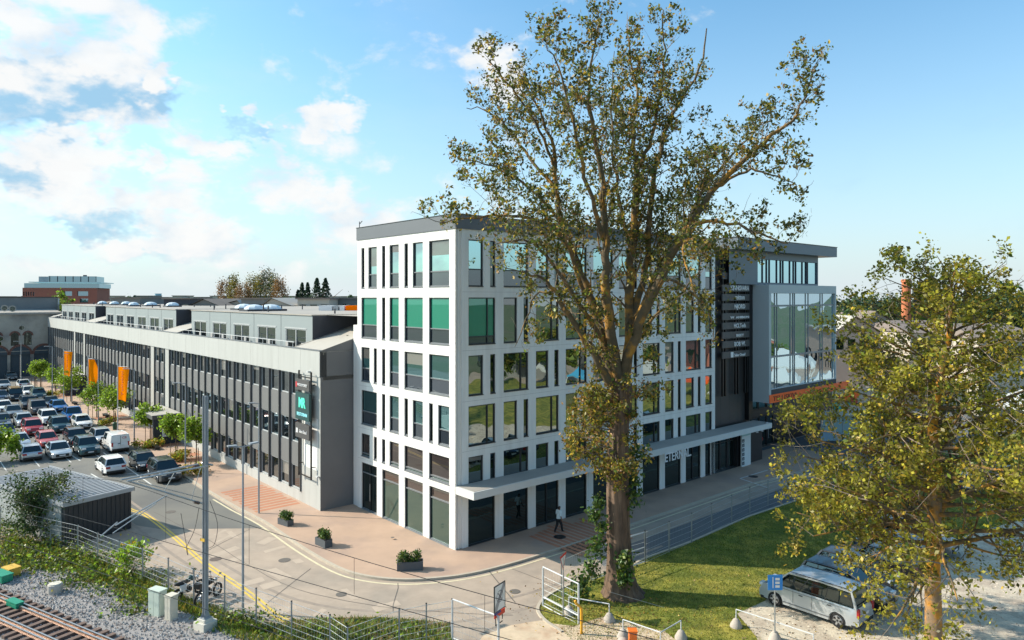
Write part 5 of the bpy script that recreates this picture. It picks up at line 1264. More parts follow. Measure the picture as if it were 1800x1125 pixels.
def onbox(name, P, dims, m, label, cat, rz=0., lid=None, z=0., grp=None):
    t = thing(name, label, cat, (P.x, P.y, z), rz, grp); b = MB(); w, d, h = dims; b.box(-w / 2, -d / 2, 0, w / 2, d / 2, h); obj('cabinet_body', b, m, t)
    b = MB(); b.box(-w / 2 - .03, -d / 2 - .03, h, w / 2 + .03, d / 2 + .03, h + .06); obj('lid', b, lid or m, t)
    b = MB(); b.box(-w / 2 + .03, -d / 2 - .012, .06, -.01, -d / 2, h - .06); b.box(.01, -d / 2 - .012, .06, w / 2 - .03, -d / 2, h - .06); obj('door', b, lid or m, t)
    return t
tz = math.atan2(td.y, td.x)
m_grn = mat('green_box', (.01, .24, .14), .5, var=.1, vs=3); m_ylw = mat('yellow_box', (.62, .38, .05), .6, var=.2, vs=3)
onbox('point_machine', G(3, 1022), (1.3, .55, .35), m_grn, 'green trackside point machine cut by the left edge', 'machine', tz, z=.1)
onbox('point_machine', G(20, 1013), (.8, .6, .4), m_ylw, 'yellow trackside box behind the green one at the left edge', 'box', tz, z=.1)
onbox('point_machine', G(26, 1072) , (1.0, .34, .22), m_grn, 'green box lying between the rails', 'machine', tz, z=.2)
m_cab = mat('cabinet_beige', (.60, .55, .45), .6, var=.08, vs=2); m_cab2 = mat('cabinet_green_white', (.50, .56, .48), .6, var=.08, vs=2)
onbox('equipment_cabinet', G(277, 1082), (.78, .45, 1.30), m_cab2, 'wider pale green-white metal cabinet beside the railway fence', 'cabinet', tz + .1, lid=m_cab2)
onbox('equipment_cabinet', G(301, 1090), (.42, .42, 1.22), m_cab, 'narrower beige cabinet standing right of the pale green one', 'cabinet', tz + .1, lid=m_cab)
t = thing('concrete_drum', 'small round concrete drum on the ballast edge', 'drum', tuple(G(97, 1043)), 0); b = MB(); b.lathe([(.36, 0), (.36, .5), (.33, .52)], (0, 0, 0), 16); obj('drum_body', b, m_concrete, t); b = MB(); b.lathe([(.30, .52), (.30, .56)], (0, 0, 0), 14); obj('lid', b, m_cab, t)

# catenary mast
mp_ = G(361, 1106); MT = thing('catenary_mast', 'tall grey steel railway mast with cantilever arms on a pale concrete foot', 'mast', (mp_.x, mp_.y, 0), tz)
b = MB(); b.box(-.38, -.38, 0, .38, .38, .42); b.box(-.26, -.26, .42, .26, .26, .55); obj('foundation', b, mat('pale_concrete', (.60, .56, .48), .85, var=.1, vs=2), MT)
b = MB(); b.box(-.10, -.015, .5, .10, .015, 11.25)
for s in (-1, 1): b.box(-.10 if s < 0 else .08, -.10, .5, -.08 if s < 0 else .10, .10, 11.25)
b.box(-.2, -.2, .55, .2, .2, .6)
for s in (-1, 1): b.poly([(s * .125, -.18, .6), (s * .125, .18, .6), (s * .125, 0, 1.1)])
obj('column', b, m_pole, MT)
b = MB(); b.box(-.16, -.17, 4.28, .16, -.145, 4.42); obj('number_tag', b, m_ylw, MT)
mm = lambda px, py, y: None
armL = 3.9
def armp(y, z, x=0.): return (x, y, z)
b = MB()
b.tube([armp(-.15, 6.1), armp(-armL, 8.05)], .045, 6); b.tube([armp(-.15, 6.35), armp(-armL + .5, 7.9)], .02, 5)
obj('diagonal_arm', b, m_steel, MT)
b = MB(); b.tube([armp(-.15, 7.95, .35), armp(-armL - .2, 8.12, .35)], .04, 6); b.tube([armp(-.15, 7.95, -.35), armp(-armL - .2, 8.12, -.1)], .04, 6); b.tube([armp(.1, 7.95, -.4), armp(.1, 7.95, .4)], .045, 6); obj('top_arm', b, m_steel, MT)
b = MB()
for y in (-.5, -1.9): b.tube([armp(y, 7.98, .35), armp(y - .25, 6.28 - (y + .15) * .5, 0)], .018, 5)
obj('stay_rod', b, m_steel, MT)
b = MB(); b.tube([armp(-2.0, 6.95), armp(-4.4, 6.25)], .03, 6); b.tube([armp(-2.6, 6.75, .1), armp(-4.7, 6.05, .3)], .022, 6); b.tube([armp(-4.2, 6.3, -.2), armp(-5.1, 6.0, .1)], .03, 6); obj('registration_arm', b, m_steel, MT)
b = MB()
for y, z in ((-.35, 6.18), (-.35, 7.96)): b.tube([armp(y, z), armp(y - .28, z + (.13 if z < 7 else .01))], .075, 8)
obj('insulator', b, mat('insulator_brown', (.10, .06, .05), .3), MT)
b = MB()
L_ = [armp(.1, 6.2, .2), armp(.1, 5.2, .75), armp(.1, 4.2, .55), armp(.1, 3.9, .1)]; b.tube(smooth_line([Vector(p) for p in L_], 5), .012, 4)
L_ = [armp(-.2, 5.9, -.2), armp(-.4, 4.9, -.25), armp(-.5, 4.0, -.7), armp(-.3, 3.6, -.9), armp(-.6, 5.6, -1.0)]; b.tube(smooth_line([Vector(p) for p in L_], 5), .012, 4)
obj('feeder_cable', b, m_trim, MT)
# overhead wires
wb = Vector((mp_.x, mp_.y, 0)) - tn * 4.1
def wire(label, z0, z1, sag, off, d0=-70, d1=26, r=.012):
    t = thing('overhead_wire', label, 'wire', tuple(wb + td * 0 + Vector((0, 0, z0))), 0, 'overhead railway wires')
    pts = []
    for i in range(41):
        s = d0 + (d1 - d0) * i / 40; k = (s % 48) / 48; zz = (4 * k * (1 - k)) * -sag + z1 - z0
        pts.append(td * s - tn * off + Vector((0, 0, zz)))
    b = MB(); b.tube(pts, r, 4); obj('conductor', b, m_trim, t); return t
wire('upper overhead wire above the near rails', 8.1, 8.1, 1.15, 0)
wire('lower overhead wire sagging least above the near rails', 6.05, 6.05, .12, .1)
b = MB()
for s in (-20, -14, -8, -3, 3, 8, 13.2, 18.4, 23):
    k = (s % 48) / 48; zt = 8.1 - 4 * k * (1 - k) * 1.15; zb_ = 6.05 - 4 * k * (1 - k) * .12; p = wb + td * s; b.tube([(p.x, p.y, zb_), (p.x, p.y, zt)], .008, 3)
tag(obj('wire_droppers', b, m_trim), 'thin vertical droppers between the two overhead wires', 'wire', 'overhead railway wires')
wire('second lower overhead wire over the outer track', 6.3, 6.3, .15, 3.6, r=.010)

# ------------------------------------------------------------------ fences
m_wire = mat('fence_wire', (.50, .52, .52), .45, metal=.4)
def fence(P, h, label, wires=7, vert=True, every=None, name='mesh_fence'):
    o0 = Vector((P[0].x, P[0].y, 0)); t = thing(name, label, 'fence', tuple(o0), 0)
    b = MB(); b.box(-.03, -.03, 0, .03, .03, h + .05); pm = b.mesh('post', m_steel); pc_ = MB(); pc_.box(-.036, -.036, h + .05, .036, .036, h + .08); pcm = pc_.mesh('post_cap', m_black2)
    for i, p in enumerate(P):
        q = Vector((p.x, p.y, 0)) - o0; po = link('post', pm, t, q); link('post_cap', pcm, po)
        if i < len(P) - 1:
            w = MB(); a = q; c = Vector((P[i + 1].x, P[i + 1].y, 0)) - o0; d = c - a; L = d.length
            for k in range(wires):
                z = .08 + (h - .1) * k / (wires - 1); w.tube([(a.x, a.y, z), (c.x, c.y, z)], .009 if k not in (wires - 1,) else .013, 3, cap=False)
            if vert:
                nv = int(L / .16)
                for k in range(1, nv): p_ = a + d * (k / nv); w.tube([(p_.x, p_.y, .06), (p_.x, p_.y, h)], .0028, 3, cap=False)
            pn = obj('mesh_panel', w, m_wire, t); pn['kind'] = 'stuff'
    return t
FL = []
fl0 = fence_line[1:]
far = [fence_line[1] + Vector((-.848, .53, 0)) * (2.6 * k) for k in range(24, 0, -1)]
xs_ = [fence_line[1]]
L_ = [fence_line[1] + Vector((2.5 * k * .86, -2.5 * k * .50, 0)) for k in range(0)]
allp = far + [fl0[0]] + [fl0[0].lerp(fl0[1], k / 3) for k in (1, 2)] + fl0[1:]
fence(allp, 1.85, 'long galvanised mesh fence between the railway embankment and the road')
def GG(px, py): p = G(px, py, 1.85); return Vector((p.x, p.y, 0))
fence([fl0[-1], GG(701.7, 1072), GG(749.4, 1063), GG(795, 1055)], 1.85, 'short mesh fence run left of the open white gate at the bottom')
# gates
def gate(P, Q, h, label, rails=(0.02, 1.0), wires=5, t_=.05):
    t = thing('metal_gate', label, 'gate', (P.x, P.y, 0)); d = Vector((Q.x - P.x, Q.y - P.y, 0)); b = MB()
    for a in (Vector((0, 0, 0)), d): b = MB(); b.tube([(a.x, a.y, 0), (a.x, a.y, h)], t_, 6); obj('gate_post', b, m_whitesteel, t)
    for f in rails: b = MB(); b.tube([(0, 0, h * f + .05), (d.x, d.y, h * f + .0)], .035, 6); obj('gate_rail', b, m_whitesteel, t)
    b = MB()
    for k in range(wires): z = h * (.1 + .85 * k / wires); b.tube([(0, 0, z), (d.x, d.y, z)], .008, 3)
    nv = int(d.length / .2)
    for k in range(1, nv): p = d * (k / nv); b.tube([(p.x, p.y, .1), (p.x, p.y, h)], .003, 3)
    w = obj('gate_mesh', b, m_wire, t); w['kind'] = 'stuff'; return t
gate(GG(795, 1055), GG(876, 1083), 1.85, 'galvanised gate leaf standing at the bottom centre behind the crossed circle sign', rails=(.02, 1.))
p0 = G(954.5, 1066); p1 = G(1017, 1098); gate(p0, p1, 2.0, 'white open gate leaf in the grass left of the poplar', rails=(.0, .22, 1.))
fp = [G(x, y) for x, y in ((986.7, 1049), (1039, 1023.7), (1084, 1007), (1133.6, 991))]
t = fence(fp, 1.95, 'white post fence behind the poplar trunk at the road edge', wires=4, vert=True, name='roadside_fence')
t = fence([G(x, y) for x, y in ((1133.6, 991), (1176, 971.7), (1215.7, 955), (1251, 936), (1286, 918.5), (1318, 903), (1350, 890), (1385, 877), (1420, 862))], 1.9, 'thin mesh fence running along the lawn edge in the office shade', wires=6, name='roadside_fence')
b = MB(); q0 = G(1039, 1023.7); q1 = G(1133.6, 991)
for z in (.15, 1.0, 1.9): b.tube([(q0.x, q0.y, z), (q1.x, q1.y, z)], .03, 5)
o = obj('fence_rails', b, m_whitesteel, None); tag(o, 'three white tubular rails of the fence section behind the poplar', 'rail')

# concrete footed tube barriers
m_foot = mat('foot_concrete', (.40, .35, .30), .9, var=.15, vs=5, bump=.3)
def barrier(pts, label, h=.85):
    t = thing('tube_barrier', label, 'barrier', (pts[0].x, pts[0].y, .03), 0, 'tube barriers with concrete feet'); o0 = Vector((pts[0].x, pts[0].y, 0)); b = MB()
    top = [Vector((p.x, p.y, 0)) - o0 + Vector((0, 0, h)) for p in pts]
    b.tube(top, .028, 6)
    for p in top: b.tube([(p.x, p.y, .2), (p.x, p.y, h)], .028, 6)
    obj('tube_frame', b, m_whitesteel, t)
    for p in top:
        f = MB(); f.lathe([(.30, 0), (.29, .10), (.20, .26), (.13, .38), (.05, .42)], (0, 0, 0), 14); obj('concrete_foot', f, m_foot, t, smooth=True, angle=50, loc=(p.x, p.y, 0))
    return t
barrier([G(1000, 1080), G(1071, 1093)], 'white tube barrier beside the poplar foot')
barrier([G(1095, 1122), G(1161, 1146), G(1197, 1124)], 'bent white tube barrier with a low middle at the bottom edge')
barrier([G(1294, 1103), G(1362, 1126), G(1430, 1150)], 'long white tube barrier before the silver minivan')
# guy wire
b = MB(); a = G(1070, 1040, .9); c = G(1168, 1068, .2); b.tube([a, c], .012, 4); tag(obj('guy_cable', b, m_steel), 'slack pale cable running across the grass at the poplar foot', 'cable')
# gas pipe and orange box
t = thing('gas_pipe', 'bent yellow gas riser pipe beside the white gate', 'pipe', tuple(G(1022, 1116))); b = MB(); b.tube(smooth_line([Vector((0, 0, 0)), Vector((0, 0, 1.15)), Vector((-.05, 0, 1.32)), Vector((-.22, .02, 1.46)), Vector((-.30, .02, 1.62))], 4), .065, 8); obj('riser', b, mat('gas_yellow', (.72, .34, .02), .5), t, smooth=True)
b = MB(); b.lathe([(.09, 0), (.09, .05)], (0, 0, .0), 8); obj('collar', b, m_steel, t)
t = onbox('orange_cabinet', G(1112, 1146), (.34, .34, .95), mat('orange_plastic', (.75, .16, .02), .5), 'small bright orange post box at the bottom edge below the poplar', 'cabinet')
t = thing('boulder', 'pale concrete lump left of the orange box at the bottom edge', 'boulder', tuple(G(1095, 1140))); b = MB(); b.lathe([(.38, 0), (.36, .2), (.22, .42), (.05, .5)], (0, 0, 0), 9); obj('stone', b, m_foot, t, smooth=True)

# ------------------------------------------------------------------ signs
def sign_base(name, label, P, h, r=.035):
    t = thing(name, label, 'sign', (P.x, P.y, 0)); b = MB(); b.tube([(0, 0, 0), (0, 0, h)], r, 8); obj('post', b, m_steel, t); return t
P = G(990, 1085) ; t = sign_base('yield_sign', 'red rimmed white triangular give-way sign seen obliquely left of the poplar', P, 3.0)
a_ = 1.15; ca_, sa_ = math.cos(a_), math.sin(a_)
def tri(sz, y, z0): return [(ca_ * sz * x, sa_ * sz * x + y, z0 + sz * z) for x, z in ((-.5, .43), (.5, .43), (0, -.43))]
zc = 2.75
for sz, off, m in ((.95, 0, mat('sign_red_rim', (.60, .04, .02), .5)), (.70, -.012, mat('sign_white_face', (.75, .74, .70), .5))):
    b = MB(); T0 = tri(sz, off - .03, zc); T1 = tri(sz, off - .02, zc); b.poly(T0); b.poly(T1[::-1]); 
    for i in range(3): b.quad(T0[i], T0[(i + 1) % 3], T1[(i + 1) % 3], T1[i])
    obj('sign_plate' if off == 0 else 'sign_face', b, m, t)
P = G(1362, 1128); t = sign_base('parking_sign', 'blue square sign with white bars on a thin post before the silver minivan', P, 3.1)
b = MB(); b.box(-.34, -.06, 2.42, .34, -.04, 3.12); obj('sign_plate', b, mat('sign_blue', (.01, .22, .62), .4), t)
b = MB(); b.box(-.13, -.068, 2.52, -.09, -.06, 3.02)
for k in range(3): b.box(0.0, -.068, 2.54 + k * .17, .20, -.06, 2.65 + k * .17)
obj('sign_symbol', b, MATS['sign_white_face'], t)
f = MB(); f.lathe([(.32, 0), (.30, .12), (.16, .36), (.06, .42)], (0, 0, 0), 14); obj('concrete_foot', f, m_foot, t, smooth=True)
P = G(877, 1150); t = sign_base('end_of_restriction_sign', 'white board sign with grey diagonal band and crossed circle at the bottom centre', P, 2.6)
aa = 1.0; cA, sA = math.cos(aa), math.sin(aa); Rz = lambda x, y, z: (cA * x - sA * y, sA * x + cA * y, z)
zc = 2.0
b = MB(); b.box(-.42, -.05, zc, .42, -.02, zc + 1.15, mp=Rz); obj('sign_plate', b, MATS['sign_white_face'], t)
b = MB(); 
for x0, z0, x1, z1 in ((-.44, zc - .02, -.40, zc + 1.17), (.40, zc - .02, .44, zc + 1.17), (-.40, zc + 1.13, .40, zc + 1.17), (-.4, zc - .02, .4, zc + .02)): b.box(x0, -.058, z0, x1, -.015, z1, mp=Rz)
obj('sign_frame', b, m_frame, t)
b = MB(); b.poly([Rz(x, -.054, z) for x, z in ((-.40, zc + .03), (-.22, zc + .03), (.40, zc + .98), (.40, zc + 1.12), (.26, zc + 1.12), (-.40, zc + .20))]); obj('sign_band', b, mat('sign_grey', (.30, .30, .31), .5), t)
b = MB(); n = 24
for i in range(n):
    t0, t1 = 2 * math.pi * i / n, 2 * math.pi * (i + 1) / n
    b.quad(*[Rz(r_ * math.cos(q), -.056, zc + .62 + r_ * math.sin(q)) for r_, q in ((.24, t0), (.24, t1), (.27, t1), (.27, t0))])
for s in (-1, 1): b.poly([Rz(x, -.0565, z) for x, z in ((-.19 * s, zc + .44), (-.15 * s, zc + .42), (.19 * s, zc + .80), (.15 * s, zc + .82))])
obj('sign_circle', b, mat('sign_darkgrey', (.12, .12, .13), .5), t)
b = MB(); b.box(-.42, -.052, zc - .26, .42, -.02, zc - .05, mp=Rz); obj('sign_strip', b, MATS['sign_red_rim'], t)
b = MB(); b.box(-.42, -.053, zc - .12, .1, -.019, zc - .045, mp=Rz); obj('sign_strip', b, mat('sign_navy', (.03, .04, .16), .5), t)
b = MB()
for q in ((-.3, -.62, -.3, -.26), (.24, -.5, .24, -.26)): b.box(q[0], -.03, zc + q[1], q[0] + .03, -.0, zc + q[3], mp=Rz)
b.box(-.3, -.03, zc - .62, .27, 0, zc - .58, mp=Rz); obj('sign_bracket', b, m_frame, t)

# ------------------------------------------------------------------ lamp posts and flags
def lamp_post(P, h, label, double=False, arm=.9, r=.075, d=None):
    t = thing('lamp_post', label, 'lamp post', (P.x, P.y, 0), 0, 'lamp posts along the street'); b = MB(); b.tube([(0, 0, 0), (0, 0, h * .35), (0, 0, h)], [r, r * .9, r * .6], 8); obj('pole', b, m_pole, t)
    d = d or -dB; dirs = [d, -d] if double else [d]
    for k, q in enumerate(dirs):
        b = MB(); b.tube([(0, 0, h - .02), tuple(q * arm * .6 + Vector((0, 0, h + (.06 if not double else -.0))))], .03, 6); obj('arm', b, m_pole, t)
        b = MB(); e0 = q * arm * .45 + Vector((0, 0, h + .04)); e1 = q * arm * 1.1 + Vector((0, 0, h + .07)); n_ = Vector((-q.y, q.x, 0)) * .14
        for z in (0, .07): b.poly([e0 + n_ + Vector((0, 0, z)), e1 + n_ * .7 + Vector((0, 0, z)), e1 - n_ * .7 + Vector((0, 0, z)), e0 - n_ + Vector((0, 0, z))])
        for A_, B_ in ((e0 + n_, e1 + n_ * .7), (e1 + n_ * .7, e1 - n_ * .7), (e1 - n_ * .7, e0 - n_), (e0 - n_, e0 + n_)): b.quad(A_, B_, B_ + Vector((0, 0, .07)), A_ + Vector((0, 0, .07)))
        obj('lamp_head', b, m_pole, t)
    b = MB(); b.lathe([(.2, 0), (.2, .03)], (0, 0, .0), 10); obj('base_plate', b, m_pole, t); return t
lamp_post(G(455, 902, .12), 8.2, 'lamp post on the pavement in front of the grey facade', arm=.7)
lamp_post(G(427, 1077), 8.45, 'double-headed lamp post behind the railway fence', double=True, arm=.7, r=.07)
for px, py, h, lb in ((326, 832, 8.2, 'lamp post beside the dark grey off-roader nearest the mast'), (236, 781, 8.2, 'lamp post right of the white flagpole by the panel van'), (173, 746, 8.2, 'lamp post beside the narrow flag'), (126, 709, 7.5, 'thick grey post in front of the yellow-green tree'), (92, 700, 8.2, 'lamp post between the far trees'), (37, 682, 8.2, 'lamp post in front of the stone hall doors')):
    lamp_post(G(px, py), h, lb, arm=1.0)
def clothmat(name, c):
    m = bpy.data.materials.new(name); m.use_nodes = True; n = m.node_tree.nodes; l = m.node_tree.links; n.clear(); o = n.new('ShaderNodeOutputMaterial'); a = n.new('ShaderNodeBsdfDiffuse'); b = n.new('ShaderNodeBsdfTranslucent'); x = n.new('ShaderNodeMixShader')
    a.inputs[0].default_value = (*c, 1); b.inputs[0].default_value = (*c, 1); x.inputs[0].default_value = .4; l.new(a.outputs[0], x.inputs[1]); l.new(b.outputs[0], x.inputs[2]); l.new(x.outputs[0], o.inputs[0]); MATS[name] = m; return m
m_flag = clothmat('flag_orange', (1.0, .27, .004))
def flag(px, base_y, ftop, fbot, fw, htop, label, twist=0., text=True):
    P = G(px, base_y); t = thing('flag_banner', label, 'flag', (P.x, P.y, 0), 0, 'orange banners on white poles'); k = P.y / F
    z = lambda y: EYE - (y - 523) * k
    b = MB(); b.tube([(0, 0, 0), (0, 0, z(htop))], [.07, .045], 8); b.lathe([(.07, 0), (.07, .1)], (0, 0, z(htop)), 8); obj('pole', b, m_whitesteel, t); t.rotation_euler.z = -.5; w_k = 1.12
    nx, nz = 14, 18; z0, z1 = z(fbot), z(ftop); w = fw * k * 1.12; mb = MB(); V = []
    for j in range(nz + 1):
        for i in range(nx + 1):
            u = i / nx; v = j / nz; amp = .16 + .2 * twist
            x = .07 + w * u * (1 - twist * .0 * v) - (.12 * w * (1 - v) * u); y = amp * math.sin(u * 5.0 + v * 2.2 + twist * 3) * u + twist * .9 * u * math.sin(v * 3.1)
            zz = z0 + (z1 - z0) * v - .06 * w * u * (1 + math.sin(v * 3)) * (0.6 if v > .9 else 1)
            V.append((x, y, zz))
    mb.v = V
    for j in range(nz):
        for i in range(nx): a = j * (nx + 1) + i; mb.f.append((a, a + 1, a + nx + 2, a + nx + 1)); mb.m.append(0)
    obj('flag_cloth', mb, m_flag, t, smooth=True)
    if text:
        s = w * .42
        def mpp(a, b_, c):        # text runs upwards
            u = min(max((.62 * w - b_) / w, 0), 1); v = .5 + a / (z1 - z0)
            amp = .16 + .2 * twist; y = amp * math.sin(u * 5.0 + v * 2.2 + twist * 3) * u + twist * .9 * u * math.sin(v * 3.1)
            return (.07 + .62 * w - b_ - .12 * w * (1 - v) * u, y - .05 - c, z0 + (z1 - z0) * v)
        text_obj('Telliskivi', s, mpp, mat('flag_print', (.40, .07, .01), .8), t, ext=.004, width=(z1 - z0) * .74)
    b = MB(); b.tube([(0, 0, z1), (w * .96, 0, z1 + .04)], .03, 5); obj('banner_arm', b, m_pole, t)
    return t
flag(207, 758, 644, 702, 26, 641, 'largest orange banner on a white pole, nearest of the three')
flag(155, 735, 630, 680, 12, 627, 'narrow twisted orange banner, middle of the three', twist=.6, text=False)
flag(112, 708, 617, 659, 21, 615, 'farthest orange banner, left of the three')

# planters
m_planter = mat('planter_slate', (.075, .085, .095), .7, var=.1)
def planter(P, L, w, h, rz, label):
    t = thing('planter', label, 'planter', (P.x, P.y, .12), rz, 'slate planters on the pavement'); b = MB()
    for q in ((-L / 2, -w / 2, L / 2, -w / 2 + .05), (-L / 2, w / 2 - .05, L / 2, w / 2), (-L / 2, -w / 2 + .05, -L / 2 + .05, w / 2 - .05), (L / 2 - .05, -w / 2 + .05, L / 2, w / 2 - .05)): b.box(q[0], q[1], 0, q[2], q[3], h)
    obj('box', b, m_planter, t); b = MB(); b.box(-L / 2 + .05, -w / 2 + .05, .0, L / 2 - .05, w / 2 - .05, h - .06); obj('soil', b, m_sleeper, t)
    K = 16; cc = np.column_stack([rng.uniform(-L * .40, L * .36, K), rng.uniform(-w * .4, w * .4, K), h + rng.uniform(.0, .42, K)]); cc[:, 2] *= (1 - .0 * cc[:, 0]); n = 1500
    q = cc[rng.integers(0, K, n)] + rng.normal(0, .09, (n, 3)); raw_mesh('plant', leaves_array(q, .055, rng), 4, [lf['green'], lf['mid'], lf['ivy']], rng.choice(3, n), 'stuff', t); return t
planter(G(502, 925), 1.15, .5, .42, ANG + math.pi / 2 + .2, 'farthest small slate planter near the lamp post')
planter(G(569, 962), 1.15, .55, .48, ANG + math.pi / 2 + .1, 'middle slate planter on the pavement')
planter(G(721, 1004), 1.5, .55, .5, .12, 'long dark slate planter nearest the office corner')

# benches, bins, loungers by the lot
def bench(P, L, label, rz):
    t = thing('bench', label, 'bench', (P.x, P.y, .0), rz, 'dark benches beside the parking lot')
    for k in range(4): b = MB(); b.box(-L / 2, -.25 + .13 * k, .42, L / 2, -.14 + .13 * k, .46); obj('slat', b, m_frame, t)
    for s in (-1, 1): b = MB(); b.box(s * L * .4 - .04, -.22, 0, s * L * .4 + .04, .22, .42); obj('leg', b, m_frame, t)
for px, py, L, lb in ((272, 790, 2.6, 'dark bench among the shrubs near the black hatchback'), (180, 743, 2.4, 'dark bench behind the small white hatchback'), (186, 734, 2.0, 'farther dark bench beside the yellow-green shrubs'), (131, 712, 2.0, 'dark bench near the bright blue hatchback')):
    bench(G(px, py), L, lb, ANG + math.pi / 2)
t = thing('litter_bin', 'dark green litter bin at the foot of the white flagpole', 'bin', tuple(G(202, 757))); b = MB(); b.lathe([(.22, 0), (.26, .9), (.28, .92), (.2, 1.0)], (0, 0, 0), 12); obj('bin_body', b, mat('bin_green', (.01, .06, .03), .5), t, smooth=True, angle=40)
t = thing('bike_rack', 'thin metal frame rack on the paving behind the blue pickup', 'rack', tuple(G(163, 733))); b = MB(); b.tube([(-1.6, 0, 0), (-1.6, 0, 1.7), (1.6, .6, 1.7), (1.6, .6, 0)], .04, 6); obj('frame', b, m_pole, t)

# motorcycles
m_mc = mat('motorcycle_green', (.012, .05, .04), .35, coat=.4)
def moto(P, rz, label, c2):
    t = thing('motorcycle', label, 'motorcycle', (P.x, P.y, .005), rz, 'motorcycles behind the railway fence')
    for x in (-.72, .72):
        b = MB(); ring = [(x + .31 * math.cos(a), 0, .33 + .31 * math.sin(a)) for a in [2 * math.pi * k / 16 for k in range(17)]]; b.tube(ring, .065, 6); w = obj('wheel', b, m_tyre, t)
        b = MB()
        for k in range(6): a = math.pi * k / 3; b.tube([(x, 0, .33), (x + .28 * math.cos(a), 0, .33 + .28 * math.sin(a))], .014, 3)
        b.tube([(x, -.06, .33), (x, .06, .33)], .05, 8); obj('rim', b, m_rim, w)
    b = MB()
    for s in (-1, 1): b.tube([(.74, s * .09, .33), (.46, s * .09, .98)], .028, 6)
    b.tube([(.50, 0, .92), (-.2, 0, .78), (-.72, 0, .33)], .035, 6); b.tube([(.42, 0, .7), (.1, 0, .32), (-.25, 0, .35)], .03, 6); obj('frame', b, m_rim, t)
    b = MB(); b.lathe([(.10, 0), (.17, .08), (.16, .28), (.08, .38)], (.02, 0, .30), 8); obj('engine', b, m_trim, t, smooth=True)
    b = MB(); b.tube([(.40, 0, .92), (.2, 0, .98), (-.08, 0, .90)], [.08, .17, .10], 8); obj('fuel_tank', b, m_mc if c2 == 0 else m_trim, t, smooth=True)
    b = MB(); b.tube([(-.05, 0, .90), (-.4, 0, .87), (-.85, 0, .98)], [.10, .15, .06], 8); obj('seat', b, m_trim, t, smooth=True)
    b = MB(); b.tube([(.40, -.38, 1.12), (.47, -.15, 1.06), (.47, .15, 1.06), (.40, .38, 1.12)], .018, 6); b.tube([(.47, .2, 1.08), (.55, .3, 1.28)], .01, 4); b.tube([(.47, -.2, 1.08), (.55, -.3, 1.28)], .01, 4); obj('handlebar', b, m_trim, t)
    b = MB()
    for s in (-1, 1): b.box(.53, s * .26, 1.24, .57, s * .38, 1.34)
    obj('mirror', b, m_rim, t)
    b = MB(); b.lathe([(.04, 0), (.10, .05), (.10, .1)], (0, 0, 0), 10); obj('headlight', b, m_lamp, t, loc=(.52, 0, .92), rot=(0, R(90), 0))
    b = MB(); b.tube([(-.1, .14, .3), (-.8, .16, .42)], [.05, .06], 8); obj('exhaust', b, m_rim, t)
    b = MB(); b.box(-.62, -.20, .55, -.28, -.10, .85) if c2 == 0 else b.box(-.9, -.16, .95, -.6, .16, 1.2); obj('pannier', b, m_signw if c2 == 0 else m_trim, t)
moto(G(331, 1050), 1.15, 'dark green motorcycle with a pale side case, left of the pair behind the fence', 0)
moto(G(366, 1056), 1.3, 'black motorcycle half hidden by the railway mast', 1)

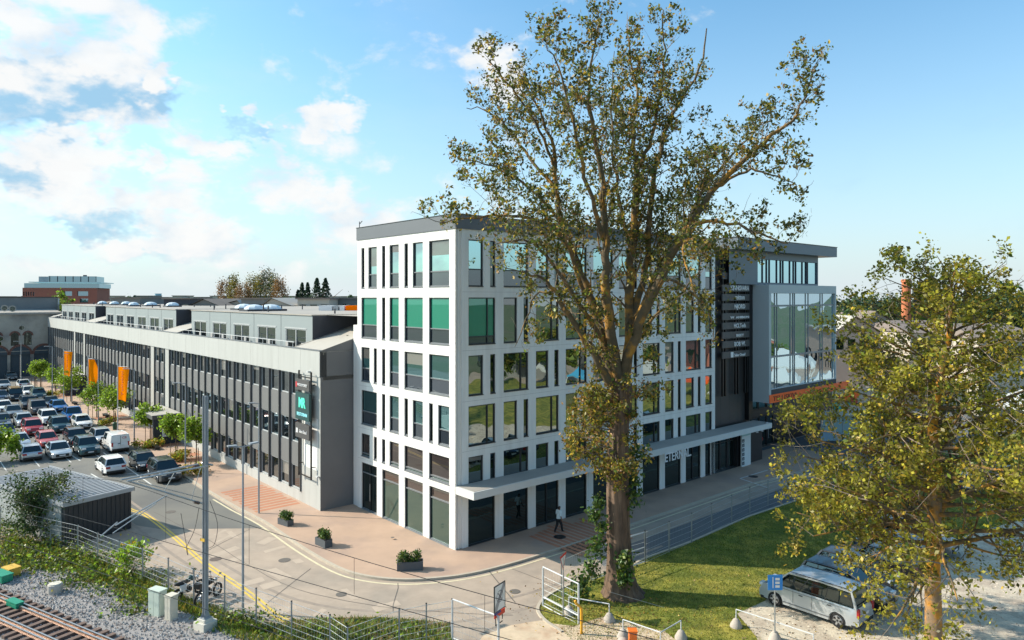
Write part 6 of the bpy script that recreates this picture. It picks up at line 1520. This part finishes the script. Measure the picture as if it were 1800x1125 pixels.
# ------------------------------------------------------------------ people
def person(P, rz, label, J, shirt, legs, hair, skin, H=1.75, z0=.12):
    """J: joints in metres for a 1.75 m figure; one skinned surface"""
    root = thing('person', label, 'person', (P.x, P.y, z0), rz)
    vs, es, rs = [], [], []
    def add(p, r, parent=None):
        vs.append(tuple(p)); rs.append(r)
        if parent is not None: es.append((parent, len(vs) - 1))
        return len(vs) - 1
    pel = add(J['pelvis'], .165); wst = add(J['waist'], .15, pel); ch = add(J['chest'], .18, wst); nk = add(J['neck'], .06, ch); hd = add(J['head0'], .085, nk); hd2 = add(J['head1'], .098, hd); add(J['head2'], .07, hd2)
    parts = [('torso', [pel, wst, ch])]
    for s in ('l', 'r'):
        sh = add(J['sho_' + s], .078, ch); el = add(J['elb_' + s], .055, sh); wr = add(J['wri_' + s], .03, el); pm = add(J['palm_' + s], .036, wr)
        w = Vector(J['palm_' + s]); d = (w - Vector(J['wri_' + s])).normalized(); sd = d.cross(Vector((0, 1, 0))).normalized() if abs(d.y) < .9 else Vector((1, 0, 0))
        for k, L in enumerate((.075, .085, .08, .06)):
            a = add(w + sd * (.03 - .02 * k) + d * .03, .010, pm); b_ = add(w + sd * (.033 - .022 * k) + d * (.03 + L * .6), .009, a); add(w + sd * (.033 - .022 * k) + d * (.03 + L) + Vector((0, .012, 0)), .008, b_)
        a = add(w + sd * .045 - d * .01, .012, pm); add(w + sd * .06 + d * .035, .009, a)
        hp = add(J['hip_' + s], .118, pel); kn = add(J['knee_' + s], .085, hp); an = add(J['ank_' + s], .062, kn); add(J['toe_' + s], .034, an)
    me = bpy.data.meshes.new('body'); me.from_pydata(vs, es, []); o = link('body', me, root)
    o.modifiers.new('skin', 'SKIN'); sk = me.skin_vertices[0].data
    for i, r in enumerate(rs): sk[i].radius = (r, r * (.78 if i in (pel, wst, ch) else 1))
    sk[pel].use_root = True
    sb = o.modifiers.new('sub', 'SUBSURF'); sb.levels = 2; sb.render_levels = 2
    bpy.context.view_layer.update(); m2 = bpy.data.meshes.new_from_object(o.evaluated_get(bpy.context.evaluated_depsgraph_get()))
    o.modifiers.clear(); o.data = m2; m2.materials.clear()
    for m in (skin, shirt, legs, hair): m2.materials.append(m)
    hipz = J['pelvis'][2]
    for p in m2.polygons:
        c = p.center; p.use_smooth = True
        arm = abs(c.x) > .20
        if c.z > J['head0'][2] - .05: p.material_index = 3 if (c.z > J['head1'][2] + .02 or c.y > J['head1'][1] + .03) else 0
        elif c.z > J['neck'][2] + .0: p.material_index = 0
        elif arm and c.z < J['elb_l'][2] - .02: p.material_index = 0
        elif c.z > hipz - .03: p.material_index = 1
        elif c.z > .11: p.material_index = 2
        else: p.material_index = 3
    root.scale = (H / 1.75,) * 3
    # face (looks along -y of the figure)
    fz = J['head1'][2]; fx, fy = J['head1'][0], J['head1'][1]
    b = MB(); b.box(fx - .045, fy - .102, fz, fx - .02, fy - .088, fz + .012); b.box(fx + .02, fy - .102, fz, fx + .045, fy - .088, fz + .012); b.box(fx - .025, fy - .098, fz - .062, fx + .025, fy - .084, fz - .052); obj('face', b, hair, root)
    b = MB(); b.poly([(fx - .012, fy - .09, fz - .03), (fx + .012, fy - .09, fz - .03), (fx, fy - .12, fz - .028)]); b.poly([(fx - .012, fy - .09, fz - .03), (fx, fy - .12, fz - .028), (fx, fy - .092, fz + .01)]); b.poly([(fx + .012, fy - .09, fz - .03), (fx, fy - .12, fz - .028), (fx, fy - .092, fz + .01)]); obj('nose', b, skin, root)
    return root
skin = mat('skin', (.32, .17, .11), .6); hair = mat('dark_hair', (.012, .009, .008), .6)
J = dict(pelvis=(0, 0, .96), waist=(0, -.02, 1.12), chest=(0, -.03, 1.36), neck=(0, -.04, 1.50), head0=(0, -.05, 1.57), head1=(0, -.065, 1.65), head2=(0, -.06, 1.73),
         sho_l=(-.19, -.03, 1.42), elb_l=(-.25, .07, 1.16), wri_l=(-.25, -.02, .94), palm_l=(-.25, -.05, .86), sho_r=(.19, -.03, 1.42), elb_r=(.26, -.05, 1.15), wri_r=(.25, -.18, .95), palm_r=(.245, -.22, .88),
         hip_l=(-.09, 0, .90), knee_l=(-.10, -.16, .50), ank_l=(-.10, -.24, .09), toe_l=(-.10, -.40, .05), hip_r=(.09, 0, .90), knee_r=(.10, .04, .49), ank_r=(.10, .26, .13), toe_r=(.10, .20, .03))
person(G(982, 936, .12), ANG + math.pi / 2, 'person in a pale blue shirt and dark trousers walking under the canopy past the shopfronts', J, mat('shirt_pale', (.62, .74, .76), .8), mat('trousers_dark', (.012, .014, .016), .8), hair, skin, 1.80)
J2 = dict(J); J2.update(knee_l=(-.10, -.05, .50), ank_l=(-.10, -.02, .09), toe_l=(-.10, -.18, .05), knee_r=(.10, -.03, .49), ank_r=(.10, .03, .09), toe_r=(.11, -.14, .04), palm_l=(-.24, -.1, .88))
person(G(1336, 791, .12), ANG + 2.6, 'person in red clothing standing by the dark recess beyond the directory board', J2, mat('red_cloth', (.42, .03, .03), .8), MATS['red_cloth'], hair, skin, 1.72)
ORD = 'first second third fourth fifth sixth seventh eighth ninth tenth eleventh twelfth thirteenth fourteenth fifteenth sixteenth seventeenth eighteenth nineteenth twentieth'.split() + ['%s from twenty' % w for w in 'one two three four five six seven eight nine ten eleven twelve'.split()]
# ------------------------------------------------------------------ background: left
m_lime = mat('limestone', (.40, .365, .31), .95, var=.22, vs=.5, bump=.5, bs=6, col2=(.20, .185, .17), c2s=.25); m_brick = mat('red_brick', (.17, .08, .06), .9, var=.15, vs=2.); m_door = mat('blue_grey_door', (.045, .065, .08), .6)
SX, SV = -62., 135.      # stone hall facade: v = const, along u
ST = thing('stone_hall', 'old grey limestone hall with brick-arched doors and windows at the far left', 'building', tuple(UV(0, SV)), ANG)
def u_at(px, v): # u where the line v=const meets the pixel column
    k = (px - 900) / F; P = UV(0, v); t = (k * P.y - P.x) / (dB.x - k * dB.y); return t
ux = lambda px: u_at(px, SV)
k_ = lambda px: (UV(ux(px), SV).y) / F
zz = lambda px, y: EYE - (y - 523) * k_(px)
U0, U1 = ux(-60), ux(108)
ops = []
for pxc in (36, -5, 77):
    c = ux(pxc); ops.append((c - 1.65, .0, c + 1.65, 4.6))
wins = []
for pxc in (26, 49, -5, 14 - 30): c = ux(pxc); wins.append((c - .65, 6.4, c + .65, 8.4))
mb = MB(); wall_grid(mb, U0, U1, 0, 12.6, ops + wins, lambda s, z, d: (s, d, z), .6); mb.quad((U1, 0, 0), (U1, 20, 0), (U1, 20, 12.6), (U1, 0, 12.6)); obj('wall', mb, m_lime, ST)
mb = MB(); mb.box(U0, -.4, 12.6, U1, .3, 13.0); mb.quad((U0, -.4, 13.0), (U1, -.4, 13.0), (U1, 14, 13.9), (U0, 14, 13.9)); obj('roof', mb, m_roof, ST)
mb = MB(); mb.box(U0, 8, 13, U1 + .5, 20, 16.0); obj('upper_wall', mb, mat('render_grey', (.20, .20, .195), .9, var=.12, vs=.4), ST)
mb = MB(); mb.box(U0, 7.8, 16.0, U1 + .7, 20.2, 16.15); obj('upper_cap', mb, m_frame, ST)
mb = MB(); mb.box(U1 + .5, 7.6, 13.2, U1 + .8, 7.9, 15.8); obj('vent_pipe', mb, m_steel, ST)
def arch_part(c, z, r, w, name, m, d=-.08, n=9, full=False):
    a0, a1 = (0, math.pi) if not full else (0, 2 * math.pi)
    for i in range(n):
        t0, t1 = a0 + (a1 - a0) * i / n, a0 + (a1 - a0) * (i + 1) / n - .02; b = MB(); P_ = [(c + rr * math.cos(q), z + rr * math.sin(q)) for rr, q in ((r, t0), (r + w, t0), (r + w, t1), (r, t1))]
        for dd in (d, 0): b.poly([(x, dd, z_) for x, z_ in P_])
        for q in range(4): b.quad((P_[q][0], d, P_[q][1]), (P_[(q + 1) % 4][0], d, P_[(q + 1) % 4][1]), (P_[(q + 1) % 4][0], 0, P_[(q + 1) % 4][1]), (P_[q][0], 0, P_[q][1]))
        obj(name, b, m, ST)
for o in ops:
    c = (o[0] + o[2]) / 2; b = MB(); b.poly([(c + 1.65 * math.cos(math.pi - math.pi * i / 10), -.02, 4.6 + 1.65 * math.sin(math.pi * i / 10)) for i in range(11)]); obj('fanlight', b, m_door, ST)
    b = MB(); b.box(c - 1.65, .3, 0, c - .02, .36, 4.55); b.box(c + .02, .3, 0, c + 1.65, .36, 4.55); b.box(c - 1.65, .02, 4.55, c + 1.65, .34, 4.7); obj('door', b, m_door, ST); arch_part(c, 4.6, 1.65, .42, 'brick_arch', m_brick)
for o in wins:
    c = (o[0] + o[2]) / 2; b = MB(); b.quad((o[0], .3, o[1]), (o[2], .3, o[1]), (o[2], .3, o[3]), (o[0], .3, o[3])); b.poly([(c + .65 * math.cos(math.pi * i / 8), -.02, o[3] + .65 * math.sin(math.pi * i / 8)) for i in range(9)]); obj('window', b, m_glassD, ST); arch_part(c, o[3], .65, .3, 'brick_arch', m_brick, n=6)
for pxc, z in ((38, 9.9), (1, 7.9), (8, 13.9), (22, 13.8)):
    c = ux(pxc); arch_part(c, z, .45, .2, 'brick_ring', m_lime, full=True, n=8); b = MB(); b.poly([(c + .45 * math.cos(2 * math.pi * i / 12), -.03, z + .45 * math.sin(2 * math.pi * i / 12)) for i in range(12)]); obj('round_window', b, m_glassD, ST)
mb = MB()
for i in range(26):        # course ledge
    a = U0 + (U1 - U0) * i / 26; mb.box(a + .01, -.07, 5.55 - .35, a + (U1 - U0) / 26 - .01, 0, 5.55 - .22)
obj('string_course', mb, m_lime, ST)

def at(px, Y, z=0): return Vector(((px - 900) / F * Y, Y, z))
def zat(py, Y): return EYE - (py - 523) * Y / F
# red brick building with glass crown
Yb = 230.; RB = thing('brick_office', 'red brick building with a blue glass penthouse on the left horizon', 'building', tuple(at(106, Yb)), math.atan2(-106 + 900, F) * .55)
s_ = Yb / F
X = lambda px: (px - 106) * s_
m_rb = mat('far_red_brick', (.33, .12, .085), .9, var=.06, vs=.6); m_gb = glass('far_blue_glass', (.03, .09, .12), (.6, .85, .95), .35)
mb = MB(); wall_grid(mb, X(49), X(163), 0, zat(506, Yb), [(X(132), zat(520, Yb), X(149), zat(512, Yb)), (X(136), zat(532, Yb), X(149), zat(525, Yb)), (X(112), zat(520, Yb), X(124), zat(512, Yb))] + [(X(50 + 3.6 * k), zat(520, Yb), X(52 + 3.6 * k), zat(513, Yb)) for k in range(5)], lambda s, z, d: (s, d, z), .5)
mb.quad((X(163), 0, 0), (X(163), 18, 0), (X(163), 18, zat(506, Yb)), (X(163), 0, zat(506, Yb))); mb.quad((X(49), 0, 0), (X(49), 18, 0), (X(49), 18, zat(506, Yb)), (X(49), 0, zat(506, Yb))); obj('wall', mb, m_rb, RB)
mb = MB(); mb.box(X(50), .6, 0, X(162), 17, zat(507, Yb)); obj('interior_core', mb, m_gb, RB)
mb = MB(); mb.box(X(51), .3, zat(506, Yb), X(166), 17, zat(498, Yb)); mb.box(X(60), -1.2, zat(497, Yb), X(171), 17, zat(495.6, Yb)); obj('terrace_floor', mb, m_gb, RB)
mb = MB(); mb.box(X(85), 2, zat(495.5, Yb), X(158), 14, zat(485, Yb)); obj('glass_penthouse', mb, m_gb, RB)
mb = MB(); mb.box(X(70), 2.1, zat(495.5, Yb), X(84.9), 14, zat(486, Yb)); obj('pale_wall', mb, m_fascia, RB)
for k in range(7): mb = MB(); x_ = X(87 + 12 * k); mb.box(x_ - .1, 1.85, zat(495, Yb), x_ + .1, 2.0, zat(485, Yb)); obj('mullion', mb, m_dark, RB)
mb = MB(); mb.box(X(136), 4, zat(485, Yb), X(141), 5, zat(482.5, Yb)); obj('roof_unit', mb, m_dark, RB)

# rooftop sheds and gables beyond the grey roof
m_shedw = mat('far_wall_grey', (.20, .20, .19), .9, var=.15, vs=.2); m_shedr2 = mat('far_roof_brown', (.21, .17, .14), .95, var=.2, vs=.15); m_pw = mat('far_wall_pale', (.46, .41, .34), .9, var=.1, vs=.3)
def block(x0, x1, ytop, Y, dep, label, kind='flat', wallm=None, roofm=None, ybase=None, wins=0, apex=None):
    t = thing('roof_building', label, 'building', tuple(at((x0 + x1) / 2, Y))); s = Y / F; w = (x1 - x0) * s / 2; h = zat(ytop, Y); he = h if kind == 'flat' else zat(ybase, Y)
    b = MB(); b.box(-w, 0, 0, w, dep, he); obj('wall', b, wallm or m_shedw, t)
    b = MB()
    if kind == 'flat': b.box(-w - .3, -.3, he, w + .3, dep, he + .25)
    elif kind == 'gable':      # gable faces the viewer
        ax = 0 if apex is None else (apex - (x0 + x1) / 2) * s
        b.poly([(-w, -.01, he), (w, -.01, he), (ax, -.01, h)], 1); b.quad((-w - .4, -.5, he - .1), (ax, -.5, h + .15), (ax, dep, h + .15), (-w - .4, dep, he - .1)); b.quad((w + .4, -.5, he - .1), (ax, -.5, h + .15), (ax, dep, h + .15), (w + .4, dep, he - .1))
    elif kind == 'hip': b.quad((-w - .3, -.3, he), (w + .3, -.3, he), (w * .8, dep * .5, h), (-w * .8, dep * .5, h)); b.poly([(w + .3, -.3, he), (w + .3, dep, he), (w * .8, dep * .5, h)]); b.poly([(-w - .3, -.3, he), (-w - .3, dep, he), (-w * .8, dep * .5, h)])
    obj('roof', b, [roofm or m_shedr2, wallm or m_shedw], t)
    for k in range(wins):
        a = -w + (k + .5) * 2 * w / wins; b = MB(); ww = w / wins * .62; b.box(a - ww, -.06, he - 2.4, a + ww, -.01, he - .9); obj('window', b, m_glassD, t)
    return t
block(170, 290, 526, 175, 14, 'long low roof with brown slope behind the skylights at the left', 'hip', ybase=534)
block(195, 246, 525, 150, 12, 'flat grey shed left of the blue-walled one', 'flat')
block(288, 334, 526, 128, 10, 'dark flat shed with blue-black wall behind the skylights', 'flat', wallm=m_dark, wins=3)
block(336, 385, 526.5, 125, 16, 'grey gabled roof left of the rust-coloured trees', 'gable', ybase=537, apex=358)
block(386, 424, 529, 132, 10, 'short pale lean-to roof beside the gabled shed', 'gable', wallm=m_pw, ybase=536, roofm=m_roofl, apex=418)
block(424, 465, 526, 122, 10, 'grey monitor shed with dark windows', 'flat', wins=2)
block(464, 510, 525, 118, 12, 'monitor shed with large light gable roof', 'gable', wallm=m_pw, ybase=536, roofm=m_roofl, apex=478)
block(500, 524, 526, 150, 10, 'plain flat grey shed before the spruces', 'flat')
block(523, 579, 526, 120, 12, 'shed with pale lean-to front and grey wall before the spruces', 'flat', wallm=m_pw, wins=3)
block(578, 640, 525.5, 126, 12, 'rightmost flat shed beside the white office', 'flat', wins=3)
block(0, 120, 529, 260, 30, 'distant low roofs left of the brick office', 'flat')
b = MB(); p_ = at(592, 62); 
t = thing('roof_tarp', 'white and orange tarpaulins on the roof edge beside the white office', 'tarpaulin', (p_.x + .0, 78, 14.6), 0); s = 78 / F
for k, (x0, x1, m) in enumerate(((560, 585, m_signw), (586, 596, m_steel), (597, 607, m_signw), (608, 632, MATS['flag_orange']))): b = MB(); b.box((x0 - 592) * s, 0, 0, (x1 - 592) * s - .1, 2, .55); obj('cover', b, m, t)
t.location = at(592, 78, 14.55)
# radio mast, cooling tower
t = thing('radio_mast', 'thin radio mast behind the rust-coloured trees', 'mast', tuple(at(403, 260))); b = MB(); b.tube([(0, 0, 0), (0, 0, zat(484, 260))], [.35, .18], 6); obj('mast_pole', b, m_pole, t); b = MB(); b.box(-.4, -.4, zat(490, 260), .4, .4, zat(487, 260)); obj('antenna', b, m_pole, t)
t = thing('water_tower', 'pale blue tower block far away on the left horizon', 'tower', tuple(at(278, 700))); b = MB(); b.lathe([(3.3, 0), (3.0, 14), (3.1, zat(517, 700)), (3.3, zat(516, 700))], (0, 0, 0), 14); obj('tower_body', b, mat('far_blue', (.30, .48, .60), .8), t, smooth=True, angle=40)

# ------------------------------------------------------------------ background trees
rgb_ = np.random.default_rng(31)
def crown_mesh(kind, n=1500, mats=(('far', 1.),), size=.5):
    if kind == 'round':
        K = 34; c = rgb_.normal(size=(K, 3)); c /= np.linalg.norm(c, axis=1)[:, None]; c *= rgb_.uniform(.3, .85, K)[:, None]; q = c[rgb_.integers(0, K, n)] + rgb_.normal(0, .14, (n, 3)); q = q * np.array([.5, .5, .38]) + np.array([0, 0, .60])
    elif kind == 'spruce':
        z = rgb_.uniform(0, 1, n) ** 1.1; lay = np.floor(z * 11) / 11 + .04; r = (1 - z) * .34 * (1 - .55 * ((z * 11) % 1)) + .01; a = rgb_.uniform(0, 6.28, n); rr = r * np.sqrt(rgb_.uniform(.2, 1, n)); q = np.column_stack([rr * np.cos(a), rr * np.sin(a), .08 + z * .92])
    else:       # upright, thin
        K = 40; a = rgb_.uniform(0, 6.28, K); h = rgb_.uniform(.35, 1, K); c = np.column_stack([np.cos(a) * .34 * (1.2 - h), np.sin(a) * .34 * (1.2 - h), h]); q = c[rgb_.integers(0, K, n)] + rgb_.normal(0, 1, (n, 3)) * np.array([.05, .05, .055])
    return q
def far_tree(protos, P, h, w, label, group=None):
    q, names, size = protos; t = thing('background_tree', label, 'tree', (P.x, P.y, 0), rgb_.uniform(0, 6.28), group)
    key = (id(q), round(h / 3), round(w))
    if key not in FT:
        n = len(q); C = q * np.array([w, w, h]); me = raw_mesh('crown', leaves_array(C, size, rgb_), 4, [lf[k] for k, _ in names], rgb_.choice(len(names), n, p=[x for _, x in names]), 'stuff', t); FT[key] = me.data
        b = MB(); b.tube([(0, 0, 0), (0, 0, h * .8)], [h * .018, h * .005], 5)
        for k in range(6): a = k * 2.4; b.tube([(0, 0, h * (.3 + .07 * k)), (math.cos(a) * w * .22, math.sin(a) * w * .22, h * (.5 + .07 * k))], [h * .007, h * .002], 3)
        FT[key, 't'] = b.mesh('trunk', m_bark)
    else: o = link('crown', FT[key], t); o['kind'] = 'stuff'
    link('trunk', FT[key, 't'], t); return t
FT = {}
Pr = crown_mesh('round', 2600); Pr2 = crown_mesh('round', 2600); Ps = crown_mesh('spruce', 2600); Pt = crown_mesh('thin', 3600)
gN = 'trees on the horizon beyond the roofs'
for px, ytop, Y, w, pr, lb in ((395, 503, 230, 11, 'rust', 'bare reddish thin tree at the left of the tall horizon group'), (412, 501, 225, 10, 'olive', 'olive thin tree behind the radio mast'), (428, 505, 220, 12, 'rust', 'rust-coloured tree left of centre in the horizon group'), (443, 499, 228, 10, 'rust', 'tallest rust-coloured thin tree'), (458, 497, 226, 10, 'pale', 'pale twiggy tree between rust and green ones'), (468, 492, 222, 10, 'pale', 'tallest pale twiggy tree of the horizon group'), (480, 494, 220, 11, 'green', 'green feathery tree right of the pale one'), (492, 500, 216, 11, 'green', 'green feathery tree at the right of the horizon group')):
    nm = {'rust': (('rust', .7), ('brown', .3)), 'olive': (('olive', 1.),), 'pale': (('rust', .3), ('far', .7)), 'green': (('far', .6), ('olive', .4))}[pr]
    far_tree((Pt, nm, .20), at(px, Y), zat(ytop, Y) + (px % 7) * .35, w * 1.15, lb, gN)
for i_, (x_, y_, h_) in enumerate(((66, 24, 8), (74, 36, 9.5), (82, 46, 8), (90, 40, 10), (84, 62, 8), (100, 62, 11), (96, 84, 9), (70, 14, 9), (88, 22, 10), (108, 44, 11))): far_tree((Pr if i_ % 2 else Pr2, (('green', .5), ('mid', .3), ('olive', .2)), .30), Vector((x_, y_, 0)), h_, 7, 'garden tree east of the gravel yard, %s of its cluster' % ORD[i_], 'garden trees east of the yard')
for px, ytop, Y in ((524, 510, 215), (531, 497, 212), (541, 496, 210), (557, 489, 205), (572, 500, 207)): far_tree((Ps, (('pine', .8), ('far', .2)), .30), at(px, Y), zat(ytop, Y), 24 if px > 550 else 18, 'dark spruce on the horizon, %s' % {524: 'lowest, leftmost of five', 531: 'second from the left of five', 541: 'middle of five', 557: 'tallest of five', 572: 'rightmost of five'}[px], gN)
for px, ytop, Y, w, lb in ((190, 517, 260, 8, 'dark rounded tree right of the brick office'), (97, 506, 205, 10, 'yellow-green tree in front of the brick office'), (36, 514, 200, 8, 'small tree left of the brick office'), (338, 518, 330, 14, 'bluish rounded tree at the far horizon'), (352, 519, 330, 12, 'second bluish rounded tree beside the gable'), (502, 513, 190, 9, 'dark low tree left of the spruces'), (512, 518, 190, 7, 'darkest low tree beside the first spruce'), (600, 514, 150, 6, 'dark tree peeping out left of the white office'), (617, 512, 150, 6, 'dark tree touching the white office edge'), (235, 516, 220, 7, 'sparse bare bush on the horizon'), (262, 521, 220, 9, 'low olive tree near the pale blue tower')):
    far_tree((Pr if px % 2 else Pr2, (('lime', .5), ('green', .5)) if px in (97, 36) else (('far', .6), ('mid', .4)), .40), at(px, Y), zat(ytop, Y), w, lb, gN)
# low far town line
for k in range(34):
    px = -60 + k * 33; Y = 380 + 60 * math.sin(k * 2.1)
    if px > 640: break
    block(px, px + 25 + 8 * math.sin(k), 521.5 + 1.2 * math.sin(k * 3.3), Y, 12, 'distant low building on the horizon strip, %s from the left edge' % (ORD[k]), 'flat', wallm=m_pw if k % 3 else m_shedw)['group'] = 'distant low buildings'
# right hand woodland
k = 0
for px in range(1440, 2130, 36):
    Y = 165 + 40 * math.sin(px * .37); yt = 512 + 7 * math.sin(px * .11) + 5 * math.sin(px * .53)
    if px in range(1500, 1530): yt = 503
    if px > 1740: yt -= 18
    o = far_tree((Pr if k % 2 else Pr2, (('far', .5), ('mid', .3), ('olive', .2)) if k % 3 else (('mid', .6), ('dark', .4)), .44), at(px, Y), zat(yt, Y), 13, 'broad green tree in the woodland row behind the right-hand houses, %s from the left' % ORD[k], 'woodland trees on the right'); k += 1
k = 0
for px in range(1460, 2300, 75):
    Y = 130 + 15 * math.sin(px * .7); far_tree((Pr if k % 2 else Pr2, (('green', .4), ('mid', .4), ('olive', .2)), .40), at(px, Y), zat(530 + 8 * math.sin(px * .3), Y), 10, 'lower green tree in front of the right-hand woodland, %s from the left' % ORD[k], 'lower trees on the right'); k += 1
# houses on the right
m_salmon = mat('salmon_render', (.50, .36, .28), .9, var=.08, vs=.5); m_tile = mat('brown_roof', (.20, .16, .14), .9, var=.15)
block(1466, 1548, 557, 100, 14, 'salmon gabled house with pale eaves at the right', 'gable', wallm=m_salmon, roofm=m_roofl, ybase=585, wins=4, apex=1502)
block(1508, 1580, 548, 118, 14, 'second gabled house with stone gable behind the salmon one', 'gable', wallm=m_lime, roofm=m_tile, ybase=572, wins=3, apex=1540)
block(1600, 1700, 566, 105, 16, 'low brown-roofed hall behind the autumn tree', 'hip', wallm=m_pw, roofm=m_tile, ybase=585, wins=5)
block(1720, 1850, 572, 95, 16, 'long pale hall at the right edge behind the autumn tree', 'hip', wallm=m_pw, roofm=m_shedr2, ybase=596, wins=6)
for q, (x, y, w, h, m) in enumerate(((96, 52, 18, 6, m_lime), (118, 74, 20, 7, m_rb), (110, 100, 22, 9, m_salmon), (96, 30, 14, 4.5, m_shedw))):
    t = thing('market_hall', ['pale hall reflected in the street windows', 'second pale hall east of the yard', 'large salmon hall beyond the market', 'low pale kiosk building east of the gravel yard'][q], 'building', (x, y, 0), -.3); b = MB(); b.box(-w / 2, 0, 0, w / 2, 12, h); obj('wall', b, m, t); b = MB(); b.box(-w / 2 - .4, -.4, h, w / 2 + .4, 12.4, h + .5); obj('roof', b, m_roof, t)
    for k in range(5): b = MB(); a = -w / 2 + w * (k + .5) / 5; b.box(a - .8, -.05, 1.2, a + .8, 0, h * .6); obj('window', b, m_glassD, t)
# chimney
t = thing('brick_chimney', 'tall red brick chimney rising behind the autumn tree', 'chimney', tuple(at(1593, 125))); b = MB(); b.lathe([(.95, 0), (.72, zat(497, 125)), (.85, zat(496, 125)), (.85, zat(492, 125)), (.7, zat(491, 125))], (0, 0, 0), 14); obj('shaft', b, mat('chimney_brick', (.50, .16, .07), .9, var=.12, vs=2), t)
b = MB(); b.tube([(1.6, 0, 0), (1.6, 0, zat(500, 125))], .25, 8); obj('flue_pipe', b, m_dark, t)
# tents and stalls
m_tent = mat('tent_white', (.42, .43, .42), .8)
def tent(P, w, h, m, label, rz=0.):
    t = thing('market_tent', label, 'tent', (P.x, P.y, 0), rz, 'tents and stalls of the market yard'); b = MB(); hw = w / 2
    for a, c in (((-hw, -hw), (hw, -hw)), ((hw, -hw), (hw, hw)), ((hw, hw), (-hw, hw)), ((-hw, hw), (-hw, -hw))):
        b.poly([(a[0], a[1], h), (c[0], c[1], h), (0, 0, h * 1.65)]); b.quad((a[0], a[1], h - .35), (c[0], c[1], h - .35), (c[0], c[1], h), (a[0], a[1], h))
    obj('canopy_cloth', b, m, t)
    for sx in (-1, 1):
        for sy in (-1, 1): b = MB(); b.tube([(sx * hw * .97, sy * hw * .97, 0), (sx * hw * .97, sy * hw * .97, h)], .06, 5); obj('pole', b, m_whitesteel, t)
    return t
for (x, y, w, h, m, lb) in ((62, 84, 7, 3.2, m_tent, 'white peaked tent beyond the glazed box'), (72, 80, 6, 3, m_tent, 'second white peaked tent beyond the glazed box'), (70, 68, 5, 2.8, m_orange, 'orange peaked stall of the market'), (80, 62, 6, 3, m_tent, 'white tent nearest the yard wall'), (86, 84, 9, 4.2, m_tent, 'largest white marquee of the market'), (64, 58, 4, 2.6, mat('tent_teal', (.03, .38, .36), .8), 'teal peaked market stall east of the street'), (75, 50, 4, 2.6, mat('tent_blue', (.05, .30, .50), .8), 'blue peaked market stall east of the street'), (84, 44, 5, 2.8, m_tent, 'white stall behind the gravel yard')):
    tent(Vector((x, y, 0)), w, h, m, lb, .3)
# painted wall
t = thing('mural_wall', 'wall painted with orange, teal and blue shapes behind the autumn tree', 'wall', tuple(at(1500, 92)), .1); b = MB(); b.box(-6, 0, 0, 6, .4, 4.2); obj('wall', b, m_pw, t)
for k in range(22):
    b = MB(); x, z, r_ = rng.uniform(-5.4, 5.4), rng.uniform(.7, 3.5), rng.uniform(.3, .8); b.poly([(x + r_ * math.cos(a) * rng.uniform(.7, 1.2), -.01 - k * .002, z + r_ * math.sin(a) * .8) for a in [2 * math.pi * i / 9 for i in range(9)]]); obj('painted_shape', b, [m_orange, MATS['tent_teal'], MATS['tent_blue'], MATS['sign_crimson'], m_ylw][k % 5], t)
# curved glass shelter
t = thing('glass_shelter', 'pale glazed shelter with curved roof edge right of the orange fascia', 'shelter', tuple(at(1500, 76)), ANG - .5); b = MB(); b.quad((-4, 0, .6), (4, 0, .6), (4, 0, 3.2), (-4, 0, 3.2)); obj('pane', b, glass('shelter_glass', (.25, .36, .42), (.8, .9, 1), .2), t)
b = MB(); L_ = [(-4.3 + 8.6 * i / 10, -.5 * math.sin(math.pi * i / 10), 3.35) for i in range(11)]; b.tube(L_, .16, 6); b.box(-4.3, -.2, 3.2, 4.3, 2.5, 3.4); obj('roof', b, m_roofl, t)
for x in (-4, -1.3, 1.3, 4): b = MB(); b.tube([(x, 0, 0), (x, 0, 3.3)], .06, 6); obj('post', b, m_pole, t)
# dark tubs, green chair, bike by the recess
for px, py, lb in ((1364, 778, 'low dark round tub before the recess doors, left of two'), (1379, 778, 'low dark round tub before the recess doors, right of two')):
    P = G(px, py); t = thing('plant_tub', lb, 'tub', (P.x, P.y, .12)); b = MB(); b.lathe([(.35, 0), (.5, .3), (.45, .42)], (0, 0, 0), 12); obj('tub', b, m_black, t); b = MB(); b.lathe([(.42, .40), (.42, .43)], (0, 0, 0), 12); obj('soil', b, m_sleeper, t)
P = G(1466, 772); t = thing('green_chair', 'bright green metal chair on the shaded plaza', 'chair', (P.x, P.y, .05), .4); mgc = mat('chair_green', (.01, .35, .22), .5)
b = MB(); b.box(-.5, -.5, .45, .5, .5, .52); obj('seat', b, mgc, t); b = MB(); b.box(-.5, .45, .52, .5, .52, 1.3); obj('backrest', b, mgc, t)
for sx in (-1, 1):
    for sy in (-1, 1): b = MB(); b.tube([(sx * .45, sy * .45, 0), (sx * .45, sy * .45, .45)], .04, 5); obj('leg', b, mgc, t)
# rest of the far right car row and shade cars on the plaza
for k, (px, py, kd, c, lb) in enumerate(((1705, 862, 'sedan', 'navy', 'dark blue saloon on the shaded plaza behind the autumn tree'), (1760, 850, 'suv', 'teal', 'teal off-roader on the shaded plaza near the right edge'), (1720, 770, 'hatch', 'grey', 'grey hatchback far back on the shaded plaza'), (1640, 742, 'wagon', 'white', 'white estate far back on the shaded plaza'))):
    P = G(px, py); car(kd, c, (P.x, P.y, .012), ANG + .2, lb, 'cars on the shaded plaza', far=True)
S.render.engine = 'CYCLES'
print('objects', len(bpy.data.objects))
